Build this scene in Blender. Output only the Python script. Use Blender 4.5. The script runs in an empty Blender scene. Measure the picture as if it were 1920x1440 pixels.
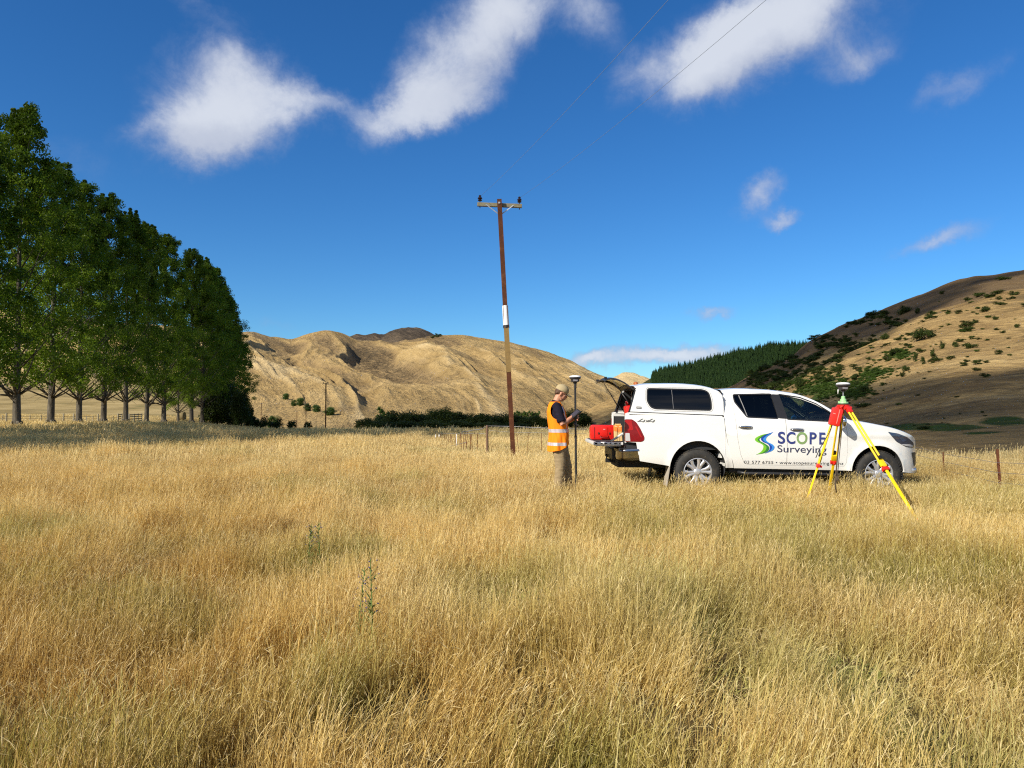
import bpy, bmesh, math, random
import numpy as np
from mathutils import Vector, Matrix, Euler
R = math.radians
rng = np.random.default_rng(7)
random.seed(7)
sc = bpy.context.scene
C = sc.collection

# ---------------------------------------------------------------- camera, sun, sky, exposure
EYE = 1.46
FPX = 1390.0            # focal length in photograph pixels (1920 wide)
HOR = 765.0             # row of the horizon in the photograph
cam_d = bpy.data.cameras.new('camera')
cam_d.sensor_width = 36.0
cam_d.lens = 36.0 * FPX / 1920.0
cam_d.clip_start = 0.05
cam_d.clip_end = 20000
cam = bpy.data.objects.new('camera', cam_d)
C.objects.link(cam)
PITCH = math.atan((HOR - 720) / FPX)
cam.location = (0, 0, EYE)
cam.rotation_euler = (math.pi / 2 + PITCH, 0, 0)
sc.camera = cam

SUN_EL = 34.0
SD = Vector((0.75, 0.66, 0)).normalized()          # horizontal direction the light travels
e = R(SUN_EL)
SUNV = Vector((SD.x * math.cos(e), SD.y * math.cos(e), -math.sin(e)))   # travel direction
sun_d = bpy.data.lights.new('sun', 'SUN')
sun_d.energy = 5.0
sun_d.angle = R(0.5)
sun_d.color = (1.0, 0.93, 0.80)
sun = bpy.data.objects.new('sun', sun_d)
sun.rotation_euler = SUNV.to_track_quat('-Z', 'Y').to_euler()
sun.location = (-20, -15, 30)
C.objects.link(sun)

sc.view_settings.view_transform = 'Standard'
sc.view_settings.look = 'None'
sc.view_settings.gamma = 1
sc.view_settings.exposure = 0.55
sc.view_settings.use_curve_mapping = False
sc.cycles.max_bounces = 7
sc.cycles.diffuse_bounces = 3
sc.cycles.glossy_bounces = 3
sc.cycles.transmission_bounces = 4
sc.cycles.transparent_max_bounces = 40
sc.cycles.caustics_reflective = False
sc.cycles.caustics_refractive = False
sc.cycles.use_denoising = False
sc.cycles.filter_width = 1.15
sc.cycles.sample_clamp_indirect = 4

world = bpy.data.worlds.new('World')
sc.world = world
world.use_nodes = True
W = world.node_tree
W.nodes.clear()


def lin(r, g, b):
    f = lambda c: (c / 255 / 12.92) if c / 255 <= 0.04045 else ((c / 255 + 0.055) / 1.055) ** 2.4
    return (f(r), f(g), f(b), 1.0)


class NT:
    """small helper to write node trees as expressions"""
    def __init__(self, tree): self.t = tree
    def n(self, kind, **kw):
        nd = self.t.nodes.new(kind)
        for k, v in kw.items(): setattr(nd, k, v)
        return nd
    def put(self, sock, v):
        if v is None: return
        if isinstance(v, bpy.types.NodeSocket): self.t.links.new(v, sock)
        else:
            if sock.type == 'RGBA' and not hasattr(v, '__len__'): v = (v, v, v, 1)
            sock.default_value = v
    def m(self, op, a, b=None, c=None, clamp=False):
        nd = self.n('ShaderNodeMath', operation=op, use_clamp=clamp)
        self.put(nd.inputs[0], a); self.put(nd.inputs[1], b); self.put(nd.inputs[2], c)
        return nd.outputs[0]
    def v(self, op, a, b=None, out=0):
        nd = self.n('ShaderNodeVectorMath', operation=op)
        self.put(nd.inputs[0], a)
        if b is not None:
            if op == 'SCALE': self.put(nd.inputs[3], b)
            else: self.put(nd.inputs[1], b)
        return nd.outputs[out]
    def mix(self, f, a, b, blend='MIX'):
        nd = self.n('ShaderNodeMix', data_type='RGBA', blend_type=blend)
        self.put(nd.inputs[0], f); self.put(nd.inputs[6], a); self.put(nd.inputs[7], b)
        return nd.outputs[2]
    def noise(self, vec, scale, detail=4, rough=0.55, dist=0.0, out=0):
        nd = self.n('ShaderNodeTexNoise')
        self.put(nd.inputs['Vector'], vec); nd.inputs['Scale'].default_value = scale
        nd.inputs['Detail'].default_value = detail; nd.inputs['Roughness'].default_value = rough
        nd.inputs['Distortion'].default_value = dist
        return nd.outputs[out]
    def ramp(self, f, stops, interp='LINEAR'):
        nd = self.n('ShaderNodeValToRGB')
        cr = nd.color_ramp; cr.interpolation = interp
        while len(cr.elements) < len(stops): cr.elements.new(0.5)
        for el, (p, c) in zip(cr.elements, stops):
            el.position = p
            el.color = c if hasattr(c, '__len__') else (c, c, c, 1)
        self.put(nd.inputs[0], f)
        return nd.outputs[0]
    def sstep(self, x, lo, hi):
        nd = self.n('ShaderNodeMapRange', interpolation_type='SMOOTHSTEP')
        self.put(nd.inputs[0], x); self.put(nd.inputs[1], lo); self.put(nd.inputs[2], hi)
        return nd.outputs[0]
    def xyz(self, vec):
        nd = self.n('ShaderNodeSeparateXYZ'); self.put(nd.inputs[0], vec); return nd.outputs
    def comb(self, x, y, z):
        nd = self.n('ShaderNodeCombineXYZ')
        self.put(nd.inputs[0], x); self.put(nd.inputs[1], y); self.put(nd.inputs[2], z)
        return nd.outputs[0]


def px_angles(px, py):
    d = Vector(((px - 960), FPX, (720 - py)))
    d = Matrix.Rotation(PITCH, 3, 'X') @ d
    d.normalize()
    return math.atan2(d.x, d.y), math.asin(d.z)


def build_sky():
    g = NT(W)
    sky = g.n('ShaderNodeTexSky', sky_type='NISHITA')
    sky.sun_disc = False
    sky.sun_elevation = e
    sky.sun_rotation = math.atan2(-SD.x, -SD.y)
    sky.air_density = 1.0; sky.dust_density = 0.0; sky.ozone_density = 4.0
    sky.altitude = 300
    hsv = g.n('ShaderNodeHueSaturation')
    hsv.inputs['Saturation'].default_value = 1.20
    g.put(hsv.inputs['Color'], sky.outputs[0])
    tc = g.n('ShaderNodeTexCoord').outputs['Generated']
    # the sky is deepest away from the sun and paler round it
    near_sun = g.sstep(g.v('DOT_PRODUCT', tc, tuple(-SUNV), out=1), .10, .90)
    skyc = g.mix(near_sun, g.mix(1.0, hsv.outputs[0], (0.60, .95, 1.20, 1), 'MULTIPLY'), g.mix(1.0, sky.outputs[0], (1.15, 1.0, .86, 1), 'MULTIPLY'))
    dx, dy, dz = g.xyz(tc)
    az = g.m('ARCTAN2', dx, dy)
    el = g.m('ARCSINE', dz)
    # wispy displacement of the cloud coordinates
    wv = g.noise(tc, 6.0, 9, 0.66, out=1)
    wx, wy, wz = g.xyz(wv)
    # clouds: (px, py, half width, half height, tilt deg, strength)
    clouds = [(415, 220, 128, 78, 8, 1.1), (510, 190, 75, 48, 0, .65), (380, 262, 75, 50, 15, .75), (640, 198, 80, 26, -5, .72),
              (735, 235, 85, 34, 20, .78), (835, 190, 90, 38, 15, .85), (800, 125, 60, 55, 40, .45),
              (880, 85, 115, 62, 35, .80), (970, 25, 105, 58, 30, .75), (1085, 35, 50, 50, 0, .35), (850, 10, 70, 40, 20, .35),
              (1390, 95, 150, 80, 18, 1.05), (1475, 25, 120, 55, 15, .85), (1300, 148, 78, 48, 10, .75), (1345, 40, 80, 40, 20, .45),
              (1600, 115, 60, 28, 20, .62), (1180, 135, 60, 35, 30, .50),
              (1800, 158, 85, 28, 12, .70), (1420, 375, 56, 26, 28, .88), (1462, 412, 38, 15, 8, .78),
              (1755, 452, 85, 19, 18, .85), (1322, 592, 38, 14, 14, .85), (1190, 683, 150, 24, 3, .95), (1290, 672, 90, 18, 5, .7),
              (1095, 690, 45, 16, 0, .7), (520, 608, 70, 18, -10, .40), (880, 610, 60, 15, 5, .35), (430, 110, 110, 45, 10, .66), (380, 14, 90, 30, 0, .55), (262, 240, 45, 18, 25, .35), (1130, 30, 50, 60, 10, .5),
              (130, 300, 130, 40, -20, .22), (1620, 590, 50, 12, 15, .35),
              # beyond the frame the sky goes on the same way
              (-500, 300, 260, 110, 10, .9), (-1500, 420, 300, 90, 5, .8), (2500, 250, 240, 110, 15, .9), (3600, 350, 300, 110, 5, .8),
              (-2600, 250, 420, 150, 5, 1.0), (4700, 200, 420, 150, 5, 1.0), (-600, -700, 500, 260, 10, 1.0), (2300, -800, 520, 260, 10, 1.0)]
    dens = None
    shade = None
    for (px, py, hw_, hh, tilt, st) in clouds:
        if -600 < px < 2600:
            a0, e0 = px_angles(px, py)
            k = 1.0 / FPX
        else:
            a0, e0 = (px - 960) / 1390.0, (HOR - py) / 1390.0; k = 1.0 / FPX
        ux = g.m('ADD', g.m('SUBTRACT', az, a0), g.m('MULTIPLY', g.m('SUBTRACT', wx, .5), .10))
        uy = g.m('ADD', g.m('SUBTRACT', el, e0), g.m('MULTIPLY', g.m('SUBTRACT', wy, .5), .10))
        c, s = math.cos(R(tilt)), math.sin(R(tilt))
        x2 = g.m('MULTIPLY', g.m('ADD', g.m('MULTIPLY', ux, c), g.m('MULTIPLY', uy, s)), 1 / (hw_ * k))
        y2 = g.m('MULTIPLY', g.m('SUBTRACT', g.m('MULTIPLY', uy, c), g.m('MULTIPLY', ux, s)), 1 / (hh * k))
        r2 = g.m('ADD', g.m('MULTIPLY', x2, x2), g.m('MULTIPLY', y2, y2))
        b = g.m('MULTIPLY', g.m('EXPONENT', g.m('MULTIPLY', r2, -0.9)), st)
        dens = b if dens is None else g.m('ADD', dens, b)
        if st >= .8 and hh > 60:
            q = g.m('MULTIPLY', b, y2)
            shade = q if shade is None else g.m('ADD', shade, q)
    f1 = g.noise(tc, 13.0, 14, 0.68, 0.30)
    f2 = g.noise(tc, 3.4, 6, 0.6, 0.4)
    nz = g.m('ADD', g.m('MULTIPLY', g.m('SUBTRACT', f1, .5), 2.3), g.m('MULTIPLY', g.m('SUBTRACT', f2, .5), 1.3))
    dens = g.m('MULTIPLY', dens, .90)
    # cloud layer added behind the camera for neutral fill light in the shade
    back = g.m('MULTIPLY', g.sstep(dy, .05, -.35), g.sstep(dz, .02, .15))
    bk = g.m('MULTIPLY', g.sstep(g.noise(tc, 2.2, 4, .5), .42, .62), g.m('MULTIPLY', back, 1.1))
    dens = g.m('MAXIMUM', dens, bk)
    cov = g.m('ADD', dens, g.m('MULTIPLY', nz, g.m('MINIMUM', g.m('ADD', g.m('MULTIPLY', dens, .95), .02), .50)))
    cov = g.sstep(cov, 0.24, 1.22)
    cov = g.m('MULTIPLY', cov, 0.90)
    # cloud brightness: bright cores, thinner edges greyer and bluer, undersides greyer
    core = g.sstep(g.m('ADD', dens, g.m('MULTIPLY', nz, .40)), .40, 1.45)
    ccol = g.mix(core, (0.33, 0.40, 0.60, 1), (0.74, 0.78, 0.86, 1))
    under = g.sstep(shade, 0.05, -0.55)
    ccol = g.mix(g.m('MULTIPLY', under, .45), ccol, (0.36, 0.41, 0.56, 1))
    bg = g.n('ShaderNodeBackground')
    SKS = 0.073
    g.put(bg.inputs[0], g.mix(cov, skyc, g.mix(1.0, ccol, (1 / SKS * .68,) * 3 + (1,), 'MULTIPLY')))
    bg.inputs[1].default_value = SKS
    out = g.n('ShaderNodeOutputWorld')
    W.links.new(bg.outputs[0], out.inputs[0])
build_sky()

# ---------------------------------------------------------------- helpers
def tag(o, label=None, cat=None, group=None, kind=None):
    if label: o['label'] = label
    if cat: o['category'] = cat
    if group: o['group'] = group
    if kind: o['kind'] = kind
    return o


def empty(name, loc=(0, 0, 0), rot=(0, 0, 0), parent=None):
    o = bpy.data.objects.new(name, None)
    o.empty_display_size = 0.2
    o.location = loc; o.rotation_euler = rot
    if parent: o.parent = parent
    C.objects.link(o)
    return o


def mesh_np(name, verts, faces, mat=None, parent=None, smooth=False, link=True):
    """verts Nx3, faces MxK (one face size)"""
    me = bpy.data.meshes.new(name)
    verts = np.asarray(verts, dtype=np.float32); faces = np.asarray(faces, dtype=np.int32)
    k = faces.shape[1]
    me.vertices.add(len(verts)); me.vertices.foreach_set('co', verts.ravel())
    me.loops.add(faces.size); me.loops.foreach_set('vertex_index', faces.ravel())
    me.polygons.add(len(faces))
    me.polygons.foreach_set('loop_start', np.arange(0, faces.size, k, dtype=np.int32))
    me.polygons.foreach_set('loop_total', np.full(len(faces), k, dtype=np.int32))
    if smooth: me.polygons.foreach_set('use_smooth', np.ones(len(faces), dtype=bool))
    me.update(calc_edges=True)
    if mat: me.materials.append(mat)
    if not link: return me
    o = bpy.data.objects.new(name, me)
    if parent: o.parent = parent
    C.objects.link(o)
    return o


def bm_obj(name, bm, mat=None, parent=None, smooth=False, angle=None, recalc=True):
    if recalc: bmesh.ops.recalc_face_normals(bm, faces=bm.faces)
    if smooth or angle:
        for f in bm.faces: f.smooth = True
    if angle:
        for ed in bm.edges:
            if len(ed.link_faces) == 2 and ed.calc_face_angle(0) > R(angle): ed.smooth = False
    me = bpy.data.meshes.new(name)
    bm.to_mesh(me); bm.free()
    if mat: me.materials.append(mat)
    o = bpy.data.objects.new(name, me)
    if parent: o.parent = parent
    C.objects.link(o)
    return o


def box(bm, c, s, rot=None, bev=0.0):
    mt = Matrix.Translation(c) @ ((rot.to_4x4() if rot is not None else Matrix.Identity(4)) @ Matrix.Diagonal((s[0], s[1], s[2], 1)))
    r = bmesh.ops.create_cube(bm, size=1.0, matrix=mt)
    if bev > 0:
        es = list({ed for v in r['verts'] for ed in v.link_edges})
        bmesh.ops.bevel(bm, geom=es, offset=bev, segments=2, affect='EDGES', profile=.6)


def frames(pts):
    T = []
    n = len(pts)
    for i in range(n):
        a = pts[max(i - 1, 0)]; b = pts[min(i + 1, n - 1)]
        T.append((b - a).normalized())
    up = Vector((0, 0, 1)) if abs(T[0].z) < .9 else Vector((0, 1, 0))
    N = [(up - T[0] * up.dot(T[0])).normalized()]
    for i in range(1, n):
        v = N[-1] - T[i] * N[-1].dot(T[i])
        N.append(v.normalized())
    return T, N


def tube(bm, pts, rad, seg=8, caps=True, ref=None, round_ends=False):
    """tube through pts, rad a number or a list of r or (r along ref, r across)"""
    pts = [Vector(p) for p in pts]
    if not hasattr(rad, '__len__'): rad = [rad] * len(pts)
    rad = [(r, r) if not hasattr(r, '__len__') else r for r in rad]
    if round_ends:
        t0 = (pts[0] - pts[1]).normalized(); t1 = (pts[-1] - pts[-2]).normalized()
        r0, r1 = rad[0], rad[-1]; m0, m1 = min(r0), min(r1)
        pre = [(pts[0] + t0 * m0 * s_, tuple(q * c_ for q in r0)) for s_, c_ in ((.97, .25), (.8, .6), (.45, .89))]
        post = [(pts[-1] + t1 * m1 * s_, tuple(q * c_ for q in r1)) for s_, c_ in ((.45, .89), (.8, .6), (.97, .25))]
        pts = [p for p, _ in pre] + pts + [p for p, _ in post]
        rad = [q for _, q in pre] + rad + [q for _, q in post]
    T, N = frames(pts)
    rings = []
    for p, t, n, (ra, rb) in zip(pts, T, N, rad):
        if ref is not None:
            n = Vector(ref) - t * Vector(ref).dot(t)
            n.normalize()
        b = t.cross(n)
        rings.append([bm.verts.new(p + n * ra * math.cos(2 * math.pi * i / seg) + b * rb * math.sin(2 * math.pi * i / seg)) for i in range(seg)])
    for r0, r1 in zip(rings, rings[1:]):
        for i in range(seg):
            bm.faces.new((r0[i], r0[(i + 1) % seg], r1[(i + 1) % seg], r1[i]))
    if caps:
        bm.faces.new(rings[0][::-1]); bm.faces.new(rings[-1])
    return rings


def lathe(bm, prof, seg=24, axis='Z', center=(0, 0, 0)):
    """prof list of (r, h)"""
    c = Vector(center)
    rings = []
    for r, h in prof:
        ring = []
        for i in range(seg):
            a = 2 * math.pi * i / seg
            if axis == 'Z': p = Vector((r * math.cos(a), r * math.sin(a), h))
            elif axis == 'Y': p = Vector((r * math.cos(a), h, r * math.sin(a)))
            else: p = Vector((h, r * math.cos(a), r * math.sin(a)))
            ring.append(bm.verts.new(c + p))
        rings.append(ring)
    for r0, r1 in zip(rings, rings[1:]):
        for i in range(seg):
            bm.faces.new((r0[i], r0[(i + 1) % seg], r1[(i + 1) % seg], r1[i]))
    bm.faces.new(rings[0]); bm.faces.new(rings[-1])
    return rings


def copy_tree(o, parent=None):
    c = o.copy(); C.objects.link(c)
    if parent is not None: c.parent = parent
    for ch in list(o.children): copy_tree(ch, c)
    return c


# numpy noise
def _h(ix, iy, s):
    n = (ix * 374761393 + iy * 668265263 + s * 974711) & 0x7fffffff
    n = ((n ^ (n >> 13)) * 1274126177) & 0x7fffffff
    return ((n ^ (n >> 16)) & 0xffff) / 65535.0


def vn(x, y, s=0):
    x = np.asarray(x, float); y = np.asarray(y, float)
    ix = np.floor(x).astype(np.int64); iy = np.floor(y).astype(np.int64)
    fx = x - ix; fy = y - iy
    fx = fx * fx * fx * (fx * (fx * 6 - 15) + 10); fy = fy * fy * fy * (fy * (fy * 6 - 15) + 10)
    a = _h(ix, iy, s); b = _h(ix + 1, iy, s); c = _h(ix, iy + 1, s); d = _h(ix + 1, iy + 1, s)
    return (a * (1 - fx) + b * fx) * (1 - fy) + (c * (1 - fx) + d * fx) * fy


def fbm(x, y, o=4, s=0, g=.5):
    v = 0; a = 1; t = 0
    for i in range(o):
        v = v + a * vn(x * 2 ** i, y * 2 ** i, s + i * 17); t += a; a *= g
    return v / t


def ridged(x, y, o=4, s=0, g=.5):
    v = 0; a = 1; t = 0
    for i in range(o):
        v = v + a * (1 - np.abs(2 * vn(x * 2 ** i, y * 2 ** i, s + i * 17) - 1)); t += a; a *= g
    return v / t


def sst(x, a, b):
    t = np.clip((x - a) / (b - a), 0, 1)
    return t * t * (3 - 2 * t)


# ---------------------------------------------------------------- materials
MATS = {}


def mat_nodes(name):
    m = bpy.data.materials.new(name)
    m.use_nodes = True
    m.node_tree.nodes.clear()
    return m, NT(m.node_tree)


def finish(g, sh, disp=None):
    out = g.n('ShaderNodeOutputMaterial')
    g.t.links.new(sh, out.inputs[0])


def pbsdf(g, col, rough=.5, metal=0, spec=.5, coat=0, bump=None, bstr=.3, bdist=.01, trans=None):
    b = g.n('ShaderNodeBsdfPrincipled')
    g.put(b.inputs['Base Color'], col); g.put(b.inputs['Roughness'], rough)
    g.put(b.inputs['Metallic'], metal); g.put(b.inputs['Specular IOR Level'], spec)
    if coat: b.inputs['Coat Weight'].default_value = coat; b.inputs['Coat Roughness'].default_value = .05
    if bump is not None:
        bn = g.n('ShaderNodeBump'); bn.inputs['Strength'].default_value = bstr; bn.inputs['Distance'].default_value = bdist
        g.put(bn.inputs['Height'], bump)
        g.t.links.new(bn.outputs[0], b.inputs['Normal'])
    return b.outputs[0]


def simple(name, c, rough=.5, metal=0, spec=.5, coat=0, var=.12, scale=8, dirt=None, bump=0):
    if name in MATS: return MATS[name]
    m, g = mat_nodes(name)
    tc = g.n('ShaderNodeTexCoord').outputs['Object']
    n = g.noise(tc, scale, 5, .6)
    c = tuple(c[:3])
    lo = tuple(x * (1 - var) for x in c) + (1,); hi = tuple(min(1, x * (1 + var)) for x in c) + (1,)
    col = g.mix(n, lo, hi)
    if dirt:
        n2 = g.noise(tc, scale * .6, 8, .7)
        col = g.mix(g.sstep(n2, .5, .75), col, dirt)
    rr = g.m('ADD', rough, g.m('MULTIPLY', g.m('SUBTRACT', n, .5), .12))
    finish(g, pbsdf(g, col, rr, metal, spec, coat, bump=(g.noise(tc, scale * 6, 4) if bump else None), bstr=bump, bdist=.004))
    MATS[name] = m
    return m
# ---------------------------------------------------------------- land
def ground_h(x, y):
    x = np.asarray(x, float); y = np.asarray(y, float)
    yy = np.maximum(y, 1.0)
    a = x / yy
    w = sst(a, -.46, -.30)
    fall = -.031 * np.clip(y - 42, 0, 210) - 4.5 * sst(y, 252, 700) - .9 * sst(y, 18.5, 25) * sst(x / yy, .46, .53)
    left = -0.85 * sst(y, 60, 115) + 0.7 * sst(y, 115, 150) + 6.0 * sst(y, 150, 260) + 14 * sst(y, 240, 480)
    left = np.where(x < 0, left * sst(-a, .2, .36) + fall * (1 - sst(-a, .2, .36)), fall)
    z = fall * w + left * (1 - w)
    far = sst(np.hypot(x, y), 20, 80)
    z = z + (fbm(x * .02, y * .02, 3, 5) - .5) * 1.2 * far * sst(y, 40, 200)
    z = z + (fbm(x * .25, y * .25, 3, 9) - .5) * .10
    z = np.where(y < 0, (fbm(x * .25, y * .25, 3, 9) - .5) * .10, z)
    return z


def gh(x, y): return float(ground_h(np.array([x]), np.array([y]))[0])


def field_material(name, near=True):
    m, g = mat_nodes(name)
    pos = g.n('ShaderNodeNewGeometry').outputs['Position']
    x, y, z = g.xyz(pos)
    n1 = g.noise(pos, .05, 6, .6)
    n2 = g.noise(g.comb(g.m('MULTIPLY', x, .5), g.m('MULTIPLY', y, 1.6), z), .22, 7, .65)
    n3 = g.noise(pos, 2.3, 6, .7)
    col = g.ramp(g.m('ADD', g.m('MULTIPLY', n1, .5), g.m('MULTIPLY', n2, .5)),
                 [(.30, (.105, .085, .030, 1)), (.42, (.21, .155, .062, 1)), (.52, (.33, .245, .105, 1)), (.68, (.44, .34, .17, 1))])
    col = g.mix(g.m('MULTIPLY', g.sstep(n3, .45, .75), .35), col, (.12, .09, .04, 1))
    g1 = g.sstep(g.noise(pos, .09, 4, .6), .58, .70)
    col = g.mix(g.m('MULTIPLY', g1, .5), col, (.07, .085, .022, 1))
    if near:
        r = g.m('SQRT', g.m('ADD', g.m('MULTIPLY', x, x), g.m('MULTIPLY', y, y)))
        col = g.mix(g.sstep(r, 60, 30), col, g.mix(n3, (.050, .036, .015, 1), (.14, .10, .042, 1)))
    finish(g, pbsdf(g, col, .95, spec=.1, bump=g.m('ADD', n2, g.m('MULTIPLY', n3, .3)), bstr=.7, bdist=.25))
    return m


def build_ground():
    # one sheet out to the horizon, vertices denser near the camera
    rr = np.concatenate([[0.0], np.geomspace(1.2, 9000, 230)])
    nt = 360
    th = np.linspace(0, 2 * np.pi, nt, endpoint=False)
    rg, tg = np.meshgrid(rr[1:], th, indexing='ij')
    X = (rg * np.sin(tg)).ravel(); Y = (rg * np.cos(tg)).ravel()
    V = np.stack([np.concatenate([[0], X]), np.concatenate([[0], Y]), np.zeros(len(X) + 1)], 1)
    V[:, 2] = ground_h(V[:, 0], V[:, 1])
    nr = len(rr) - 1
    i = np.arange(nr - 1)[:, None] * nt; j = np.arange(nt)[None, :]; jn = (j + 1) % nt
    F = np.stack([1 + i + j, 1 + i + jn, 1 + i + nt + jn, 1 + i + nt + j], -1).reshape(-1, 4)
    cap = np.stack([np.zeros(nt, int), 1 + np.arange(nt), 1 + (np.arange(nt) + 1) % nt, 1 + (np.arange(nt) + 1) % nt], 1)
    me_f = np.concatenate([F[:, ::-1]])
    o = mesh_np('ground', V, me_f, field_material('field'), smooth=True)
    tag(o, kind='structure')
    return o
build_ground()

# hills: heightfields whose crest and foot are tables of (photo column, photo row, distance)
_tabs = {}


def tab(T, px):
    k = id(T)
    if k not in _tabs:
        A = np.array(T, float); gx = np.arange(A[0, 0], A[-1, 0] + 1, 2.0)
        def smo(v, sg):
            n = int(sg * 3); w = np.exp(-.5 * (np.arange(-n, n + 1) / sg) ** 2); w /= w.sum()
            return np.convolve(np.pad(v, n, mode='edge'), w, 'valid')
        _tabs[k] = (T, gx, smo(np.interp(gx, A[:, 0], A[:, 1]), 3.0), smo(np.interp(gx, A[:, 0], A[:, 2]), 40.0))
    _, gx, a, b = _tabs[k]
    return np.interp(px, gx, a), np.interp(px, gx, b)


def hill_surface(crest, foot, px, t, relief=None, power=1.0):
    """px photo column (azimuth), t 0 foot .. 1 crest, >1 behind the crest"""
    rc, dc = tab(crest, px); rf, df = tab(foot, px)
    tt = np.minimum(t, 1.0)
    Y = df * (dc / df) ** tt
    row = rf + (rc - rf) * tt ** power
    Z = EYE + (HOR - row) / FPX * Y
    back = np.maximum(t - 1.0, 0)
    Yb = Y * (1 + back * 1.1)
    Zb = Z - back * (Z * 1.4 + 14) * np.minimum(1, back * 3)
    X = (px - 960) / FPX * Yb
    if relief is not None:
        Zb = Zb + relief(X, Yb, px, t)
    return X, Yb, Zb


def hill_mesh(name, crest, foot, p0, p1, nx, nt, mat, relief=None, power=1.0, tback=.6):
    px = np.linspace(p0, p1, nx)
    t = np.concatenate([np.linspace(-.05, 1, nt), np.linspace(1, 1 + tback, nt // 5)[1:]])
    PX, T = np.meshgrid(px, t, indexing='ij')
    X, Y, Z = hill_surface(crest, foot, PX, T, relief, power)
    Z[:, 0] -= 25          # buried foot
    V = np.stack([X.ravel(), Y.ravel(), Z.ravel()], 1)
    ny = len(t)
    i = np.arange(nx - 1)[:, None] * ny; j = np.arange(ny - 1)[None, :]
    F = np.stack([i + j, i + ny + j, i + ny + j + 1, i + j + 1], -1).reshape(-1, 4)
    o = mesh_np(name, V, F, mat, smooth=True)
    tag(o, kind='structure')
    return o


def hill_material(name, kind):
    m, g = mat_nodes(name)
    pos = g.n('ShaderNodeNewGeometry').outputs['Position']
    x, y, z = g.xyz(pos)
    k = {'far': .0045, 'peak': .006, 'right': .02, 'forest': .02}[kind]
    base = g.noise(pos, k * 1.4, 7, .62, .6)
    # streaks that run down the slopes, leaning to the right
    sv = g.comb(g.m('ADD', x, g.m('MULTIPLY', z, 1.6)), g.m('MULTIPLY', y, .25), g.m('MULTIPLY', z, .35))
    st = g.noise(sv, k * 9, 8, .68, .4)
    fine = g.noise(pos, k * 30, 6, .72)
    mixv = g.m('ADD', g.m('ADD', g.m('MULTIPLY', base, .40), g.m('MULTIPLY', st, .38)), g.m('MULTIPLY', fine, .22))
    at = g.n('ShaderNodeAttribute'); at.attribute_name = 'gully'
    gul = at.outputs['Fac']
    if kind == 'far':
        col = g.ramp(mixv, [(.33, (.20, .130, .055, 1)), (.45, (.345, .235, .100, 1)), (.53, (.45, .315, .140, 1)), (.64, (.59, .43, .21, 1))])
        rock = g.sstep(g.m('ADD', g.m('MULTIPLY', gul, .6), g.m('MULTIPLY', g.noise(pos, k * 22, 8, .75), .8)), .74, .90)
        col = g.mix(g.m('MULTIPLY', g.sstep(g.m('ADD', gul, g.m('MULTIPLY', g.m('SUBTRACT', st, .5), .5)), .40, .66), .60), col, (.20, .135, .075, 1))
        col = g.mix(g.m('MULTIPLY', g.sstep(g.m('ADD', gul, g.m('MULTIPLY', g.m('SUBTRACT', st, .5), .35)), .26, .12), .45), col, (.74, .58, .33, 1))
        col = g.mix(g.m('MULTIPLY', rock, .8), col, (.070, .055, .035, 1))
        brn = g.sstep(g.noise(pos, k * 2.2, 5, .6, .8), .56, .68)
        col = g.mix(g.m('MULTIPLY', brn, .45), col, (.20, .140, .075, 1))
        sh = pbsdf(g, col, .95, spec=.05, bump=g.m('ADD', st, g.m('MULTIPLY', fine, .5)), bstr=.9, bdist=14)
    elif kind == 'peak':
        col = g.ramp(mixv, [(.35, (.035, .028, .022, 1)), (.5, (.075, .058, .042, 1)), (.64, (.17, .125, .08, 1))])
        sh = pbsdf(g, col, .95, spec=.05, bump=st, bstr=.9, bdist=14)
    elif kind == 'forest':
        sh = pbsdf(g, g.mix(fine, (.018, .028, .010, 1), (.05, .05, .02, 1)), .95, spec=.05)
    else:
        col = g.ramp(mixv, [(.34, (.17, .105, .045, 1)), (.45, (.31, .205, .085, 1)), (.53, (.42, .285, .120, 1)), (.66, (.54, .39, .18, 1))])
        # low scrub, bare earth and damp green hollows
        brn = g.sstep(g.noise(pos, .035, 8, .7, .5), .49, .62)
        col = g.mix(g.m('MULTIPLY', brn, .80), col, (.13, .092, .045, 1))
        at2 = g.n('ShaderNodeAttribute'); at2.attribute_name = 'green'
        gn = g.sstep(g.m('ADD', at2.outputs['Fac'], g.m('MULTIPLY', g.m('SUBTRACT', g.noise(pos, .12, 7, .7), .5), 1.1)), .45, .62)
        col = g.mix(gn, col, g.mix(fine, (.020, .040, .008, 1), (.075, .12, .025, 1)))
        at3 = g.n('ShaderNodeAttribute'); at3.attribute_name = 'brown'
        bm_ = g.sstep(g.m('ADD', at3.outputs['Fac'], g.m('MULTIPLY', g.m('SUBTRACT', g.noise(pos, .05, 6, .65), .5), .9)), .4, .62)
        col = g.mix(g.m('MULTIPLY', bm_, .8), col, g.mix(fine, (.055, .040, .026, 1), (.125, .085, .055, 1)))
        # sheep tracks along the contour
        tr = g.noise(g.comb(g.m('MULTIPLY', x, .06), g.m('MULTIPLY', y, .06), g.m('MULTIPLY', z, 1.5)), 1.0, 5, .6, .3)
        mo = g.noise(g.comb(g.m('MULTIPLY', x, .35), y, g.m('MULTIPLY', z, 2.0)), .55, 7, .72, .4)
        col = g.mix(g.m('MULTIPLY', g.sstep(mo, .46, .66), .55), col, (.115, .070, .032, 1))
        col = g.mix(g.m('MULTIPLY', g.sstep(tr, .55, .68), .35), col, (.16, .11, .05, 1))
        sh = pbsdf(g, col, .95, spec=.05, bump=g.m('ADD', g.m('MULTIPLY', tr, .6), g.m('MULTIPLY', fine, .6)), bstr=.9, bdist=2.2)
    finish(g, sh)
    return m


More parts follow.
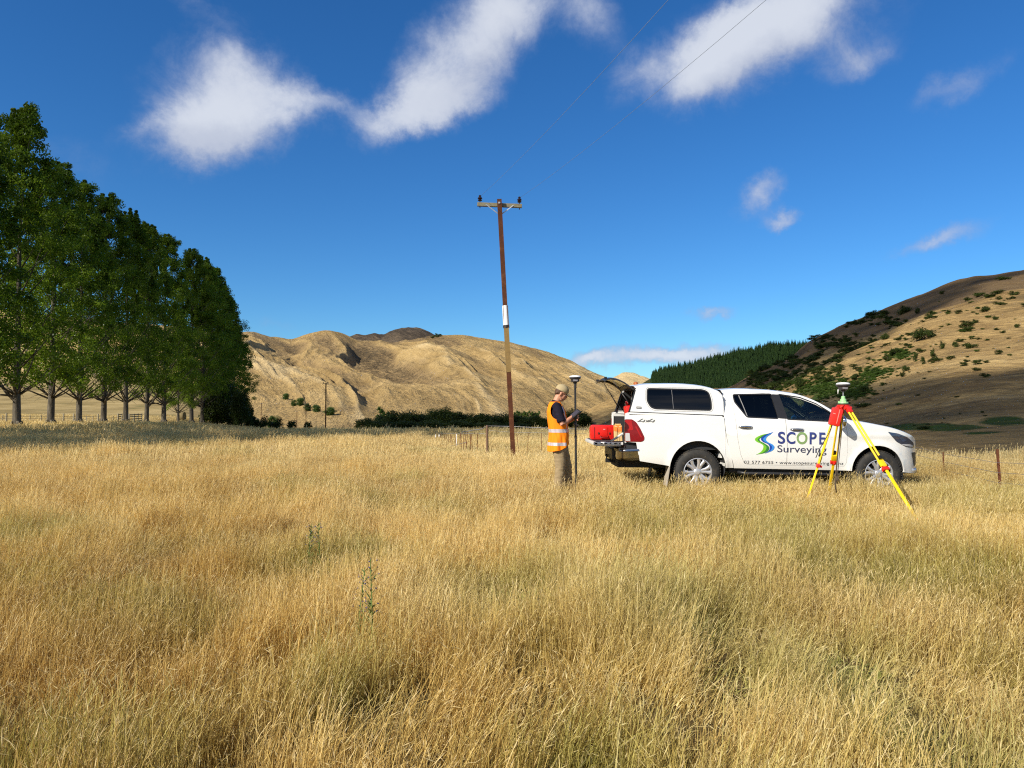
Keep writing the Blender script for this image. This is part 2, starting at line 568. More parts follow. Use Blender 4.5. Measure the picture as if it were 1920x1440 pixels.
# far range (rows continued to the left behind the poplars)
FAR_CREST = [(-900, 600, 1500), (-300, 590, 1500), (0, 585, 1500), (200, 600, 1500), (380, 622, 1550), (440, 627, 1550), (470, 621, 1600), (505, 632, 1600), (545, 641, 1600),
             (575, 630, 1650), (612, 620, 1650), (640, 625, 1650), (668, 640, 1650), (700, 640, 1600), (740, 642, 1600), (770, 638, 1550), (800, 629, 1500), (835, 629, 1500), (870, 631, 1500),
             (905, 638, 1500), (960, 645, 1450), (1000, 655, 1400), (1040, 668, 1400), (1080, 684, 1400), (1120, 705, 1400), (1160, 722, 1400), (1210, 735, 1400), (1300, 745, 1400), (1500, 748, 1400)]
FAR_FOOT = [(-900, 770, 420), (0, 768, 420), (300, 770, 480), (440, 788, 380), (520, 800, 310), (560, 803, 300), (700, 804, 300), (1000, 802, 380), (1500, 790, 600)]


def far_gully(X, Y, px, t):
    z0 = t * 190
    u = .80 * (px - 960) + 210 * np.minimum(t, 1.2) + 70 * fbm(X * .004, Y * .0030, 2, 3)
    v = Y * .0011
    r1 = ridged(u * .0085, v * .9, 1, 41, .4)
    r2 = ridged(u * .021 + 3 + .8 * vn(u * .01, Y * .004, 6), Y * .0022, 1, 77, .45)
    r3 = ridged(u * .055 + 9 + 2 * vn(u * .012, Y * .006, 5), Y * .0045, 2, 91, .5)
    return r1, r2, r3


def far_relief(X, Y, px, t):
    r1, r2, r3 = far_gully(X, Y, px, t)
    env = sst(t, -.02, .35) * (1 - .84 * sst(t, .66, 1.0))
    z = (r1 - .5) * 34 + (r2 - .5) * 25 + (r3 - .55) * 10 + (ridged((.8 * (px - 960) + 210 * t) * .13, Y * .012, 2, 13) - .55) * 2.2
    return z * env * np.minimum(1.1, (Y / 1250) ** 1.25) + (fbm(X * .03, Y * .03, 4, 8) - .5) * 4 * sst(t, 0, .3)


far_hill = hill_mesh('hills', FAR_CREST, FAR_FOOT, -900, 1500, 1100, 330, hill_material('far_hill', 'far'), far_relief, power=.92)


def add_attr(o, nm, vals):
    a = o.data.attributes.new(nm, 'FLOAT', 'POINT')
    a.data.foreach_set('value', np.asarray(vals, dtype=np.float32).ravel())


def grid_pt(p0, p1, nx, nt, tback=.6):
    px = np.linspace(p0, p1, nx)
    t = np.concatenate([np.linspace(-.05, 1, nt), np.linspace(1, 1 + tback, nt // 5)[1:]])
    return np.meshgrid(px, t, indexing='ij')


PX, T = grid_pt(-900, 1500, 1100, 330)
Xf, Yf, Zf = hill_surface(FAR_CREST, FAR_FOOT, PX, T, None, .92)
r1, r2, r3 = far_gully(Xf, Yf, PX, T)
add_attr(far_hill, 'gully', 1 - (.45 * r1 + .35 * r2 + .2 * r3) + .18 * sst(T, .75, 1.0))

# peak behind, cloud shadow painted into its dark colour, and the small hill at the valley mouth
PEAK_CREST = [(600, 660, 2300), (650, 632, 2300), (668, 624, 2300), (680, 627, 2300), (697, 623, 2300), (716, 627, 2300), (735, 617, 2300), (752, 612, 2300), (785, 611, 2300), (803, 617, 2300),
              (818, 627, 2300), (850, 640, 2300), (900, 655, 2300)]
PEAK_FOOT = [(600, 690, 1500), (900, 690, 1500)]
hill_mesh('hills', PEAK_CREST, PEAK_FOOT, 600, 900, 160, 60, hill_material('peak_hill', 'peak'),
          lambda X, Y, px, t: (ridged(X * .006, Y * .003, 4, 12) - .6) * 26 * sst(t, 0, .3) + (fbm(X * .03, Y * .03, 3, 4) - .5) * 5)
MOUTH_CREST = [(1020, 760, 2600), (1100, 722, 2600), (1150, 703, 2600), (1170, 698, 2600), (1200, 706, 2600), (1250, 716, 2600), (1330, 730, 2600), (1420, 745, 2600)]
MOUTH_FOOT = [(1020, 775, 1500), (1420, 775, 1500)]
o = hill_mesh('hills', MOUTH_CREST, MOUTH_FOOT, 1020, 1420, 200, 60, MATS.get('x') or bpy.data.materials['far_hill'],
              lambda X, Y, px, t: (ridged(X * .006, Y * .003, 4, 15) - .6) * 30 * sst(t, 0, .3))

# forest-covered hill
FOR_CREST = [(1180, 735, 640), (1215, 712, 640), (1240, 700, 650), (1290, 690, 660), (1340, 677, 680), (1390, 664, 700), (1440, 652, 720), (1515, 648, 740), (1600, 640, 760), (1720, 650, 780)]
FOR_FOOT = [(1180, 760, 470), (1300, 760, 470), (1720, 760, 470)]
hill_mesh('hills', FOR_CREST, FOR_FOOT, 1180, 1720, 120, 50, hill_material('forest_floor', 'forest'))

# the big grassy hill on the right
R_CREST = [(960, 800, 240), (1010, 797, 260), (1060, 788, 300), (1090, 779, 330), (1130, 757, 360), (1165, 739, 380), (1200, 733, 390), (1290, 729, 400), (1365, 725, 410), (1419, 697, 405), (1480, 673, 400),
           (1519, 640, 395), (1545, 628, 390), (1588, 607, 385), (1640, 587, 380), (1677, 572, 375), (1743, 545, 365), (1797, 526, 355), (1854, 515, 345), (1920, 503, 335),
           (2100, 470, 320), (2500, 440, 300), (3200, 460, 290), (4500, 520, 280)]
R_FOOT = [(960, 806, 200), (1090, 806, 170), (1165, 806, 150), (1365, 808, 105), (1519, 815, 70), (1677, 828, 48), (1797, 836, 40), (1920, 842, 36), (2200, 848, 34), (3200, 850, 34), (4500, 850, 34)]


def r_relief(X, Y, px, t):
    u = X - Y * .55
    z = (ridged(u * .018, Y * .006, 3, 31, .5) - .62) * 7.5 * sst(t, .1, .45) * (1 - .8 * sst(t, .8, 1))
    z = z + (fbm(X * .05, Y * .05, 4, 22) - .5) * 2.6 * sst(t, .05, .3)
    return z


RNX, RNT = 900, 300
right_hill = hill_mesh('hills', R_CREST, R_FOOT, 960, 4500, RNX, RNT, hill_material('right_hill', 'right'), r_relief)
PXR, TR = grid_pt(960, 4500, RNX, RNT)
_rc, _ = tab(R_CREST, PXR); _rf, _ = tab(R_FOOT, PXR)
ROW = _rf + (_rc - _rf) * np.minimum(TR, 1)
# where the photo shows green scrub cover on the slope (fern and gorse), as patches on the land itself
grn = np.zeros_like(PXR)
for (cx, cy, rx, ry, s) in [(1570, 728, 75, 26, .95), (1640, 700, 40, 16, .85), (1690, 668, 34, 9, .75), (1520, 722, 55, 20, .7), (1600, 750, 40, 12, .8), (1500, 712, 50, 22, .45),
                            (1760, 802, 120, 9, .85), (1880, 790, 80, 12, .8), (1450, 700, 50, 12, .35), (1830, 812, 90, 6, .6), (1610, 728, 30, 20, .8), (2100, 700, 80, 30, .6)]:
    q = ((PXR - cx) / rx) ** 2 + ((ROW - cy) / ry) ** 2
    grn = np.maximum(grn, s * np.exp(-q * .9))
add_attr(right_hill, 'green', grn)
brw = sst((_rc + 0.19 * np.clip(PXR - 1365, 0, 500) * .35 + 14) - ROW, -14, 8) * .8 * (PXR > 1300)  # dark band below the crest: cloud shade painted into the colour
add_attr(right_hill, 'brown', brw)
add_attr(right_hill, 'gully', np.zeros_like(PXR))


def on_right_hill(px, row):
    rc, dc = tab(R_CREST, np.array([px])); rf, df = tab(R_FOOT, np.array([px]))
    t = np.clip((rf - row) / (rf - rc), 0, .995)
    X, Y, Z = hill_surface(R_CREST, R_FOOT, np.array([px], float), t, r_relief)
    return Vector((X[0], Y[0], Z[0]))


def on_far_hill(px, row):
    rc, dc = tab(FAR_CREST, np.array([px])); rf, df = tab(FAR_FOOT, np.array([px]))
    t = np.clip((rf - row) / (rf - rc), 0, .995) ** (1 / .92)
    X, Y, Z = hill_surface(FAR_CREST, FAR_FOOT, np.array([px], float), t, far_relief, .92)
    return Vector((X[0], Y[0], Z[0]))

# ---------------------------------------------------------------- unseen clouds added beyond the frame, shaped to throw the wanted shadows
def shadow_cloud(name, pts, height, label, step, seed):
    """pts: polygon on the land (3D); the cloud takes its outline, moved towards the sun to shade it"""
    rs = np.random.default_rng(seed)
    off = -SUNV * (height / -SUNV.z) * 1.0
    P = [Vector(p) + off for p in pts]
    zc = sum(p.z for p in P) / len(P)
    P2 = []
    for p, q in zip(P, pts):
        k = (zc - q[2]) / off.z
        P2.append(Vector(q) + off * k)
    xs = [p.x for p in P2]; ys = [p.y for p in P2]
    poly = [(p.x, p.y) for p in P2]

    def inside(x, y):
        c = False; n = len(poly); j = n - 1
        for i in range(n):
            if (poly[i][1] > y) != (poly[j][1] > y) and x < (poly[j][0] - poly[i][0]) * (y - poly[i][1]) / (poly[j][1] - poly[i][1]) + poly[i][0]: c = not c
            j = i
        return c
    base = bmesh.new(); bmesh.ops.create_icosphere(base, subdivisions=2, radius=1.0)
    bv = np.array([v.co[:] for v in base.verts]); bf = np.array([[v.index for v in f.verts] for f in base.faces]); base.free()
    VV, FF, nv = [], [], 0
    for x in np.arange(min(xs), max(xs), step):
        for y in np.arange(min(ys), max(ys), step):
            qx, qy = x + rs.uniform(-.3, .3) * step, y + rs.uniform(-.3, .3) * step
            if not inside(qx, qy): continue
            r = step * rs.uniform(.75, 1.0)
            d = 1 + .18 * (vn(bv[:, 0] * 2 + qx, bv[:, 1] * 2 + qy + bv[:, 2] * 2, 3) - .5)
            VV.append(bv * (r * d)[:, None] * np.array([1, 1, .6]) + np.array([qx, qy, zc + rs.uniform(-.2, .5) * step]))
            FF.append(bf + nv); nv += len(bv)
    if 'cloud' in MATS: m = MATS['cloud']
    else:           # partly transparent, so the thrown shadow is lighter and softer
        m, g = mat_nodes('cloud'); MATS['cloud'] = m
        d = g.n('ShaderNodeBsdfDiffuse'); d.inputs[0].default_value = (.85, .86, .88, 1)
        t = g.n('ShaderNodeBsdfTransparent'); mx = g.n('ShaderNodeMixShader'); mx.inputs[0].default_value = .27
        g.t.links.new(t.outputs[0], mx.inputs[1]); g.t.links.new(d.outputs[0], mx.inputs[2]); finish(g, mx.outputs[0])
    o = mesh_np(name, np.concatenate(VV), np.concatenate(FF), m, smooth=True)
    tag(o, label, kind='stuff')
    return o


def gpt(px, Y): x = (px - 960) / FPX * Y; return (x, Y, gh(x, Y))


shadow_cloud('clouds', [gpt(500, 62), gpt(690, 47), gpt(1000, 45), gpt(1300, 45), gpt(1300, 280), gpt(1000, 295), gpt(700, 290), gpt(560, 200), gpt(470, 160)], 560,
           'unseen cloud shaped to shade the valley', 16, 3)
low = [(1120, 780), (1200, 745), (1350, 735), (1500, 752), (1560, 752), (1620, 742), (1700, 726), (1790, 722), (1850, 706), (1925, 698), (2100, 690), (2500, 700)]
shadow_cloud('clouds', [gpt(2500, 20), gpt(1920, 20.5), gpt(1700, 21.5), gpt(1400, 45), gpt(1120, 60)] + [tuple(on_right_hill(a, b)) for a, b in low], 520,
           'unseen cloud shaped to shade the foot of the right hill', 7, 4)
cr = [(1372, 724), (1425, 692), (1480, 670), (1520, 636), (1590, 604), (1680, 568), (1745, 542), (1855, 512), (1925, 500)]
lo = [(1925, 509), (1855, 532), (1800, 556), (1740, 588), (1690, 612), (1640, 640), (1600, 665), (1560, 690), (1500, 705), (1440, 722)]
shadow_cloud('clouds', [tuple(on_right_hill(a, b + 1)) for a, b in cr] + [tuple(on_right_hill(a, b)) for a, b in lo], 600,
           'unseen cloud shaped to shade the crest of the right hill', 9, 5)
# ---------------------------------------------------------------- vegetation
def leaf_material(name, dark, mid, light, trans=.35, gloss=.12):
    m, g = mat_nodes(name)
    at = g.n('ShaderNodeAttribute'); at.attribute_name = 'var'
    oi = g.n('ShaderNodeObjectInfo').outputs['Random']
    f = g.m('ADD', g.m('MULTIPLY', at.outputs['Fac'], .85), g.m('MULTIPLY', g.m('SUBTRACT', oi, .5), .25))
    col = g.ramp(f, [(.0, dark + (1,)), (.5, mid + (1,)), (1, light + (1,))])
    d = g.n('ShaderNodeBsdfDiffuse'); g.put(d.inputs[0], col)
    t = g.n('ShaderNodeBsdfTranslucent'); g.put(t.inputs[0], g.mix(1.0, col, (1.3, 1.45, .7, 1), 'MULTIPLY'))
    gl = g.n('ShaderNodeBsdfGlossy'); gl.inputs['Roughness'].default_value = .42; gl.inputs[0].default_value = (.9, .95, 1, 1)
    a = g.n('ShaderNodeMixShader'); a.inputs[0].default_value = trans
    g.t.links.new(d.outputs[0], a.inputs[1]); g.t.links.new(t.outputs[0], a.inputs[2])
    b = g.n('ShaderNodeMixShader')
    fr = g.n('ShaderNodeFresnel'); fr.inputs[0].default_value = 1.4
    g.put(b.inputs[0], g.m('MULTIPLY', fr.outputs[0], gloss * 4))
    g.t.links.new(a.outputs[0], b.inputs[1]); g.t.links.new(gl.outputs[0], b.inputs[2])
    finish(g, b.outputs[0])
    return m


def bark_material(name, lo, hi, scale=6):
    m, g = mat_nodes(name)
    tc = g.n('ShaderNodeTexCoord').outputs['Object']
    x, y, z = g.xyz(tc)
    n = g.noise(g.comb(x, y, g.m('MULTIPLY', z, .25)), scale, 8, .7, .5)
    finish(g, pbsdf(g, g.ramp(n, [(.35, lo + (1,)), (.65, hi + (1,))]), .9, spec=.15, bump=n, bstr=.9, bdist=.05))
    return m


def leaf_cloud(rs, centers, crad, per, size, flat=.75):
    """quads of leaves scattered in clumps; centers Nx3, crad N -> verts, faces, var"""
    N = len(centers)
    idx = np.repeat(np.arange(N), per)
    n = len(idx)
    d = rs.normal(size=(n, 3)); d /= np.linalg.norm(d, axis=1)[:, None]
    rad = rs.random(n) ** .45
    c = centers[idx] + d * (rad * crad[idx])[:, None] * np.array([1, 1, flat])
    nrm = d * .6 + rs.normal(size=(n, 3)) * .7 + np.array([0, 0, .35]); nrm /= np.linalg.norm(nrm, axis=1)[:, None]
    h = np.cross(nrm, rs.normal(size=(n, 3))); h /= np.linalg.norm(h, axis=1)[:, None]
    w = np.cross(nrm, h)
    s = (size * rs.uniform(.6, 1.25, n))[:, None]
    V = np.stack([c - h * s * .55, c + w * s * .42, c + h * s * .6, c - w * s * .42], 1).reshape(-1, 3)
    F = np.arange(n * 4).reshape(-1, 4)
    cv = rs.random(N)
    var = np.clip(.5 * cv[idx] + .5 * rs.random(n), 0, 1)
    return V, F, np.repeat(var, 4)


def crown_mesh(name, V, F, var, mat):
    me = mesh_np(name, V, F, mat, link=False)
    a = me.attributes.new('var', 'FLOAT', 'POINT'); a.data.foreach_set('value', var.astype(np.float32))
    return me


POP_LEAF = leaf_material('poplar_leaf', (.045, .085, .010), (.115, .170, .018), (.30, .39, .050), .50, .006)
BARK = bark_material('poplar_bark', (.04, .034, .026), (.15, .13, .10), 5)
BUSH_LEAF = leaf_material('scrub_leaf', (.022, .034, .009), (.050, .070, .016), (.10, .12, .028), .35, .01)
GORSE = leaf_material('gorse_leaf', (.025, .048, .008), (.060, .105, .016), (.12, .17, .03), .30, .01)
GREEN_LEAF = leaf_material('willow_leaf', (.028, .055, .010), (.065, .11, .020), (.12, .18, .035), .35, .02)
DRY_BARK = bark_material('scrub_bark', (.03, .025, .018), (.11, .09, .07), 8)


def poplar_protos(seed, forks):
    rs = np.random.default_rng(seed)
    bm = bmesh.new()
    H = 23.5
    trunk = [(0, 0, -.3), (0, 0, 0), (.03, 0, .6), (.05, .02, 2.0), (.1, 0, 4.5), (0.05, .1, 9), (.1, .0, 14), (0, 0, 19), (0, 0, 22.5)]
    tube(bm, trunk, [.52, .42, .32, .29, .25, .20, .14, .08, .03], seg=12, ref=(1, 0, 0))
    for i in range(7):      # root flare
        a = i * .9 + rs.random()
        tube(bm, [(.30 * math.cos(a), .30 * math.sin(a), .55), (.5 * math.cos(a), .5 * math.sin(a), .12), (.85 * math.cos(a), .85 * math.sin(a), -.15)], [.10, .13, .06], seg=6)
    cen, rad = [], []
    def prof(h):
        t = (h - 2.6) / (H - 2.6)
        return 4.4 * (max(0, math.sin(math.pi * min(1, t * .85 + .13) ** .85))) ** .65 * (1 - .25 * t) + .25
    nb = 104
    for i in range(nb):
        t = (i + .5) / nb
        h = 3.2 + (H - 3.6) * t ** .95
        a = i * 2.399 + rs.uniform(-.5, .5)
        r = prof(h) * rs.uniform(.72, 1.08)
        tip = Vector((r * math.cos(a), r * math.sin(a), min(H, h + rs.uniform(-.3, 1.0))))
        bh = max(2.4, h - r * rs.uniform(.75, 1.15))
        if i % 2 == 0:
            mid = Vector((tip.x * .5, tip.y * .5, (tip.z + bh) * .5 - .15 * r * .4))
            br = .075 * (1 - t * .6) + .015
            tube(bm, [(0.04, .02, bh), mid, tip], [br, br * .6, .015], seg=6)
        for q in (1.0, .66):
            cen.append((tip.x * q, tip.y * q, tip.z + rs.uniform(-.5, .5) + (1 - q) * .5)); rad.append(rs.uniform(.55, 1.15) * (1 if t < .85 else .75))
    for i in range(16):     # inner foliage
        h = rs.uniform(5, H - 2); a = rs.uniform(0, 6.28); r = prof(h) * rs.uniform(0, .4)
        cen.append((r * math.cos(a), r * math.sin(a), h)); rad.append(1.4)
    for i in range(46):     # upright shoots along the top and shoulders
        a = rs.uniform(0, 6.28); h = rs.uniform(.55, 1.0) * H; r = prof(min(h, H - .3)) * rs.uniform(.2, .95)
        for q in range(3):
            cen.append((r * math.cos(a), r * math.sin(a), h + q * .38)); rad.append(.42 - .10 * q)
    for k in range(forks):  # low heavy limbs, photo shows several
        a = rs.uniform(-.6, .9) if k % 2 == 0 else rs.uniform(2.4, 3.6)
        l = rs.uniform(3.0, 4.2)
        p = [(0, 0, 1.9), (.9 * math.cos(a), .6 * math.sin(a), 2.7), (l * .6 * math.cos(a), l * .6 * math.sin(a), 4.3), (l * math.cos(a), l * math.sin(a), 7)]
        tube(bm, p, [.15, .12, .08, .03], seg=7)
    for k in range(9):      # thin bare twigs at the foot of the crown
        a = rs.uniform(0, 6.28); l = rs.uniform(1.2, 2.6); z = rs.uniform(2.2, 3.4)
        tube(bm, [(0, 0, z), (l * .5 * math.cos(a), l * .5 * math.sin(a), z + .35), (l * math.cos(a), l * math.sin(a), z + rs.uniform(-.2, .3))], [.03, .018, .006], seg=5)
    for f in bm.faces: f.smooth = True
    tm = bpy.data.meshes.new('trunk'); bm.to_mesh(tm); bm.free(); tm.materials.append(BARK)
    V, F, var = leaf_cloud(rs, np.array(cen), np.array(rad), 185, .165)
    return tm, crown_mesh('crown', V, F, var, POP_LEAF)


POPS = [poplar_protos(s, f) for s, f in ((1, 1), (2, 0), (3, 1), (4, 0))]
pop_lab = ['tall green poplar at the left edge of the picture with a low forked trunk',
           'poplar with a straight thin dark trunk, second trunk from the left in the row',
           'poplar with a thick pale leaning trunk, third from the left in the row',
           'poplar with a low limb reaching right, fourth trunk from the left',
           'poplar with a slim trunk, fifth from the left in the row',
           'poplar with a thick forked trunk, sixth from the left in the row',
           'poplar with a slim dark trunk, seventh from the left in the row',
           'small thin poplar trunk, second from the right end of the row',
           'last poplar at the right end of the row, pale slim trunk']
pxs = [33, 95, 148, 195, 237, 275, 308, 335, 360, 380, 398, 414, 428, 439]
pop_lab += ['poplar crown just right of the last visible trunk of the row', 'second of the poplar crowns past the last visible trunk', 'third of the poplar crowns past the last visible trunk',
            'poplar next to last at the lower right end of the row', 'furthest and lowest poplar at the very right end of the row']
for k in range(-6, 14):
    D = 55 + 7.1 * k
    if k >= 0:
        # invert the photo column into a spot on the row's line
        D = 55 + 7.1 * k
        X = (pxs[k] - 960) / FPX * D
    else:
        X = -36.7 - 1.16 * k
    z = gh(X, D)
    root = empty('poplar_tree', (X, D, z - .05), (0, 0, random.uniform(0, 6.28)))
    if k >= 0: lab = pop_lab[k]
    else: lab = 'tall poplar of the same row standing nearer the camera beyond the left edge'
    tag(root, lab, 'tree', 'poplars in a row along the paddock')
    tm, cm = POPS[[1, 3, 0, 2, 1, 3][(k + 6) % 6] if k < 0 else [0, 1, 3, 2, 1, 0, 3, 1, 3, 1, 0, 2, 1, 3][k]]
    hz = (25 if k < -1 else 22 if k < 0 else [24.2, 22.4, 22.9, 24.0, 24.3, 24.7, 25.0, 15.5, 26.5, 26.8, 26.6, 26.0, 24.0, 20.5][k]) / 24.2
    wk = 1.05 if k < -1 else (.88 if k < 6 else .98)
    root.scale = (wk * random.uniform(.94, 1.08), wk * random.uniform(.94, 1.08), hz) if k != 7 else (.6, .6, hz)
    for nm, me in (('trunk', tm), ('crown', cm)):
        c = bpy.data.objects.new(nm, me); c.parent = root; C.objects.link(c)


def round_tree_protos(seed, H, W_, nclump, per, size, mat, name='crown', trunk_h=.25):
    rs = np.random.default_rng(seed)
    cen, rad = [], []
    for i in range(nclump):
        d = rs.normal(size=3); d /= np.linalg.norm(d); d[2] = d[2] * .95 + .05
        q = rs.uniform(.45, .85)
        cen.append((d[0] * W_ / 2 * q, d[1] * W_ / 2 * q, H * (trunk_h + (1 - trunk_h) * (.46 + .50 * d[2] * q)))); rad.append(rs.uniform(.16, .26) * W_)
    V, F, var = leaf_cloud(rs, np.array(cen), np.array(rad), per, size, .8)
    V[:, 2] = np.maximum(V[:, 2], .02)
    bm = bmesh.new()
    tube(bm, [(0, 0, -.06), (0, 0, H * .3), (.05 * W_, 0, H * .7)], [.035 * H, .028 * H, .01 * H], seg=7)
    for i in range(4):
        a = rs.uniform(0, 6.28)
        tube(bm, [(0, 0, H * .15), (W_ * .3 * math.cos(a), W_ * .3 * math.sin(a), H * .6)], [.018 * H, .006 * H], seg=5)
    tm = bpy.data.meshes.new('trunk'); bm.to_mesh(tm); bm.free(); tm.materials.append(DRY_BARK)
    return tm, crown_mesh(name, V, F, var, mat)


def put_tree(name, protos, loc, s, lab, cat, grp, sz=None):
    root = empty(name, loc, (0, 0, random.uniform(0, 6.28)))
    root.scale = (s, s, sz or s)
    tag(root, lab, cat, grp)
    tm, cm = protos
    for nm, me in (('trunk', tm), ('crown', cm)):
        c = bpy.data.objects.new(nm, me); c.parent = root; C.objects.link(c)
    return root


RT_D = [round_tree_protos(s, 1.0, 1.15, 40, 190, .046, BUSH_LEAF, trunk_h=.0) for s in (11, 12, 13)]
RT_G = [round_tree_protos(s, 1.0, .95, 34, 190, .045, GREEN_LEAF, trunk_h=-.04) for s in (21, 22)]
RT_S = [round_tree_protos(s, 1.0, 1.25, 16, 110, .075, BUSH_LEAF, trunk_h=.0) for s in (31, 32, 33)]
RT_P = [round_tree_protos(41, 1.0, .30, 30, 120, .030, GREEN_LEAF, trunk_h=.05)]

# dark belt of scrub trees across the valley: (column, row of the top, width in columns, distance)
belt = [(684, 783, 26, 225), (700, 786, 34, 232), (722, 777, 34, 245), (745, 771, 42, 250), (768, 773, 40, 245), (792, 776, 38, 250), (815, 768, 44, 255), (836, 767, 34, 258), (850, 771, 36, 260),
        (872, 776, 40, 262), (893, 779, 38, 262), (905, 774, 30, 264), (928, 777, 40, 262), (950, 776, 34, 262), (970, 778, 32, 265), (988, 782, 34, 262), (1004, 779, 26, 262), (1060, 770, 26, 262),
        (1082, 768, 30, 262), (1096, 776, 24, 262), (1040, 780, 30, 262), (1020, 784, 30, 262), (712, 790, 40, 222), (760, 788, 46, 226), (810, 787, 50, 232), (860, 788, 50, 236), (915, 790, 46, 240), (965, 791, 40, 242)]
for i, (px, row, w, D) in enumerate(belt):
    X = (px - 960) / FPX * D
    z = gh(X, D)
    top = EYE + (HOR - row) / FPX * D
    h = max(2.5, top - z)
    wd = w / FPX * D * 1.45
    put_tree('scrub_tree', RT_D[i % 3], (X, D, z - .3), wd / 1.15, 'dark rounded tree in the shaded belt across the valley', 'tree', 'dark trees of the valley belt', sz=h * 1.12)
# green trees behind the belt, still in the sun
lit = [('rounded green tree in the sun just left of the power pole behind the dark belt', 903, 768, 20, 330), ('second sunlit green tree touching the left side of the rusty pole', 933, 765, 26, 335),
       ('broad green tree at the right end of the slope trees by the distant thin pole', 619, 765, 22, 330), ('small tree of the slope with a gap under its crown', 594, 760, 15, 360),
       ('pale green small tree in the middle of the slope trees', 577, 757, 14, 380), ('green tree second from the left among the slope trees', 563, 750, 15, 390), ('small rounded tree leaning to a bigger one among the slope trees', 551, 752, 10, 390),
       ('highest small green tree standing alone on the left slope', 536, 742, 12, 420), ('dark green tree standing alone at the right of the poplars', 514, 752, 22, 240)]
base_rows = [782, 783, 781, 776, 772, 768, 765, 756, 780]
for i, (lab, px, row, w, D) in enumerate(lit):
    X = (px - 960) / FPX * D
    h = (base_rows[i] - row) / FPX * D
    z = EYE + (HOR - base_rows[i]) / FPX * D
    if px < 640 and px != 514:
        q = on_far_hill(px, base_rows[i]); X, D_, z = q.x, q.y, q.z; h = h * D_ / D; w = w * 1.0; D = D_
    else: z = min(z, gh(X, D)) if px == 514 else gh(X, D)
    put_tree('round_tree', RT_G[i % 2], (X, D, z - .3), w / FPX * D / .85, lab, 'tree', 'small green trees beyond the valley', sz=h * 1.1)
for i, (px, row, D) in enumerate([(713, 757, 300), (719, 764, 300), (727, 768, 300)]):
    X = (px - 960) / FPX * D; z = gh(X, D); h = EYE + (HOR - row) / FPX * D - z
    put_tree('poplar_tree', RT_P[0], (X, D, z), h, ['tall narrow poplar standing over the left end of the dark belt', 'shorter narrow poplar touching the tallest one', 'lowest narrow poplar of the three over the dark belt'][i], 'tree', 'narrow poplars at the dark belt')
# pale thin trees right of the pole
for i in range(9):
    px = 968 + i * 5.2; D = 345
    X = (px - 960) / FPX * D; z = gh(X, D); h = (EYE + (HOR - (766 + (i * 7) % 5)) / FPX * D - z)
    put_tree('poplar_tree', RT_P[0], (X, D, z), h, 'slender pale green tree in the small row right of the rusty pole', 'tree', 'slender trees right of the pole')
# dark evergreens at the right end of the poplar row
for px, row, w, D, lab in [(452, 722, 34, 118, 'dark evergreen bush tucked behind the right end of the poplar row'), (430, 716, 60, 124, 'large dark evergreen directly behind the last poplars'),
                           (405, 730, 60, 121, 'dark evergreen seen low between the last poplar trunks'),
                           (466, 752, 20, 122, 'lowest dark bush at the right end of the poplar row')]:
    X = (px - 960) / FPX * D; z = gh(X, D); h = EYE + (HOR - row) / FPX * D - z
    put_tree('evergreen_bush', RT_D[px % 3], (X, D, z - .2), w / FPX * D / 1.1, lab, 'bush', 'dark bushes at the end of the poplar row', sz=h)
for px, row, w, D in [(490, 778, 34, 128), (520, 781, 30, 132), (548, 785, 22, 136), (578, 788, 18, 140), (470, 775, 30, 126)]:
    X = (px - 960) / FPX * D; z = gh(X, D); h = max(.8, EYE + (HOR - row) / FPX * D - z)
    put_tree('low_shrub', RT_S[px % 3], (X, D, z - .1), w / FPX * D / 1.2, 'low dark shrub in the shade between the poplars and the thin pole', 'shrub', 'low shrubs right of the poplars', sz=h)

# conifer plantation on the middle hill
def conifer_mesh(seed):
    rs = np.random.default_rng(seed)
    V, F = [], []
    for lev in range(13):
        z = .12 + .85 * (lev / 13); r = .20 * (1 - lev / 13.5) ** .9 + .012
        k = 11 if lev < 8 else 7
        for j in range(k):
            a = 6.283 * j / k + rs.uniform(-.3, .3); rr = r * rs.uniform(.75, 1.2); dz = rr * rs.uniform(.1, .45)
            b = a + .42; c = a - .42
            n = len(V)
            V += [(0, 0, z + .07), (rr * math.cos(b) * .8, rr * math.sin(b) * .8, z - dz * .6), (rr * math.cos(a) * 1.1, rr * math.sin(a) * 1.1, z - dz + .035), (rr * math.cos(c) * .8, rr * math.sin(c) * .8, z - dz * .6)]
            F.append((n, n + 1, n + 2, n + 3))
    n = len(V); V += [(-.012, 0, .85), (.012, 0, .85), (0, .005, 1.04), (0, .005, 1.04)]; F.append((n, n + 1, n + 2, n + 3))
    me = mesh_np('conifer', V, F, None, link=False)
    a = me.attributes.new('var', 'FLOAT', 'POINT'); a.data.foreach_set('value', rs.random(len(V)).astype(np.float32))
    return me


PINE = leaf_material('pine_needle', (.012, .030, .010), (.032, .064, .018), (.085, .13, .030), .3, .01)


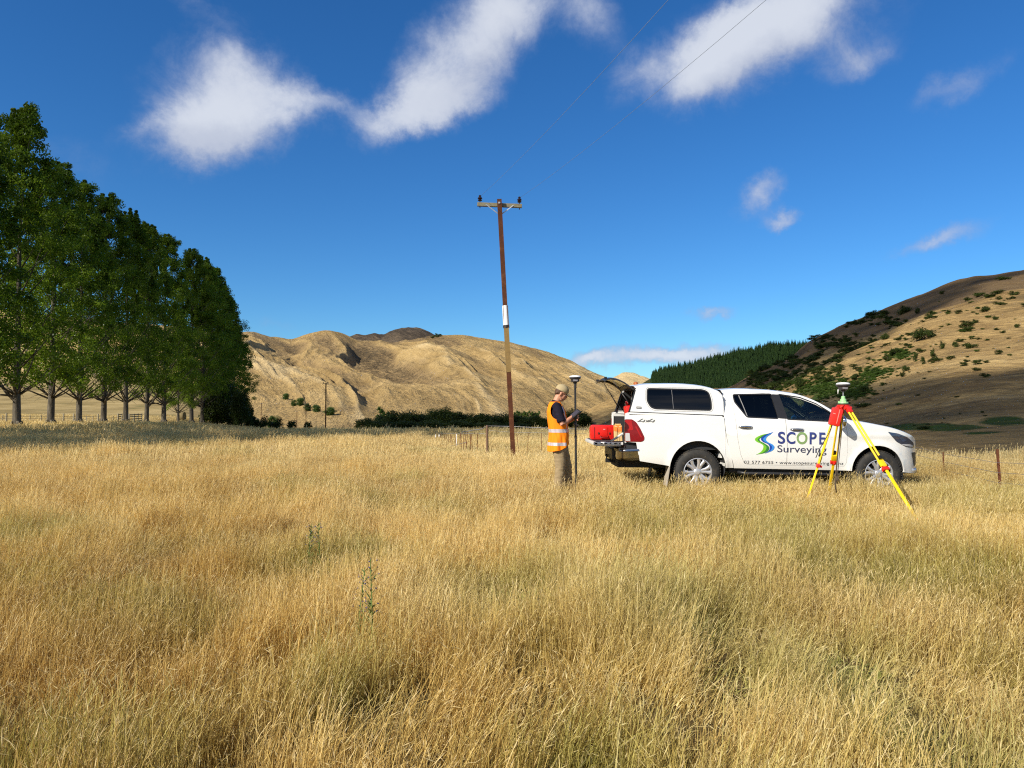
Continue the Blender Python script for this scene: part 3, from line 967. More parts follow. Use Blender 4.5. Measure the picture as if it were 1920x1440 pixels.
def scatter(name, P, rot, scl, var, protos, mat, tint=None, label=None, kind='stuff'):
    """points object + geometry nodes that instances the prototype meshes on it"""
    n = len(P)
    me = bpy.data.meshes.new(name)
    me.vertices.add(n); me.vertices.foreach_set('co', np.asarray(P, np.float32).ravel())
    def at(nm, ty, v, key='value'):
        a = me.attributes.new(nm, ty, 'POINT')
        a.data.foreach_set(key, np.asarray(v).ravel())
    at('rot', 'FLOAT_VECTOR', np.asarray(rot, np.float32), 'vector')
    at('scl', 'FLOAT_VECTOR', np.asarray(scl, np.float32), 'vector')
    at('pick', 'INT', np.asarray(var, np.int32))
    if tint is not None: at('tint', 'FLOAT_VECTOR', np.asarray(tint, np.float32), 'vector')
    o = bpy.data.objects.new(name, me); C.objects.link(o)
    me.materials.append(mat)
    col = bpy.data.collections.new(name + '_kinds')
    for i, pm in enumerate(protos):
        if not pm.materials: pm.materials.append(mat)
        po = bpy.data.objects.new('%s_kind_%02d' % (name, i), pm); col.objects.link(po)
    ng = bpy.data.node_groups.new(name, 'GeometryNodeTree')
    ng.interface.new_socket('Geometry', in_out='INPUT', socket_type='NodeSocketGeometry')
    ng.interface.new_socket('Geometry', in_out='OUTPUT', socket_type='NodeSocketGeometry')
    N, L = ng.nodes, ng.links
    gi = N.new('NodeGroupInput'); go = N.new('NodeGroupOutput')
    ci = N.new('GeometryNodeCollectionInfo'); ci.inputs['Collection'].default_value = col
    ci.inputs['Separate Children'].default_value = True; ci.inputs['Reset Children'].default_value = True
    ip = N.new('GeometryNodeInstanceOnPoints'); ip.inputs['Pick Instance'].default_value = True
    def na(nm, ty):
        q = N.new('GeometryNodeInputNamedAttribute'); q.data_type = ty; q.inputs['Name'].default_value = nm
        return [s for s in q.outputs if s.enabled and s.name == 'Attribute'][0]
    L.new(gi.outputs[0], ip.inputs['Points']); L.new(ci.outputs[0], ip.inputs['Instance'])
    L.new(na('pick', 'INT'), ip.inputs['Instance Index'])
    L.new(na('rot', 'FLOAT_VECTOR'), ip.inputs['Rotation']); L.new(na('scl', 'FLOAT_VECTOR'), ip.inputs['Scale'])
    L.new(ip.outputs[0], go.inputs[0])
    md = o.modifiers.new('scatter', 'NODES'); md.node_group = ng
    tag(o, label, kind=kind)
    return o


def forest():
    rs = np.random.default_rng(5)
    P, S = [], []
    n = 6500
    px = rs.uniform(1222, 1560, n); t = rs.uniform(0.15, 1.0, n) ** .8
    X, Y, Z = hill_surface(FOR_CREST, FOR_FOOT, px, t)
    H = rs.uniform(5, 8.5, n) * np.where(rs.random(n) < .06, 1.2, 1)
    P = np.stack([X, Y, Z - .3], 1)
    # a thin edge of single trees at the left end
    scl = np.stack([H * .85, H * .85, H], 1)
    rot = np.stack([rs.normal(0, .03, n), rs.normal(0, .03, n), rs.uniform(0, 6.28, n)], 1)
    scatter('forest', P, rot, scl, rs.integers(0, 3, n), [conifer_mesh(s) for s in (1, 2, 3)], PINE, label='dense dark green pine plantation covering the middle hill')
forest()

# single shrubs on the right hill
shr = [(1735, 634, 46, 25, 'wide dark flat-topped bush standing alone in the middle of the sunny hillside'),
       (1696, 577, 30, 17, 'dark bush cluster on the skyline of the right hill'), (1660, 583, 22, 11, None), (1723, 577, 9, 14, None), (1640, 592, 14, 6, None), (1770, 547, 12, 7, None),
       (1579, 632, 14, 10, None), (1660, 640, 18, 12, 'rounded dark shrub left of the wide flat bush on the sunny slope'), (1573, 693, 13, 20, 'small upright dark tree on the slope above the cab roof'),
       (1500, 708, 22, 24, 'dark rounded tree on the shaded slope above the front door'), (1452, 718, 26, 18, None), (1480, 715, 16, 14, None), (1527, 660, 16, 7, None), (1556, 628, 26, 8, None), (1590, 632, 20, 8, None),
       (1607, 620, 14, 6, None), (1640, 622, 12, 6, None), (1600, 643, 10, 5, None), (1614, 652, 12, 6, None), (1768, 652, 10, 16, None), (1793, 650, 12, 12, None), (1820, 650, 26, 12, None), (1752, 664, 12, 18, None),
       (1718, 672, 10, 18, None), (1680, 663, 24, 14, None), (1665, 672, 18, 14, None), (1732, 688, 8, 16, None), (1700, 705, 16, 12, None), (1693, 716, 10, 12, None), (1840, 556, 26, 9, None), (1858, 565, 20, 8, None),
       (1820, 560, 18, 7, None), (1875, 560, 26, 8, None), (1852, 583, 14, 10, None), (1830, 605, 14, 8, None), (1810, 612, 20, 8, None), (1870, 596, 12, 8, None), (1905, 560, 20, 9, None), (1910, 604, 12, 8, None),
       (1885, 522, 26, 8, None), (1560, 640, 16, 7, None), (1620, 738, 22, 14, None), (1604, 700, 14, 9, None), (1430, 706, 16, 10, None), (1540, 690, 16, 9, None), (1616, 762, 30, 10, None), (1470, 690, 14, 7, None),
       (1515, 676, 18, 7, None), (1700, 640, 10, 7, None), (1780, 590, 12, 6, None), (1740, 600, 12, 6, None), (1405, 722, 18, 9, None), (1590, 570 + 40, 12, 6, None), (1730, 802, 26, 8, 'dark low shrub on the shaded flat behind the bonnet')]
for i, (px, row, w, h, lab) in enumerate(shr):
    p = on_right_hill(px, row + h * .5)
    k = p.y / FPX
    put_tree('hill_shrub', RT_S[i % 3], tuple(p - Vector((0, 0, .15 * h * k))), w * k / 1.25, lab or 'small dark shrub scattered over the right hillside', 'shrub', None if lab else 'shrubs scattered over the right hillside', sz=h * k * 1.15)


def hill_scrub():
    rs = np.random.default_rng(15)
    P, S, V_ = [], [], []
    spots = [(1570, 728, 80, 26, 260), (1640, 702, 42, 16, 110), (1690, 668, 36, 9, 60), (1520, 716, 60, 22, 90), (1480, 712, 70, 22, 70), (1600, 750, 45, 12, 80), (1690, 650, 200, 60, 150), (1830, 590, 120, 40, 110), (1600, 650, 120, 30, 110), (1840, 650, 100, 40, 60)]
    for (cx, cy, rx, ry, n) in spots:
        for _ in range(int(n * (1.5 if cy > 660 and cx < 1700 else .18))):
            px = rs.normal(cx, rx * .5); row = rs.normal(cy, ry * .5)
            rc, _ = tab(R_CREST, np.array([px]))
            if row < rc[0] + 2 or px > 2000: continue
            p = on_right_hill(px, row)
            P.append(p[:]); k = rs.uniform(.35, 1.25) * (p.y / 200); S.append((k * 1.3, k, k * rs.uniform(.3, .7)))
            V_.append(rs.integers(0, 3))
    n = len(P)
    gp = [p[1].copy() for p in RT_S]
    for q in gp: q.materials.clear(); q.materials.append(GORSE)
    scatter('undergrowth', P, np.stack([np.zeros(n), np.zeros(n), rs.uniform(0, 6.28, n)], 1), S, V_, gp, GORSE,
            label='low gorse and fern scattered over the right hillside')
hill_scrub()


def dark_scrub():
    rs = np.random.default_rng(19)
    P, S, K = [], [], []
    for (cx, cy, rx, ry, n) in [(1450, 712, 60, 16, 90), (1540, 690, 90, 22, 110), (1500, 672, 60, 14, 60), (1600, 650, 80, 20, 50), (1640, 600, 110, 14, 70), (1560, 640, 60, 14, 50), (1430, 700, 50, 12, 50),
                                (1860, 575, 60, 16, 16), (1800, 625, 90, 22, 14), (1860, 700, 90, 30, 8), (1750, 700, 80, 40, 12), (1620, 740, 60, 14, 50), (1780, 790, 120, 20, 14)]:
        for _ in range(n):
            px = rs.normal(cx, rx * .5); row = rs.normal(cy, ry * .5)
            rc, _ = tab(R_CREST, np.array([px]))
            if row < rc[0] + 1 or px > 2000 or px < 1370 or row > 812: continue
            p = on_right_hill(px, row); P.append(p[:]); k = rs.uniform(.5, 2.2) ** 1.3 * (p.y / 230) * (1 if row < 730 else .4)
            S.append((k * 1.2, k, k * rs.uniform(.4, .8))); K.append(rs.integers(0, 3))
    n = len(P)
    scatter('undergrowth', P, np.stack([np.zeros(n), np.zeros(n), rs.uniform(0, 6.28, n)], 1), S, K, [p[1].copy() for p in RT_S], BUSH_LEAF, label='dark low scrub dotted over the right hillside')
dark_scrub()
# bushes on the far hill crest
for i, (px, row, w, h) in enumerate([(811, 634, 8, 5), (819, 631, 12, 7), (826, 630, 6, 4), (800, 637, 5, 3)]):
    p = on_far_hill(px, row + 1); k = p.y / FPX
    put_tree('hill_shrub', RT_S[i % 3], tuple(p), w * k / 1.2, 'tiny dark tree on the skyline of the far tan hill', 'shrub', 'trees on the far skyline', sz=h * k * 1.2)
# ---------------------------------------------------------------- long dry grass
def grass_material():
    m, g = mat_nodes('dry_grass')
    at = g.n('ShaderNodeAttribute'); at.attribute_name = 'var'
    hv = g.n('ShaderNodeAttribute'); hv.attribute_name = 'head'
    ti = g.n('ShaderNodeAttribute', attribute_type='INSTANCER'); ti.attribute_name = 'tint'
    tr, tg, tb = g.xyz(ti.outputs['Vector'])       # tr straw..gold, tg green amount, tb paleness
    f = g.m('ADD', g.m('MULTIPLY', at.outputs['Fac'], .62), g.m('MULTIPLY', tr, .38))
    col = g.ramp(f, [(0.0, (.18, .098, .026, 1)), (.20, (.41, .255, .070, 1)), (.42, (.60, .415, .128, 1)), (.70, (.77, .575, .215, 1)), (1.0, (.91, .75, .38, 1))])
    head = g.mix(at.outputs['Fac'], (.55, .41, .17, 1), (.87, .73, .40, 1))
    col = g.mix(hv.outputs['Fac'], col, head)
    grn = g.mix(at.outputs['Fac'], (.050, .085, .010, 1), (.34, .38, .065, 1))
    gf = g.m('MULTIPLY', tg, g.m('SUBTRACT', 1.15, g.m('MULTIPLY', hv.outputs['Fac'], .6)), clamp=True)
    col = g.mix(gf, col, grn)
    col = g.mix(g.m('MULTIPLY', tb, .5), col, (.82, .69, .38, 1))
    d = g.n('ShaderNodeBsdfDiffuse'); g.put(d.inputs[0], col)
    t = g.n('ShaderNodeBsdfTranslucent'); g.put(t.inputs[0], g.mix(1.0, col, (1.1, 1.0, .8, 1), 'MULTIPLY'))
    a = g.n('ShaderNodeMixShader'); a.inputs[0].default_value = .38
    g.t.links.new(d.outputs[0], a.inputs[1]); g.t.links.new(t.outputs[0], a.inputs[2])
    gl = g.n('ShaderNodeBsdfGlossy'); gl.inputs['Roughness'].default_value = .5
    b = g.n('ShaderNodeMixShader'); b.inputs[0].default_value = .035
    g.t.links.new(a.outputs[0], b.inputs[1]); g.t.links.new(gl.outputs[0], b.inputs[2])
    finish(g, b.outputs[0])
    return m


def tuft(seed, n, rad, h0, h1, width, heads=.5, droop=(.05, .3), leafy=.4, segs=4, stray=.02, yaw=1.1):
    """stems as curved ribbons + drooping seed heads"""
    rs = np.random.default_rng(seed)
    V, F, A, Hd = [], [], [], []
    for i in range(n):
        r = rad * math.sqrt(rs.random()); a0 = rs.uniform(0, 6.283)
        bx, by = r * math.cos(a0), r * math.sin(a0)
        leaf = rs.random() < leafy
        L = rs.uniform(h0, h1) * (.72 if leaf else 1.0)
        dirn = rs.normal(0, yaw)                     # drooping mostly to +x
        dx, dy = math.cos(dirn), math.sin(dirn)
        bend = rs.uniform(*droop) * (1.8 if leaf else 1.0)
        if rs.random() < stray: bend = rs.uniform(.9, 2.0); L *= rs.uniform(.8, 1.35)
        lean = rs.normal(0, .13)
        w = width * rs.uniform(.6, 1.3) * (1.25 if leaf else .62)
        face = rs.uniform(0, math.pi)
        wx, wy = math.cos(face) * w / 2, math.sin(face) * w / 2
        var = rs.random()
        p = np.array([bx, by, -.03]); ang = lean
        pts = [p.copy()]
        for s in range(segs):
            ang += bend / segs * (.5 + 1.2 * s / segs)
            st = L / segs
            p = p + np.array([dx * math.sin(ang) * st, dy * math.sin(ang) * st, math.cos(ang) * st])
            pts.append(p.copy())
        base = len(V)
        for s, q in enumerate(pts):
            k = (1 - .85 * (s / segs) ** 1.6) if leaf else (1 - .35 * s / segs)
            V += [(q[0] - wx * k, q[1] - wy * k, q[2]), (q[0] + wx * k, q[1] + wy * k, q[2])]
            A += [var, var]; Hd += [0, 0]
        for s in range(segs):
            b = base + 2 * s
            F.append((b, b + 1, b + 3, b + 2))
        if not leaf and rs.random() < heads / (1 - leafy + 1e-6) * .8:
            hl = rs.uniform(.03, .08); hw_ = width * rs.uniform(.7, 1.25)
            ang2 = ang + rs.uniform(.1, .7)
            d = np.array([dx * math.sin(ang2), dy * math.sin(ang2), math.cos(ang2)])
            for fa in (face, face + math.pi / 2):
                sx, sy = math.cos(fa) * hw_ / 2, math.sin(fa) * hw_ / 2
                b = len(V)
                q0 = pts[-1] - d * .005; q1 = q0 + d * hl * .4; q2 = q0 + d * hl
                V += [tuple(q0), (q1[0] - sx, q1[1] - sy, q1[2]), tuple(q2), (q1[0] + sx, q1[1] + sy, q1[2])]
                v2 = min(1, max(0, var + rs.uniform(-.2, .3)))
                A += [v2] * 4; Hd += [1] * 4
                F.append((b, b + 1, b + 2, b + 3))
    me = mesh_np('tuft', V, F, None, link=False)
    for nm, vals in (('var', A), ('head', Hd)):
        a = me.attributes.new(nm, 'FLOAT', 'POINT'); a.data.foreach_set('value', np.array(vals, np.float32))
    return me


def rot_euler(p, t, ta):
    """euler XYZ of: turn by p about z, then tilt by t towards heading ta"""
    n = len(p)
    cz, sz = np.cos(p), np.sin(p); c, s = np.cos(t), np.sin(t); kx, ky = -np.sin(ta), np.cos(ta)
    o = 1 - c
    M = np.zeros((n, 3, 3))
    M[:, 0, 0] = c + kx * kx * o; M[:, 0, 1] = kx * ky * o; M[:, 0, 2] = ky * s
    M[:, 1, 0] = kx * ky * o; M[:, 1, 1] = c + ky * ky * o; M[:, 1, 2] = -kx * s
    M[:, 2, 0] = -ky * s; M[:, 2, 1] = kx * s; M[:, 2, 2] = c
    Z = np.zeros((n, 3, 3)); Z[:, 0, 0] = cz; Z[:, 0, 1] = -sz; Z[:, 1, 0] = sz; Z[:, 1, 1] = cz; Z[:, 2, 2] = 1
    Q = M @ Z
    return np.stack([np.arctan2(Q[:, 2, 1], Q[:, 2, 2]), -np.arcsin(np.clip(Q[:, 2, 0], -1, 1)), np.arctan2(Q[:, 1, 0], Q[:, 0, 0])], 1)


def px_ground(px, py, z=.15):
    D = (EYE - z) / ((py - HOR) / FPX)
    return (px - 960) / FPX * D, D


GREEN = [(30, 1010, .45, .9), (15, 1090, .3, .7), (590, 1050, .35, .7), (960, 1095, .45, .85), (1290, 1130, .55, .75), (1600, 1060, .7, .7), (1500, 1020, .8, .5), (1850, 1060, .6, .5), (1590, 1200, .26, 1.0), (1575, 1235, .22, 1.0),
         (1680, 1330, .20, 1.0), (1790, 1380, .35, 1.0), (1890, 1410, .30, 1.0), (1700, 1090, .6, .5), (230, 1400, .22, .7), (20, 1420, .2, .8), (640, 1270, .28, .6), (1130, 1420, .3, .7), (1440, 980, 1.2, .45), (1230, 960, .9, .4),
         (1320, 900, 1.4, .45), (1880, 1085, .25, .9), (350, 1160, .3, .35), (820, 960, .4, .5), (1820, 930, 2.0, .35), (1400, 1240, .25, .8), (1060, 1180, .4, .4), (1905, 1230, .3, .5)]
LOW = [(1590, 1215, .30, .55), (1180, 1290, .16, .5), (1010, 1300, .12, .55), (690, 1290, .16, .6), (860, 1340, .12, .5), (330, 1210, .14, .5), (500, 1220, .13, .5), (410, 1180, .12, .5), (300, 1090, .18, .6), (420, 1390, .12, .6),
       (1690, 1335, .14, .65), (1820, 1380, .22, .6), (260, 1300, .14, .55), (1500, 1330, .13, .55), (60, 1260, .14, .55), (1040, 1010, .25, .6), (1170, 1020, .25, .6), (840, 1180, .12, .5), (1460, 1180, .2, .7)]
GX = [(px_ground(a, b), r, s) for a, b, r, s in GREEN]
LX = [(px_ground(a, b), r, s) for a, b, r, s in LOW]


def grass_points(rs, y0, y1, dens, wmax=.86, pad=1.5):
    area = (y1 - y0) * (2 * (wmax * (y0 + y1) / 2 + pad))
    n = int(area * dens)
    y = np.sqrt(rs.uniform(0, 1, n) * (y1 ** 2 - y0 ** 2) + y0 ** 2) if y0 > 0 else rs.uniform(y0, y1, n)
    x = rs.uniform(-1, 1, n) * (wmax * np.maximum(y, 0) + pad)
    return x, y


def style(x, y, rs):
    n = len(x)
    gold = fbm(x * .35, y * .35, 3, 51)
    hgt = fbm(x * 1.3 + 3, y * 1.1, 3, 61)
    g = sst(fbm(x * .8 + 11, y * .8, 3, 71), .62, .80) * .40
    g = np.maximum(g, sst(fbm(x * .15 + 4, y * .15, 2, 73), .60, .8) * .06)
    low = np.ones(n)
    for (cx, cy), r, s in GX:
        q = np.exp(-(((x - cx) / (r * 1.25)) ** 2 + ((y - cy) / (r * 1.7)) ** 2) * 1.0)
        q = q * .98 * (.75 + .7 * (fbm(x * 3, y * 3, 2, 55) - .4))
        g = np.maximum(g, s * q)
    for (cx, cy), r, s in LX:
        q = np.exp(-(((x - cx) / r) ** 2 + ((y - cy) / (r * 1.4)) ** 2))
        low = np.minimum(low, 1 - (1 - s * .35) * q)
    H = (.82 + .44 * (hgt - .5) * 2) * low
    tr = np.clip(.5 + (gold - .5) * 1.9 + (hgt - .5) * .8 + rs.normal(0, .18, n), 0, 1)
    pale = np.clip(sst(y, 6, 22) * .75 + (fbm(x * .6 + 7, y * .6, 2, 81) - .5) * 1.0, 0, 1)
    return H, np.stack([tr, np.clip(g + rs.normal(0, .06, n), 0, 1), pale], 1)


GRASS = grass_material()


def keep_clear(x, y):
    """thin the tall grass where the vehicle's wheels and body have pressed it down"""
    body = (x > 1.9) & (x < 7.1) & (y > 12.75) & (y < 14.4)
    return ~body


def build_grass():
    rs = np.random.default_rng(77)
    near = [tuft(100 + i, 92, .17, .20, .49, .0042, heads=.34, droop=(.02, .50), stray=.030, segs=5, yaw=1.9) for i in range(8)]
    near += [tuft(130 + i, 70, .17, .14, .32, .0068, heads=.06, droop=(.25, 1.1), leafy=.9, segs=5, yaw=2.5) for i in range(3)]
    mid = [tuft(200 + i, 90, .22, .28, .50, .0058, heads=.45, droop=(.08, .5), segs=3) for i in range(6)]
    far = [tuft(300 + i, 110, .45, .30, .52, .013, heads=.4, droop=(.08, .5), segs=2) for i in range(5)]
    vfar = [tuft(400 + i, 110, 1.1, .22, .50, .040, heads=.2, droop=(.1, .5), segs=2) for i in range(4)]

    def lay(name, y0, y1, dens, protos, hs, tilt, label, wmax=.86, pad=1.5, filt=None):
        x, y = grass_points(rs, y0, y1, dens, wmax, pad)
        k = keep_clear(x, y)
        if filt is not None: k &= filt(x, y)
        hole = (fbm(x * 2.1 + 5, y * 1.6, 2, 107) < .45) & (y < 20)
        k &= ~(hole & (rs.random(len(x)) < .35)); hole = hole[k]
        x, y = x[k], y[k]
        n = len(x)
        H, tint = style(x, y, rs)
        H = np.where(hole & (rs.random(n) < .7), H * .62, H)
        z = ground_h(x, y)
        pick = rs.integers(0, len(protos), n)
        if protos is near:
            pick = np.where(tint[:, 1] > .55, 8 + rs.integers(0, 3, n), rs.integers(0, 8, n))
            pick = np.where(rs.random(n) < .12, 8 + rs.integers(0, 3, n), pick)
        # common lean of the field, slowly changing
        ta = (fbm(x * .5, y * .5, 2, 91) - .5) * 3.0 + rs.normal(0, .9, n)
        tl = np.abs(rs.normal(tilt, .11, n)) + .35 * np.maximum(0, fbm(x * .9, y * .9, 2, 97) - .60) * 4 * (y < 14)
        rot = rot_euler(rs.normal(0, 1.0, n), np.minimum(tl, .8), ta)
        H = H * hs * rs.uniform(.82, 1.18, n)
        # pressed down round the vehicle, the surveyor and the old fence
        H = H * (1 - .42 * sst(y, 11.2, 12.4) * (1 - sst(y, 15, 16)) * sst(x, 1.25, 2.0) * (1 - sst(x, 7.4, 8.4)))
        H = H * (1 - .42 * np.exp(-(((x - 4.85) / 1.0) ** 2 + ((y - 9.1) / .9) ** 2)))
        H = H * (1 - .45 * sst(y, 17, 20) * (1 - sst(y, 32, 36)) * sst(x, -4.5, -3) * (1 - sst(x, 2, 3)))
        sx = rs.uniform(.85, 1.15, n)
        P = np.stack([x, y, z], 1)
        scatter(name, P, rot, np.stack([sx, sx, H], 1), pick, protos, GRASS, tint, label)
        return n
    tot = 0
    tot += lay('grass', -3, .8, 12, mid, 1.0, .12, 'dry grass around the photographer', wmax=.9, pad=4)
    tot += lay('grass', .8, 8.5, 66, near, 1.0, .08, 'long golden dry grass filling the foreground', wmax=.80, pad=1.2)
    tot += lay('grass', 8.5, 17, 34, mid, 1.0, .12, 'long dry grass around the vehicle and the tripod', wmax=.80)
    tot += lay('grass', 17, 34, 8.5, far, 1.0, .12, 'long dry grass of the middle of the paddock', wmax=.80, filt=lambda x, y: ~((x > .47 * y) & (y > 21.5)))
    tot += lay('grass', 34, 70, 1.1, vfar, .7, .1, 'dry grass of the far side of the paddock', wmax=.9, filt=lambda x, y: x < .30 * y)
    tot += lay('grass', 70, 150, .30, vfar, .5, .1, 'dry pasture in front of the valley trees', wmax=.95, filt=lambda x, y: x < .30 * y)
    # a little flattened grass under the vehicle
    x = rs.uniform(1.9, 7.1, 500); y = rs.uniform(12.8, 14.4, 500)
    H, tint = style(x, y, rs)
    scatter('grass', np.stack([x, y, ground_h(x, y)], 1), rot_euler(rs.normal(0, .7, 500), rs.uniform(.5, 1.0, 500), rs.normal(0, 1, 500)),
            np.stack([np.ones(500), np.ones(500), np.full(500, .45)], 1), rs.integers(0, 6, 500), mid, GRASS, tint, 'flattened dry grass under the vehicle')
    print('tufts', tot)
build_grass()


# tall blue-flowered weeds in the foreground
def bugloss(loc, h, stems, lab):
    root = empty('wildflower', loc)
    tag(root, lab, 'wildflower', None)
    rs = np.random.default_rng(int(abs(loc[0]) * 1000))
    gm = simple('weed_green', (.12, .17, .045), .8, spec=.2, var=.3, scale=30)
    fm = simple('weed_blue', (.09, .075, .16), .7, spec=.2, var=.35, scale=60)
    for s in range(stems):
        ox, oy = (s - (stems - 1) / 2) * .075, rs.uniform(-.03, .03)
        bm = bmesh.new(); bf = bmesh.new()
        hh = h * rs.uniform(.85, 1.05)
        top = (ox + rs.uniform(-.03, .05), oy, hh)
        tube(bm, [(ox, oy, -.03), (ox * 1.05, oy, hh * .5), top], [.005, .004, .002], seg=6)
        for i in range(80):
            t = rs.uniform(.08, 1); z = hh * t; a = rs.uniform(0, 6.28); l = rs.uniform(.03, .06) * (1.25 - t * .6)
            px_, py_ = ox + (top[0] - ox) * t, oy
            tip = Vector((px_ + l * math.cos(a), py_ + l * math.sin(a), z + l * rs.uniform(.3, 1.0)))
            b = Vector((px_, py_, z)); side = Vector((-math.sin(a), math.cos(a), 0)) * .0045
            v = [bm.verts.new(b), bm.verts.new((b + tip) / 2 + side), bm.verts.new(tip), bm.verts.new((b + tip) / 2 - side)]
            bm.faces.new(v)
            if t > .45 and rs.random() < .42:
                bmesh.ops.create_icosphere(bf, subdivisions=1, radius=rs.uniform(.003, .0055), matrix=Matrix.Translation(tip))
        bm_obj('stem', bm, gm, root, recalc=False)
        tag(bm_obj('flowers', bf, fm, root), kind='stuff')
for px, py, D, h, n, lab in [(688, 1270, 4.2, .60, 2, 'blue-flowered weed with two tall stems in the near foreground grass'), (592, 1060, 6.6, .42, 2, 'smaller blue-flowered weed left of centre further back in the grass')]:
    x = (px - 960) / FPX * D
    bugloss((x, D, gh(x, D)), h, n, lab)
# ---------------------------------------------------------------- power poles and wires
RUST = simple('rust_steel', (.085, .028, .012), .75, metal=.3, spec=.3, var=.5, scale=7, dirt=(.20, .085, .035, 1), bump=.3)
PALE = simple('pole_yellow', (.22, .145, .055), .75, spec=.2, var=.3, scale=9, dirt=(.16, .10, .04, 1))
GREYW = simple('weathered_timber', (.22, .20, .135), .9, spec=.1, var=.35, scale=12, dirt=(.16, .13, .10, 1), bump=.3)
WHITE = simple('white_band', (.80, .80, .80), .5, var=.06)
PORC = simple('dark_porcelain', (.022, .010, .012), .15, spec=.7)
GALV = simple('galvanised_steel', (.45, .46, .48), .45, metal=.8)
DARKM = simple('dark_metal', (.02, .018, .02), .5)


def ibeam(bm, a, b, w, d, t):
    """H section between a and b: flanges facing x, web between"""
    a, b = Vector(a), Vector(b)
    ax = (b - a).normalized(); L = (b - a).length
    rot = Vector((0, 0, 1)).rotation_difference(ax).to_matrix()
    mid = (a + b) / 2
    for off, s in (((0, -d / 2, 0), (w, t, L)), ((0, d / 2, 0), (w, t, L)), ((0, 0, 0), (t, d - t, L))):
        box(bm, mid + rot @ Vector(off), s, rot)


def utility_pole(H, lean, full=True):
    root = empty('utility_pole')
    top = Vector((lean[0], lean[1], H))
    at = lambda t: top * t
    bm = bmesh.new()
    ibeam(bm, at(-.05), at(1.0), .125, .10, .030)
    tube(bm, [at(0), at(.2), at(.6), at(.99)], [.046, .046, .044, .040], seg=8)
    bm_obj('pole', bm, RUST, root, angle=40)
    if full:
        bm = bmesh.new(); ibeam(bm, at(.340), at(.507), .137, .112, .036); box(bm, at(.42) + Vector((0, -.058, 0)), (.1, .03, (H * .165)), Vector((0, 0, 1)).rotation_difference(top.normalized()).to_matrix())
        bm_obj('painted_section', bm, PALE, root, angle=40)
        bm = bmesh.new(); tube(bm, [at(.517), at(.592)], [.082, .079], seg=20); bm_obj('white_band', bm, WHITE, root, angle=40)
        bm = bmesh.new(); tube(bm, [at(.506), at(.517)], [.085, .085], seg=20); bm_obj('collar', bm, DARKM, root, angle=40)
        bm = bmesh.new(); box(bm, at(.985) + Vector((0, -.07, 0)), (.05, .03, .05), None, .005); bm_obj('bolt', bm, GALV, root)
    tilt = Matrix.Rotation(R(2.2 if full else 0), 3, 'Y')
    ca = at(.982) + Vector((0, .10, 0))
    bm = bmesh.new(); box(bm, ca, (1.22, .09, .10), tilt, .006)
    bm_obj('crossarm', bm, GREYW, root)
    for s in (-1, 1):
        p = ca + tilt @ Vector((s * .54, 0, .06))
        bm = bmesh.new()
        prof = [(.012, 0), (.012, .03), (.045, .035), (.062, .055), (.040, .075), (.038, .085), (.066, .10), (.055, .13), (.030, .14), (.030, .155), (.040, .17), (.030, .19), (.01, .20)]
        lathe(bm, prof, 16, 'Z', p)
        tube(bm, [p - Vector((0, 0, .16)), p + Vector((0, 0, .02))], .012, seg=8)
        bm_obj('insulator', bm, PORC, root, angle=50)
        bm = bmesh.new()
        q0 = ca + tilt @ Vector((s * .38, -.055, .0)); q1 = at(.945) + Vector((s * .03, .06, 0))
        ax = q1 - q0
        rot = Vector((0, 0, 1)).rotation_difference(ax.normalized()).to_matrix()
        box(bm, (q0 + q1) / 2, (.026, .008, ax.length), rot)
        bm_obj('brace', bm, GALV, root)
    ends = [ca + tilt @ Vector((s * .54, 0, .22)) for s in (-1, 1)]
    return root, ends


PD = 20.0
PX0 = (963 - 960) / FPX * PD
base_z = gh(PX0, PD)
toprow = 371
Htop = EYE + (HOR - toprow) / FPX * PD - base_z
lean = ((936 - 963) / FPX * PD, 0)
main_pole, mends = utility_pole(Htop, lean)
main_pole.location = (PX0, PD, base_z)
tag(main_pole, 'rusty steel power pole with a white band and crossarm leaning beside the surveyor', 'power pole')
mpos = [Vector(main_pole.location) + q for q in mends]

far_spec = [(611, 718, 112, 'thin distant power pole standing in the valley left of the dark trees'), (574, 756, 168, 'second distant power pole among the small slope trees'),
            (557, 770, 215, 'faint distant power pole left of the slope trees'), (490, 755, 190, 'short distant pole right of the poplar row')]
fp = None
pole_ends = []
for px, row, D, lab in far_spec:
    X = (px - 960) / FPX * D; z = gh(X, D)
    h = EYE + (HOR - row) / FPX * D - z
    r_, en = utility_pole(h, (0, 0), False)
    r_.location = (X, D, z)
    if px == 611: r_.rotation_euler = (0, 0, R(75))
    tag(r_, lab, 'power pole', 'distant power poles in the valley')
    pole_ends.append([Vector(r_.location) + Vector((s * .3, 0, h + .15)) for s in (-1, 1)])

# the next pole of the line, behind the photographer, takes the wires that pass overhead
bp, bends = utility_pole(7.1, (.1, 0))
bp.location = (10.7, -28.0, gh(10.7, -28.0)); bp.rotation_euler = (0, 0, R(13))
tag(bp, 'rusty power pole of the same line behind the photographer', 'power pole')
bpos = [Vector(bp.location) + Matrix.Rotation(R(13), 3, 'Z') @ q for q in bends]
WIRE = simple('wire_metal', (.22, .27, .36), .6, metal=.0)


def wire(a, b, sag, r, lab):
    bm = bmesh.new()
    pts = [a.lerp(b, t) - Vector((0, 0, 4 * sag * t * (1 - t))) for t in np.linspace(0, 1, 28)]
    tube(bm, pts, r, seg=5)
    o = bm_obj('power_line', bm, WIRE, smooth=True)
    tag(o, lab, 'power line', 'power lines')


wire(mpos[0], bpos[0], 1.4, .0027, 'left-hand of the two thin overhead wires crossing the sky above the rusty pole')
wire(mpos[1], bpos[1], 1.4, .0027, 'right-hand overhead wire crossing in front of the big white cloud')

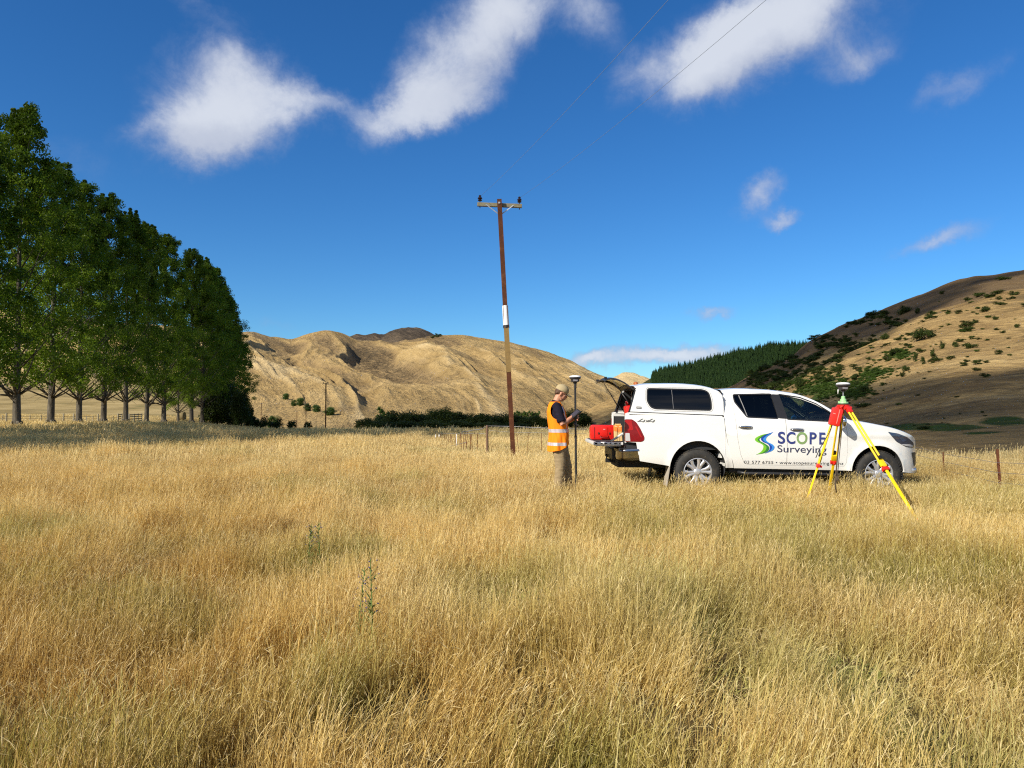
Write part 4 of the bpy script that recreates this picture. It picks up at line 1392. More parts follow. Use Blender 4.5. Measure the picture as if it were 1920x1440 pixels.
# ---------------------------------------------------------------- fences
RODM = simple('rusty_rod', (.16, .060, .030), .8, metal=.2, spec=.2, var=.5, scale=20)
FPOST = simple('fence_timber', (.16, .10, .065), .9, spec=.1, var=.4, scale=12)
PALEPOST = simple('pale_fence_timber', (.34, .30, .22), .9, spec=.1, var=.3, scale=10)
FWIRE = simple('fence_wire', (.20, .20, .21), .5, metal=.4)


def waratah(bm, base, h, lean, w=.022):
    b = Vector(base); t = b + Vector((lean[0], lean[1], h))
    tube(bm, [b - Vector((0, 0, .2)), t], [(w, w * .55), (w, w * .55)], seg=3)
    tube(bm, [b + Vector((w * .4, w * .3, -.2)), t + Vector((w * .4, w * .3, -.01))], w * .35, seg=4)


# fence beyond the power pole: timber post, rusty droppers, a sagging poly pipe along the top
root = empty('wire_fence', (((913 - 960) / FPX * 22), 22, 0))
tag(root, 'low broken wire fence with a timber post and rusty droppers left of the rusty pole', 'fence')
ox, oy = root.location.x, root.location.y


def loc(px, D, z=None):
    x = (px - 960) / FPX * D
    return Vector((x - ox, D - oy, (gh(x, D) if z is None else z)))


def zrow(row, D): return EYE + (HOR - row) / FPX * D


bm = bmesh.new(); p = loc(914, 22)
tube(bm, [p - Vector((0, 0, .3)), Vector((p.x - .01, p.y, zrow(797.5, 22)))], [.042, .036], seg=9)
bm_obj('post', bm, FPOST, root, angle=50)
rs = np.random.default_rng(4)
drop = [(866, 23.0, 811), (872, 23.2, 808), (877, 23.5, 812), (883, 23.2, 813), (888, 23.6, 812), (894.5, 23.0, 812), (862, 24.5, 814), (857, 25.2, 815), (851, 26, 815), (846, 26.8, 814), (842, 27.5, 813), (836, 28.6, 814), (831, 29.4, 813),
        (826, 30.5, 813), (988, 22.4, 811), (1016, 22.2, 812), (974, 22.5, 815), (869, 22.8, 812), (880, 22.9, 815)]
for px, D, row in drop:
    bm = bmesh.new(); p = loc(px, D)
    waratah(bm, p, zrow(row, D) - gh(p.x + ox, D), (rs.normal(0, .05), rs.normal(0, .04)), .013)
    bm_obj('dropper', bm, RODM, root)
for px, D in ((817, 31), (823.5, 31.5), (856, 25.2)):
    bm = bmesh.new(); p = loc(px, D); p.z = zrow(817, D)
    box(bm, p, (.03 if px != 823.5 else .05, .03, .10), None, .01); tube(bm, [Vector((p.x, p.y, -.2)), p], .012, seg=5)
    bm_obj('white_insulator', bm, WHITE, root)
for pts, r in (([(866, 23.0, 811), (870, 23.1, 808.5), (876, 23.2, 809), (884, 22.9, 807), (890, 22.8, 806), (898, 22.5, 805.5), (905, 22.3, 803.5), (910, 22.1, 800), (914, 22, 797.5)], .012),
               ([(914, 22, 798.5), (960, 21.8, 799.5), (1000, 21.4, 801.5), (1040, 21, 803), (1100, 20.5, 805)], .008),
               ([(914, 22, 806), (930, 22, 808), (960, 21.8, 810.5), (1040, 21, 812), (1100, 20.5, 813)], .004), ([(817, 31, 812), (866, 23, 813.5), (895, 23, 812), (914, 22, 814)], .006),
               ([(820, 27, 842), (850, 25, 835), (875, 23.5, 829)], .008)):
    bm = bmesh.new()
    tube(bm, [loc(a, D, zrow(row, D)) for a, D, row in pts], r, seg=6)
    bm_obj('wire', bm, FWIRE, root, smooth=True)

# fence on the right, behind the vehicle's nose
root = empty('wire_fence', (7.6, 12.6, 0)); ox, oy = 7.6, 12.6
tag(root, 'wire fence with brown steel posts in the grass to the right of the vehicle', 'fence')
for px, D, row, l in ((1865, 12.0, 842, -.06), (1768, 14.6, 858, -.02), (1660, 17.5, 850, .02), (2010, 9.8, 840, .03)):
    bm = bmesh.new(); p = loc(px, D); h = max(.62, zrow(row, D) - gh(p.x + ox, D))
    waratah(bm, Vector((p.x + .08 * (px == 1865), p.y, p.z)), h, (l, 0), .034 if px == 1865 else .022)
    bm_obj('post', bm, RODM, root)
for dz in (0, -.16, -.32):
    bm = bmesh.new()
    tube(bm, [loc(1600, 18.5, .72 + dz), loc(1660, 17.5, .70 + dz), loc(1768, 14.6, .56 + dz), loc(1865, 12.0, .70 + dz - .12), loc(2010, 9.8, .7 + dz), loc(2300, 7.6, .7 + dz)], .0035, seg=5)
    bm_obj('wire', bm, FWIRE, root, smooth=True)

# paddock fences behind the poplars
root = empty('post_fence', (-70, 100, gh(-70, 100))); ox, oy = -70, 100
tag(root, 'pale post and wire fence seen between the trunks of the poplars', 'fence')
zz = root.location.z
pts = []
for i, px in enumerate([-60, -25, 6, 13, 40, 57, 78, 100, 120, 139, 150, 163, 175, 185, 200, 213, 222, 229, 235]):
    D = 88 + i * 1.3
    x = (px - 960) / FPX * D; z = gh(x, D)
    h = 1.35 if px in (13, 120, 139, 185, 222) else 1.1
    bm = bmesh.new(); tube(bm, [(x - ox, D - oy, z - .3 - zz), (x - ox, D - oy, z + h - zz)], .10 if h > 1.2 else .055, seg=7)
    bm_obj('post', bm, PALEPOST, root, angle=50)
    pts.append(Vector((x - ox, D - oy, z - zz)))
for h in (.35, .65, .95):
    bm = bmesh.new(); tube(bm, [p + Vector((0, 0, h)) for p in pts], .018, seg=4); bm_obj('wire', bm, PALEPOST, root)
# stock yard rails and gate
root = empty('stock_yard', (-60, 112, gh(-60, 112))); ox, oy, zz = -60, 112, root.location.z
tag(root, 'small timber stock yard with rails between the middle poplar trunks', 'stock yard')
cs = [(243, 110), (252, 113), (259, 116), (266, 119), (222, 112), (229, 113.5)]
for px, D in cs:
    x = (px - 960) / FPX * D; z = gh(x, D)
    bm = bmesh.new(); box(bm, (x - ox, D - oy, z - zz + .6), (.17, .17, 1.7), None, .02); bm_obj('post', bm, PALEPOST, root)
for a, b in ((0, 1), (1, 2), (2, 3), (4, 5)):
    for h in (.3, .65, 1.0, 1.3):
        pa, pb = [Vector(((cs[q][0] - 960) / FPX * cs[q][1] - ox, cs[q][1] - oy + .1, gh((cs[q][0] - 960) / FPX * cs[q][1], cs[q][1]) - zz + h)) for q in (a, b)]
        ax = pb - pa; rot = Vector((1, 0, 0)).rotation_difference(ax.normalized()).to_matrix()
        bm = bmesh.new(); box(bm, (pa + pb) / 2, (ax.length, .04, .14), rot); bm_obj('rail', bm, PALEPOST, root)
# round bale of hay by the last trunks
bx_, by_ = (340 - 960) / FPX * 128, 128
bm = bmesh.new(); lathe(bm, [(.2, -.6), (.75, -.6), (.8, -.5), (.8, .5), (.75, .6), (.2, .6)], 20, 'X')
o = bm_obj('hay_bale', bm, simple('hay', (.42, .32, .16), .95, spec=.05, var=.35, scale=9), angle=40)
o.location = (bx_, by_, gh(bx_, by_) + .75); tag(o, 'round hay bale on the grass between the last two poplar trunks', 'hay bale')
# ---------------------------------------------------------------- the white double-cab utility vehicle
# local frame: x forward from the rear axle, -y the side that faces the camera, z up, metres
def crom(T, x):
    T = np.array(T, float); xs, ys = T[:, 0], T[:, 1]
    x = np.clip(np.asarray(x, float), xs[0], xs[-1])
    d = np.gradient(ys, xs)
    i = np.clip(np.searchsorted(xs, x) - 1, 0, len(xs) - 2)
    h = xs[i + 1] - xs[i]; t = (x - xs[i]) / h
    return (2 * t**3 - 3 * t**2 + 1) * ys[i] + (t**3 - 2 * t**2 + t) * h * d[i] + (-2 * t**3 + 3 * t**2) * ys[i + 1] + (t**3 - t**2) * h * d[i + 1]


HZ = [(.30, .80), (.42, .855), (.55, .885), (.75, .903), (.95, .908), (1.12, .904), (1.22, .896), (1.32, .872), (1.42, .838), (1.55, .785), (1.70, .712), (1.80, .655), (1.90, .59)]
HX = [(-1.3, .965), (-1.0, .99), (-.5, 1.0), (3.0, 1.0), (3.25, .995), (3.45, .975), (3.60, .93), (3.72, .85), (3.82, .74), (3.90, .60), (3.96, .42), (4.0, .22)]
TOP = [(.40, 1.800), (.60, 1.822), (.85, 1.832), (1.06, 1.825), (1.30, 1.815), (1.53, 1.79), (1.85, 1.728), (2.10, 1.622), (2.32, 1.490), (2.50, 1.372), (2.60, 1.322), (2.79, 1.288), (3.07, 1.238), (3.38, 1.172),
       (3.60, 1.10), (3.80, 1.02), (3.92, .95), (4.0, .90)]
ARCH_R, ARCH_F = (0.0, .455, .475), (3.06, .425, .452)      # centre x, centre z, radius


def hw(u, z):
    u = np.asarray(u, float); z = np.asarray(z, float)
    w = crom(HZ, z)
    # in front of the windscreen the body keeps its width up to the bonnet edge
    k = sst(u, 2.25, 2.65)
    w = w * (1 - k) + np.maximum(w, .90 - .10 * np.clip((z - 1.05) / .25, 0, 1) ** 2) * k
    for (cx, cz, r) in (ARCH_R, ARCH_F):
        d = np.hypot(u - cx, z - cz)
        w = w + .022 * np.exp(-((d - r) / .05) ** 2) * (z < 1.05)
    # a soft crease below the handles
    w = w + .006 * np.exp(-((z - (1.06 + (u - 1) * -.01)) / .03) ** 2)
    return w * crom(HX, u)


def hwt(u, z):        # the load tray has straight sides
    u = np.asarray(u, float); z = np.asarray(z, float)
    w = crom([(.40, .85), (.55, .885), (.75, .900), (.95, .905), (1.2, .900), (1.45, .893)], z) * crom(HX, u)
    d = np.hypot(u - ARCH_R[0], z - ARCH_R[1])
    return w + .022 * np.exp(-((d - ARCH_R[2]) / .05) ** 2) * (z < 1.05)


def fix_normals(o, fn, tol=.006):
    """true surface normals on the faces that lie on the body side, so the panels shade smoothly"""
    me = o.data
    nv = len(me.vertices); co = np.empty(nv * 3, np.float32); me.vertices.foreach_get('co', co); co = co.reshape(-1, 3)
    x, y, z = co[:, 0].astype(float), co[:, 1].astype(float), co[:, 2].astype(float)
    ok = np.abs(np.abs(y) - fn(x, z)) < tol
    eps = .004
    gx = (fn(x + eps, z) - fn(x - eps, z)) / (2 * eps); gz = (fn(x, z + eps) - fn(x, z - eps)) / (2 * eps)
    nn = np.stack([-gx, np.ones(nv), -gz], 1); nn /= np.linalg.norm(nn, axis=1)[:, None]; nn[:, 1] *= np.sign(y)
    cn = np.empty(len(me.loops) * 3, np.float32); me.corner_normals.foreach_get('vector', cn); cn = cn.reshape(-1, 3)
    for p in me.polygons:
        vs = list(p.vertices)
        if all(ok[v] for v in vs) and p.normal.y * co[vs[0], 1] > 0 and abs(p.normal.y) > .25:
            for li, v in zip(p.loop_indices, vs): cn[li] = nn[v]
    me.normals_split_custom_set([tuple(map(float, q)) for q in cn])


def hwc(u, z):        # canopy on the tray
    u = np.asarray(u, float); z = np.asarray(z, float)
    return crom([(1.30, .872), (1.45, .862), (1.60, .842), (1.75, .812), (1.85, .782), (1.92, .745)], z)


def inset(poly, d):
    """move the outline of a polygon inwards by d"""
    n = len(poly); A = sum(poly[i][0] * poly[(i + 1) % n][1] - poly[(i + 1) % n][0] * poly[i][1] for i in range(n))
    s = 1 if A > 0 else -1
    out = []
    for i in range(n):
        p0, p1, p2 = Vector(poly[i - 1]).to_2d(), Vector(poly[i]).to_2d(), Vector(poly[(i + 1) % n]).to_2d()
        e0 = (p1 - p0).normalized(); e1 = (p2 - p1).normalized()
        n0 = Vector((-e0.y, e0.x)) * s; n1 = Vector((-e1.y, e1.x)) * s
        b = n0 + n1
        if b.length < 1e-6: b = n0
        b.normalize()
        k = d / max(.35, b.dot(n0))
        out.append((p1.x + b.x * k, p1.y + b.y * k))
    return out


def roundpoly(P, r, n=5):
    """round the corners of a polygon"""
    out = []
    m = len(P)
    for i in range(m):
        p0, p1, p2 = Vector(P[i - 1]).to_2d(), Vector(P[i]).to_2d(), Vector(P[(i + 1) % m]).to_2d()
        a = (p0 - p1); b = (p2 - p1)
        k = min(r, a.length * .45, b.length * .45)
        A = p1 + a.normalized() * k; B = p1 + b.normalized() * k
        for j in range(n + 1):
            t = j / n
            q = A * (1 - t) ** 2 + p1 * 2 * t * (1 - t) + B * t * t
            out.append((q.x, q.y))
    return out


def sheet2d(outer, holes=(), step=.06):
    """flat sheet in (u,z) with holes, cut finely so that it can be bent"""
    bm = bmesh.new()
    def loop(P):
        vs = [bm.verts.new((p[0], 0, p[1])) for p in P]
        return [bm.edges.new((vs[i], vs[(i + 1) % len(vs)])) for i in range(len(vs))]
    ed = loop(outer)
    for h in holes: ed += loop(h)
    bmesh.ops.triangle_fill(bm, use_beauty=True, use_dissolve=False, edges=ed, normal=(0, -1, 0))
    xs = [v.co.x for v in bm.verts]; zs = [v.co.z for v in bm.verts]
    for k in np.arange(math.floor(min(xs) / step) * step + step * .37, max(xs), step):
        bmesh.ops.bisect_plane(bm, geom=bm.verts[:] + bm.edges[:] + bm.faces[:], plane_co=(k, 0, 0), plane_no=(1, 0, 0))
    for k in np.arange(math.floor(min(zs) / step) * step + step * .41, max(zs), step):
        bmesh.ops.bisect_plane(bm, geom=bm.verts[:] + bm.edges[:] + bm.faces[:], plane_co=(0, 0, k), plane_no=(0, 0, 1))
    # interior points on long thin triangles give dents; join flat neighbours back into quads
    bmesh.ops.join_triangles(bm, faces=bm.faces[:], angle_face_threshold=1, angle_shape_threshold=3)
    return bm


def bend(bm, side, off, thick, fn):
    """bend the flat sheet onto the body side and give it thickness"""
    outer = bm.verts[:]
    ret = None
    co = np.array([v.co[:] for v in outer])
    W_ = fn(co[:, 0], co[:, 2])
    eps = .01
    gx = (fn(co[:, 0] + eps, co[:, 2]) - fn(co[:, 0] - eps, co[:, 2])) / (2 * eps)
    gz = (fn(co[:, 0], co[:, 2] + eps) - fn(co[:, 0], co[:, 2] - eps)) / (2 * eps)
    nn = np.stack([-gx, np.ones(len(gx)), -gz], 1); nn /= np.linalg.norm(nn, axis=1)[:, None]
    P = np.stack([co[:, 0], W_, co[:, 2]], 1)
    o = P + nn * off
    inn = P + nn * (off - thick)
    if thick > 0:
        geo = bmesh.ops.duplicate(bm, geom=bm.verts[:] + bm.edges[:] + bm.faces[:])
        vmap = geo['vert_map']
        bounds = [ed for ed in bm.edges if ed.is_boundary and ed.verts[0] in vmap and ed.verts[1] in vmap and ed.verts[0] in set(outer)]
        oset = set(outer)
        for v, a, b in zip(outer, o, inn):
            v.co = (a[0], side * a[1], a[2]); vmap[v].co = (b[0], side * b[1], b[2])
        for ed in bounds:
            v0, v1 = ed.verts
            if v0 in oset and v1 in oset:
                try: bm.faces.new((v0, v1, vmap[v1], vmap[v0]))
                except ValueError: pass
    else:
        for v, a in zip(outer, o): v.co = (a[0], side * a[1], a[2])
    return bm


def panel(name, outer, holes, mat, parent, side=-1, off=0., thick=.02, fn=hw, step=.06, angle=35):
    bm = sheet2d(outer, holes, step)
    bend(bm, side, off, thick, fn)
    o = bm_obj(name, bm, mat, parent, angle=angle)
    if thick > 0: fix_normals(o, fn, .006 + abs(off))
    return o


def merge(dst, src):
    me = bpy.data.meshes.new('tmp'); src.to_mesh(me); src.free(); dst.from_mesh(me); bpy.data.meshes.remove(me)


def glass_mat(name, tint, refl=1.0):
    m, g = mat_nodes(name)
    t = g.n('ShaderNodeBsdfTransparent'); t.inputs[0].default_value = tint + (1,)
    gl = g.n('ShaderNodeBsdfGlossy'); gl.inputs['Roughness'].default_value = .015; gl.inputs[0].default_value = (refl, refl, refl, 1)
    fr = g.n('ShaderNodeFresnel'); fr.inputs[0].default_value = 1.5
    mx = g.n('ShaderNodeMixShader'); g.put(mx.inputs[0], fr.outputs[0])
    g.t.links.new(t.outputs[0], mx.inputs[1]); g.t.links.new(gl.outputs[0], mx.inputs[2])
    finish(g, mx.outputs[0])
    return m


def white_paint():
    m, g = mat_nodes('white_paint')
    tc = g.n('ShaderNodeTexCoord').outputs['Object']
    x, y, z = g.xyz(tc)
    n = g.noise(tc, 3, 8, .7)
    low = g.sstep(g.m('ADD', z, g.m('MULTIPLY', n, .35)), .95, .55)
    col = g.mix(g.m('MULTIPLY', low, g.m('MULTIPLY', n, .5)), (.76, .76, .75, 1), (.52, .46, .36, 1))
    b = pbsdf(g, col, g.m('ADD', .22, g.m('MULTIPLY', low, .25)), spec=.5, coat=.6)
    finish(g, b)
    return m


PAINT = white_paint()
BLACKP = simple('black_plastic', (.016, .016, .018), .45, var=.2)
DARKIN = simple('dark_interior', (.022, .023, .026), .8, var=.2)
RUBBER = simple('tyre_rubber', (.028, .027, .026), .75, spec=.3, var=.35, scale=14, dirt=(.09, .075, .055, 1))
ALLOY = simple('alloy_silver', (.58, .58, .60), .30, metal=.6, var=.06)
CHROME = simple('chrome', (.55, .56, .60), .10, metal=1.0, var=.03)
REDL = simple('red_lens', (.19, .004, .008), .22, spec=.4, coat=.15, var=.25, scale=16)
REDL2 = simple('bright_red_lens', (.36, .007, .010), .22, spec=.4, coat=.15, var=.2, scale=16)
CLEARL = simple('grey_lens', (.50, .50, .52), .1, spec=.8, coat=1)
GLASS_F = glass_mat('cab_glass', (.62, .72, .72))
GLASS_R = glass_mat('privacy_glass', (.10, .12, .15))
GLASS_C = glass_mat('canopy_glass', (.055, .06, .10))
SEATM = simple('seat_fabric', (.085, .085, .09), .9, var=.3, scale=20)

ute = empty('pickup_truck', (3.16, 13.56, gh(3.16, 12.8) - .02), (0, R(.55), 0))
tag(ute, 'white double-cab pickup with a canopy, surveying lettering on its doors and the tailgate down', 'pickup truck')


def arc(c, a0, a1, n=16):
    return [(c[0] + c[2] * math.cos(R(a)), c[1] + c[2] * math.sin(R(a))) for a in np.linspace(a0, a1, n)]


def zs(u):                      # top edge of the side skin
    return float(crom(TOP, u)) - .040 + .012 * float(sst(u, 2.5, 2.9))


# --- cab side skins with the two door openings each
cab_outer = [(.620, .47)] + [(2.60, .448)] + [(p[0], max(p[1], .44)) for p in arc(ARCH_F, 178, 4, 20)] + [(3.50, .43), (3.75, .40), (3.96, .42), (3.985, .60)]
cab_outer += [(u, zs(u)) for u in np.linspace(3.97, .47, 44)]
cab_outer += [(.450, 1.50), (.452, 1.30), (.480, 1.05), (.535, .75), (.605, .55)]
rdoor = [(.625, zs(.625) - .022), (1.02, zs(1.02) - .022), (1.425, zs(1.425) - .022), (1.455, 1.50), (1.497, 1.30), (1.515, .90), (1.512, .525), (.86, .53), (.785, .56), (.725, .70), (.675, .95), (.64, 1.30), (.62, 1.55)]
fdoor = [(1.425, zs(1.425) - .022), (1.60, zs(1.60) - .026), (1.82, zs(1.82) - .032), (2.05, zs(2.05) - .034), (2.25, zs(2.25) - .036), (2.42, zs(2.42) - .04), (2.515, 1.26), (2.545, 1.10), (2.548, .80), (2.53, .58), (2.49, .52), (1.512, .525), (1.515, .90), (1.497, 1.30), (1.455, 1.50)]
rdoor_c = rdoor
bm_all = bmesh.new()
# both openings are cut as one hole; the doors fill it
both = [rdoor[0], rdoor[1], rdoor[2]] + fdoor[1:12] + [(.86, .53), (.785, .56), (.725, .70), (.675, .95), (.64, 1.30), (.62, 1.55)]
for side in (-1, 1):
    b = sheet2d(cab_outer, [both], .07); bend(b, side, 0, .018, hw); merge(bm_all, b)
# roof, pillars, bonnet: strips across the body; the windscreen is left open
us = np.concatenate([np.linspace(.455, 1.9, 22), np.linspace(1.95, 2.52, 12), np.linspace(2.58, 3.985, 26)])
NS = 25
grid = []
for u in us:
    w0 = float(hw(u, zs(u))); t_ = float(crom(TOP, u)); z0 = zs(u)
    row = []
    for j in range(NS):
        ph = math.pi * j / (NS - 1)
        c_, s_ = math.cos(ph), math.sin(ph)
        y = math.copysign(abs(c_) ** (2 / 3.2), c_) * w0; z = z0 + (t_ - z0 + .02) * abs(s_) ** (2 / 3.2)
        row.append(bm_all.verts.new((u, -y, z)))
    grid.append(row)
for i in range(len(us) - 1):
    for j in range(NS - 1):
        um = (us[i] + us[i + 1]) / 2
        if 1.98 < um < 2.50 and 4 <= j <= NS - 6: continue
        bm_all.faces.new((grid[i][j], grid[i + 1][j], grid[i + 1][j + 1], grid[i][j + 1]))
# nose and back of the cab
def capface(u, zlo, mat_dir):
    zz = np.linspace(zlo, zs(u), 8)
    L_ = [bm_all.verts.new((u, -float(hw(u, z)), z)) for z in zz] + [bm_all.verts.new((u, -float(hw(u, zs(u))) * .5, zs(u) + .04)), bm_all.verts.new((u, float(hw(u, zs(u))) * .5, zs(u) + .04))] + [bm_all.verts.new((u, float(hw(u, z)), z)) for z in zz[::-1]]
    bm_all.faces.new(L_)
capface(.46, .50, -1)
capface(3.983, .42, 1)
body = bm_obj('body', bm_all, PAINT, ute, angle=38); fix_normals(body, hw)

# doors
rwin = roundpoly([(.655, 1.722), (1.315, 1.740), (1.375, 1.325), (.845, 1.345), (.665, 1.60)], .03, 3)
rwin_glass = inset(rwin, -.012)
fwin = roundpoly([(1.445, 1.736), (1.80, 1.684), (2.06, 1.578), (2.27, 1.437), (2.385, 1.335), (2.36, 1.282), (1.53, 1.315)], .025, 3)
fwin_glass = inset(fwin, -.012)
for side in (-1, 1):
    for nm, out_, win, gl, hx, hz in (('rear_door', rdoor, rwin, GLASS_R, .805, 1.175), ('front_door', fdoor, fwin, GLASS_F, 1.68, 1.140)):
        d = panel(nm, inset(out_, .0045), [win], PAINT, ute, side, 0, .03, step=.07)
        panel('window', inset(win, -.012), [], gl, d, side, -.010, .004, step=.09)
        # rubber seal round the glass
        panel('seal', inset(win, -.014), [inset(win, .006)], BLACKP, d, side, .0025, .006, step=.12)
        # handle
        bm = bmesh.new()
        yb = side * float(hw(hx, hz))
        tube(bm, [(hx - .115, yb, hz), (hx - .085, yb + side * .028, hz), (hx, yb + side * .036, hz + .002), (hx + .085, yb + side * .028, hz), (hx + .115, yb, hz)], [(.014, .010), (.017, .010), (.019, .010), (.017, .010), (.014, .010)], seg=10, ref=(0, 0, 1))
        bm_obj('handle', bm, CHROME, d, smooth=True)
        cup = [(hx + .075 * math.cos(a), hz - .006 + .026 * math.sin(a)) for a in np.linspace(0, 2 * math.pi, 20)[:-1]]
        panel('handle_recess', cup, [], simple('shadow_gap', (.20, .20, .20), .6), d, side, .0015, .004, step=.1)  # grey patch paints the shade in the hollow behind the handle
    # black B pillar and door gap filler
    panel('pillar_trim', roundpoly([(1.327, 1.738), (1.437, 1.732), (1.522, 1.318), (1.388, 1.325)], .01, 2), [], BLACKP, ute, side, .003, .008, step=.1)
    panel('quarter_bar', [(.745, 1.725), (.753, 1.725), (.856, 1.35), (.847, 1.35)], [], simple('bar_grey', (.28, .28, .29), .4), ute, side, .002, .012, step=.1)
    # mirror
    bm = bmesh.new()
    yb = side * (float(hw(2.40, 1.30)) + .02)
    tube(bm, [(2.36, yb, 1.29), (2.38, yb + side * .09, 1.30)], .022, seg=8)
    tube(bm, [(2.42, yb + side * .06, 1.27), (2.40, yb + side * .15, 1.28), (2.39, yb + side * .235, 1.275)], [(.10, .05), (.115, .055), (.085, .04)], seg=12, ref=(0, 0, 1), round_ends=True)
    bm_obj('mirror', bm, CHROME, ute, smooth=True)
    # headlight: dark housing with bright lenses inside
    hl = [(3.235, 1.115), (3.42, 1.085), (3.60, 1.02), (3.74, .93), (3.80, .84), (3.72, .842), (3.55, .865), (3.38, .95)]
    hlp = panel('headlight', roundpoly(hl, .02, 3), [], simple('headlight_smoke', (.035, .045, .075), .06, spec=.9, coat=1, var=.4, scale=12), ute, side, .006, .03, step=.05)
    panel('reflector', roundpoly([(3.40, 1.045), (3.50, 1.02), (3.58, .965), (3.50, .94)], .02, 3), [], simple('reflector_blue', (.10, .13, .22), .15, metal=.6), hlp, side, .009, .01, step=.05)
    panel('lamp_strip', roundpoly([(3.46, .905), (3.64, .905), (3.74, .875), (3.72, .855), (3.56, .875)], .008, 2), [], CLEARL, hlp, side, .009, .01, step=.05)
    # fog lamp recess + lower trim
    panel('fog_lamp_recess', roundpoly([(3.70, .76), (3.86, .76), (3.90, .56), (3.78, .52)], .02, 3), [], BLACKP, ute, side, .004, .02, step=.05)
    # wheel arch lip liners
    for (cx, cz, r) in (ARCH_R, ARCH_F):
        bm = bmesh.new()
        n = 22
        A = [(cx + (r - .004) * math.cos(R(a)), cz + (r - .004) * math.sin(R(a))) for a in np.linspace(-18, 198, n)]
        ro = [bm.verts.new((p[0], side * (float(hw(p[0], p[1])) - .012), p[1])) for p in A]
        ri = [bm.verts.new((p[0], side * .50, p[1])) for p in A]
        for i in range(n - 1): bm.faces.new((ro[i], ro[i + 1], ri[i + 1], ri[i]))
        c_ = bm.verts.new((cx, side * .50, cz))
        for i in range(n - 1): bm.faces.new((ri[i], ri[i + 1], c_))
        bm_obj('wheel_arch_liner', bm, DARKIN, ute, smooth=True)
    # mudflaps
    bm = bmesh.new(); box(bm, (-.50, side * .76, .33), (.02, .26, .36), Euler((0, R(8), 0)).to_matrix(), .004)
    bm_obj('mudflap', bm, simple('dusty_mudflap', (.36, .32, .27), .9, spec=.1, var=.3), ute)
    bm = bmesh.new(); box(bm, (2.60 - .02, side * .78, .34), (.02, .20, .22), None, .004); bm_obj('mudflap', bm, BLACKP, ute)
    # side step
    bm = bmesh.new(); tube(bm, [(.70, side * .83, .40), (.80, side * .90, .385), (2.4, side * .90, .375), (2.5, side * .83, .39)], .028, seg=8)
    bm_obj('side_step', bm, BLACKP, ute, smooth=True)

# windscreen and back window, following the roof strip
def strip_patch(name, u0, u1, j0, j1, mat, off):
    bm = bmesh.new(); rows = []
    for u in np.linspace(u0, u1, 10):
        w0 = float(hw(u, zs(u))); t_ = float(crom(TOP, u)); z0 = zs(u); row = []
        for k in np.linspace(j0, j1, 18):
            ph = math.pi * k / (NS - 1); c_, s_ = math.cos(ph), math.sin(ph)
            row.append(bm.verts.new((u, -math.copysign(abs(c_) ** (2 / 3.2), c_) * w0, z0 + (t_ - z0 + .02) * abs(s_) ** (2 / 3.2) + off)))
        rows.append(row)
    for a, b in zip(rows, rows[1:]):
        for j in range(17): bm.faces.new((a[j], b[j], b[j + 1], a[j + 1]))
    return bm_obj(name, bm, mat, ute, smooth=True)
strip_patch('windscreen', 1.96, 2.53, 3.6, NS - 4.6, GLASS_F, -.006)
# bonnet shut line: slim dark gap along the wing
for side in (-1, 1):
    bm = bmesh.new()
    pts = [(u, side * float(hw(u, zs(u))) * .955, zs(u) + .052 - (.0 if u < 3.5 else .004)) for u in np.linspace(2.62, 3.25, 14)]
    tube(bm, pts, .0025, seg=5); bm_obj('bonnet_gap', bm, BLACKP, ute, smooth=True)
# grille and front bumper pieces
bm = bmesh.new(); tube(bm, [(3.93, -.42, .80), (3.99, -.2, .80), (4.0, 0, .80), (3.99, .2, .80), (3.93, .42, .80)], [(.13, .02)] * 5, seg=10, ref=(0, 0, 1)); bm_obj('grille', bm, BLACKP, ute, angle=40)
bm = bmesh.new(); tube(bm, [(3.70, -.76, .45), (3.86, -.60, .44), (3.97, -.30, .43), (3.99, 0, .43), (3.97, .3, .43), (3.86, .60, .44), (3.70, .76, .45)], [(.05, .03)] * 7, seg=10, ref=(0, 0, 1)); bm_obj('bumper', bm, ALLOY, ute, smooth=True)

# --- load tray
tray_outer = [(-1.235, .90), (-1.235, 1.385), (-1.20, 1.40)] + [(u, 1.398 - (u + 1.2) * .030) for u in np.linspace(-1.15, .40, 12)] + [(.444, 1.33), (.464, 1.10), (.502, .90), (.558, .70), (.612, .475), (.475, .475)]
tray_outer += [(p[0], max(p[1], .475)) for p in arc(ARCH_R, 2, 178, 20)] + [(-.50, .50), (-.985, .575), (-1.03, .78), (-1.05, .89)]
bm_all = bmesh.new()
for side in (-1, 1):
    b = sheet2d(tray_outer, [], .07); bend(b, side, 0, .02, hwt); merge(bm_all, b)
    # capping rail along the top
    box(bm_all, (-.38, side * .872, 1.365), (1.60, .045, .03), Euler((0, R(1.7), 0)).to_matrix(), .006)
box(bm_all, (.41, 0, 1.0), (.03, 1.70, .72), None)
tray = bm_obj('load_tray', bm_all, PAINT, ute, angle=38); fix_normals(tray, hwt)
bm = bmesh.new(); box(bm, (-.41, 0, .80), (1.64, 1.66, .05)); bm_obj('tray_floor', bm, DARKIN, ute)
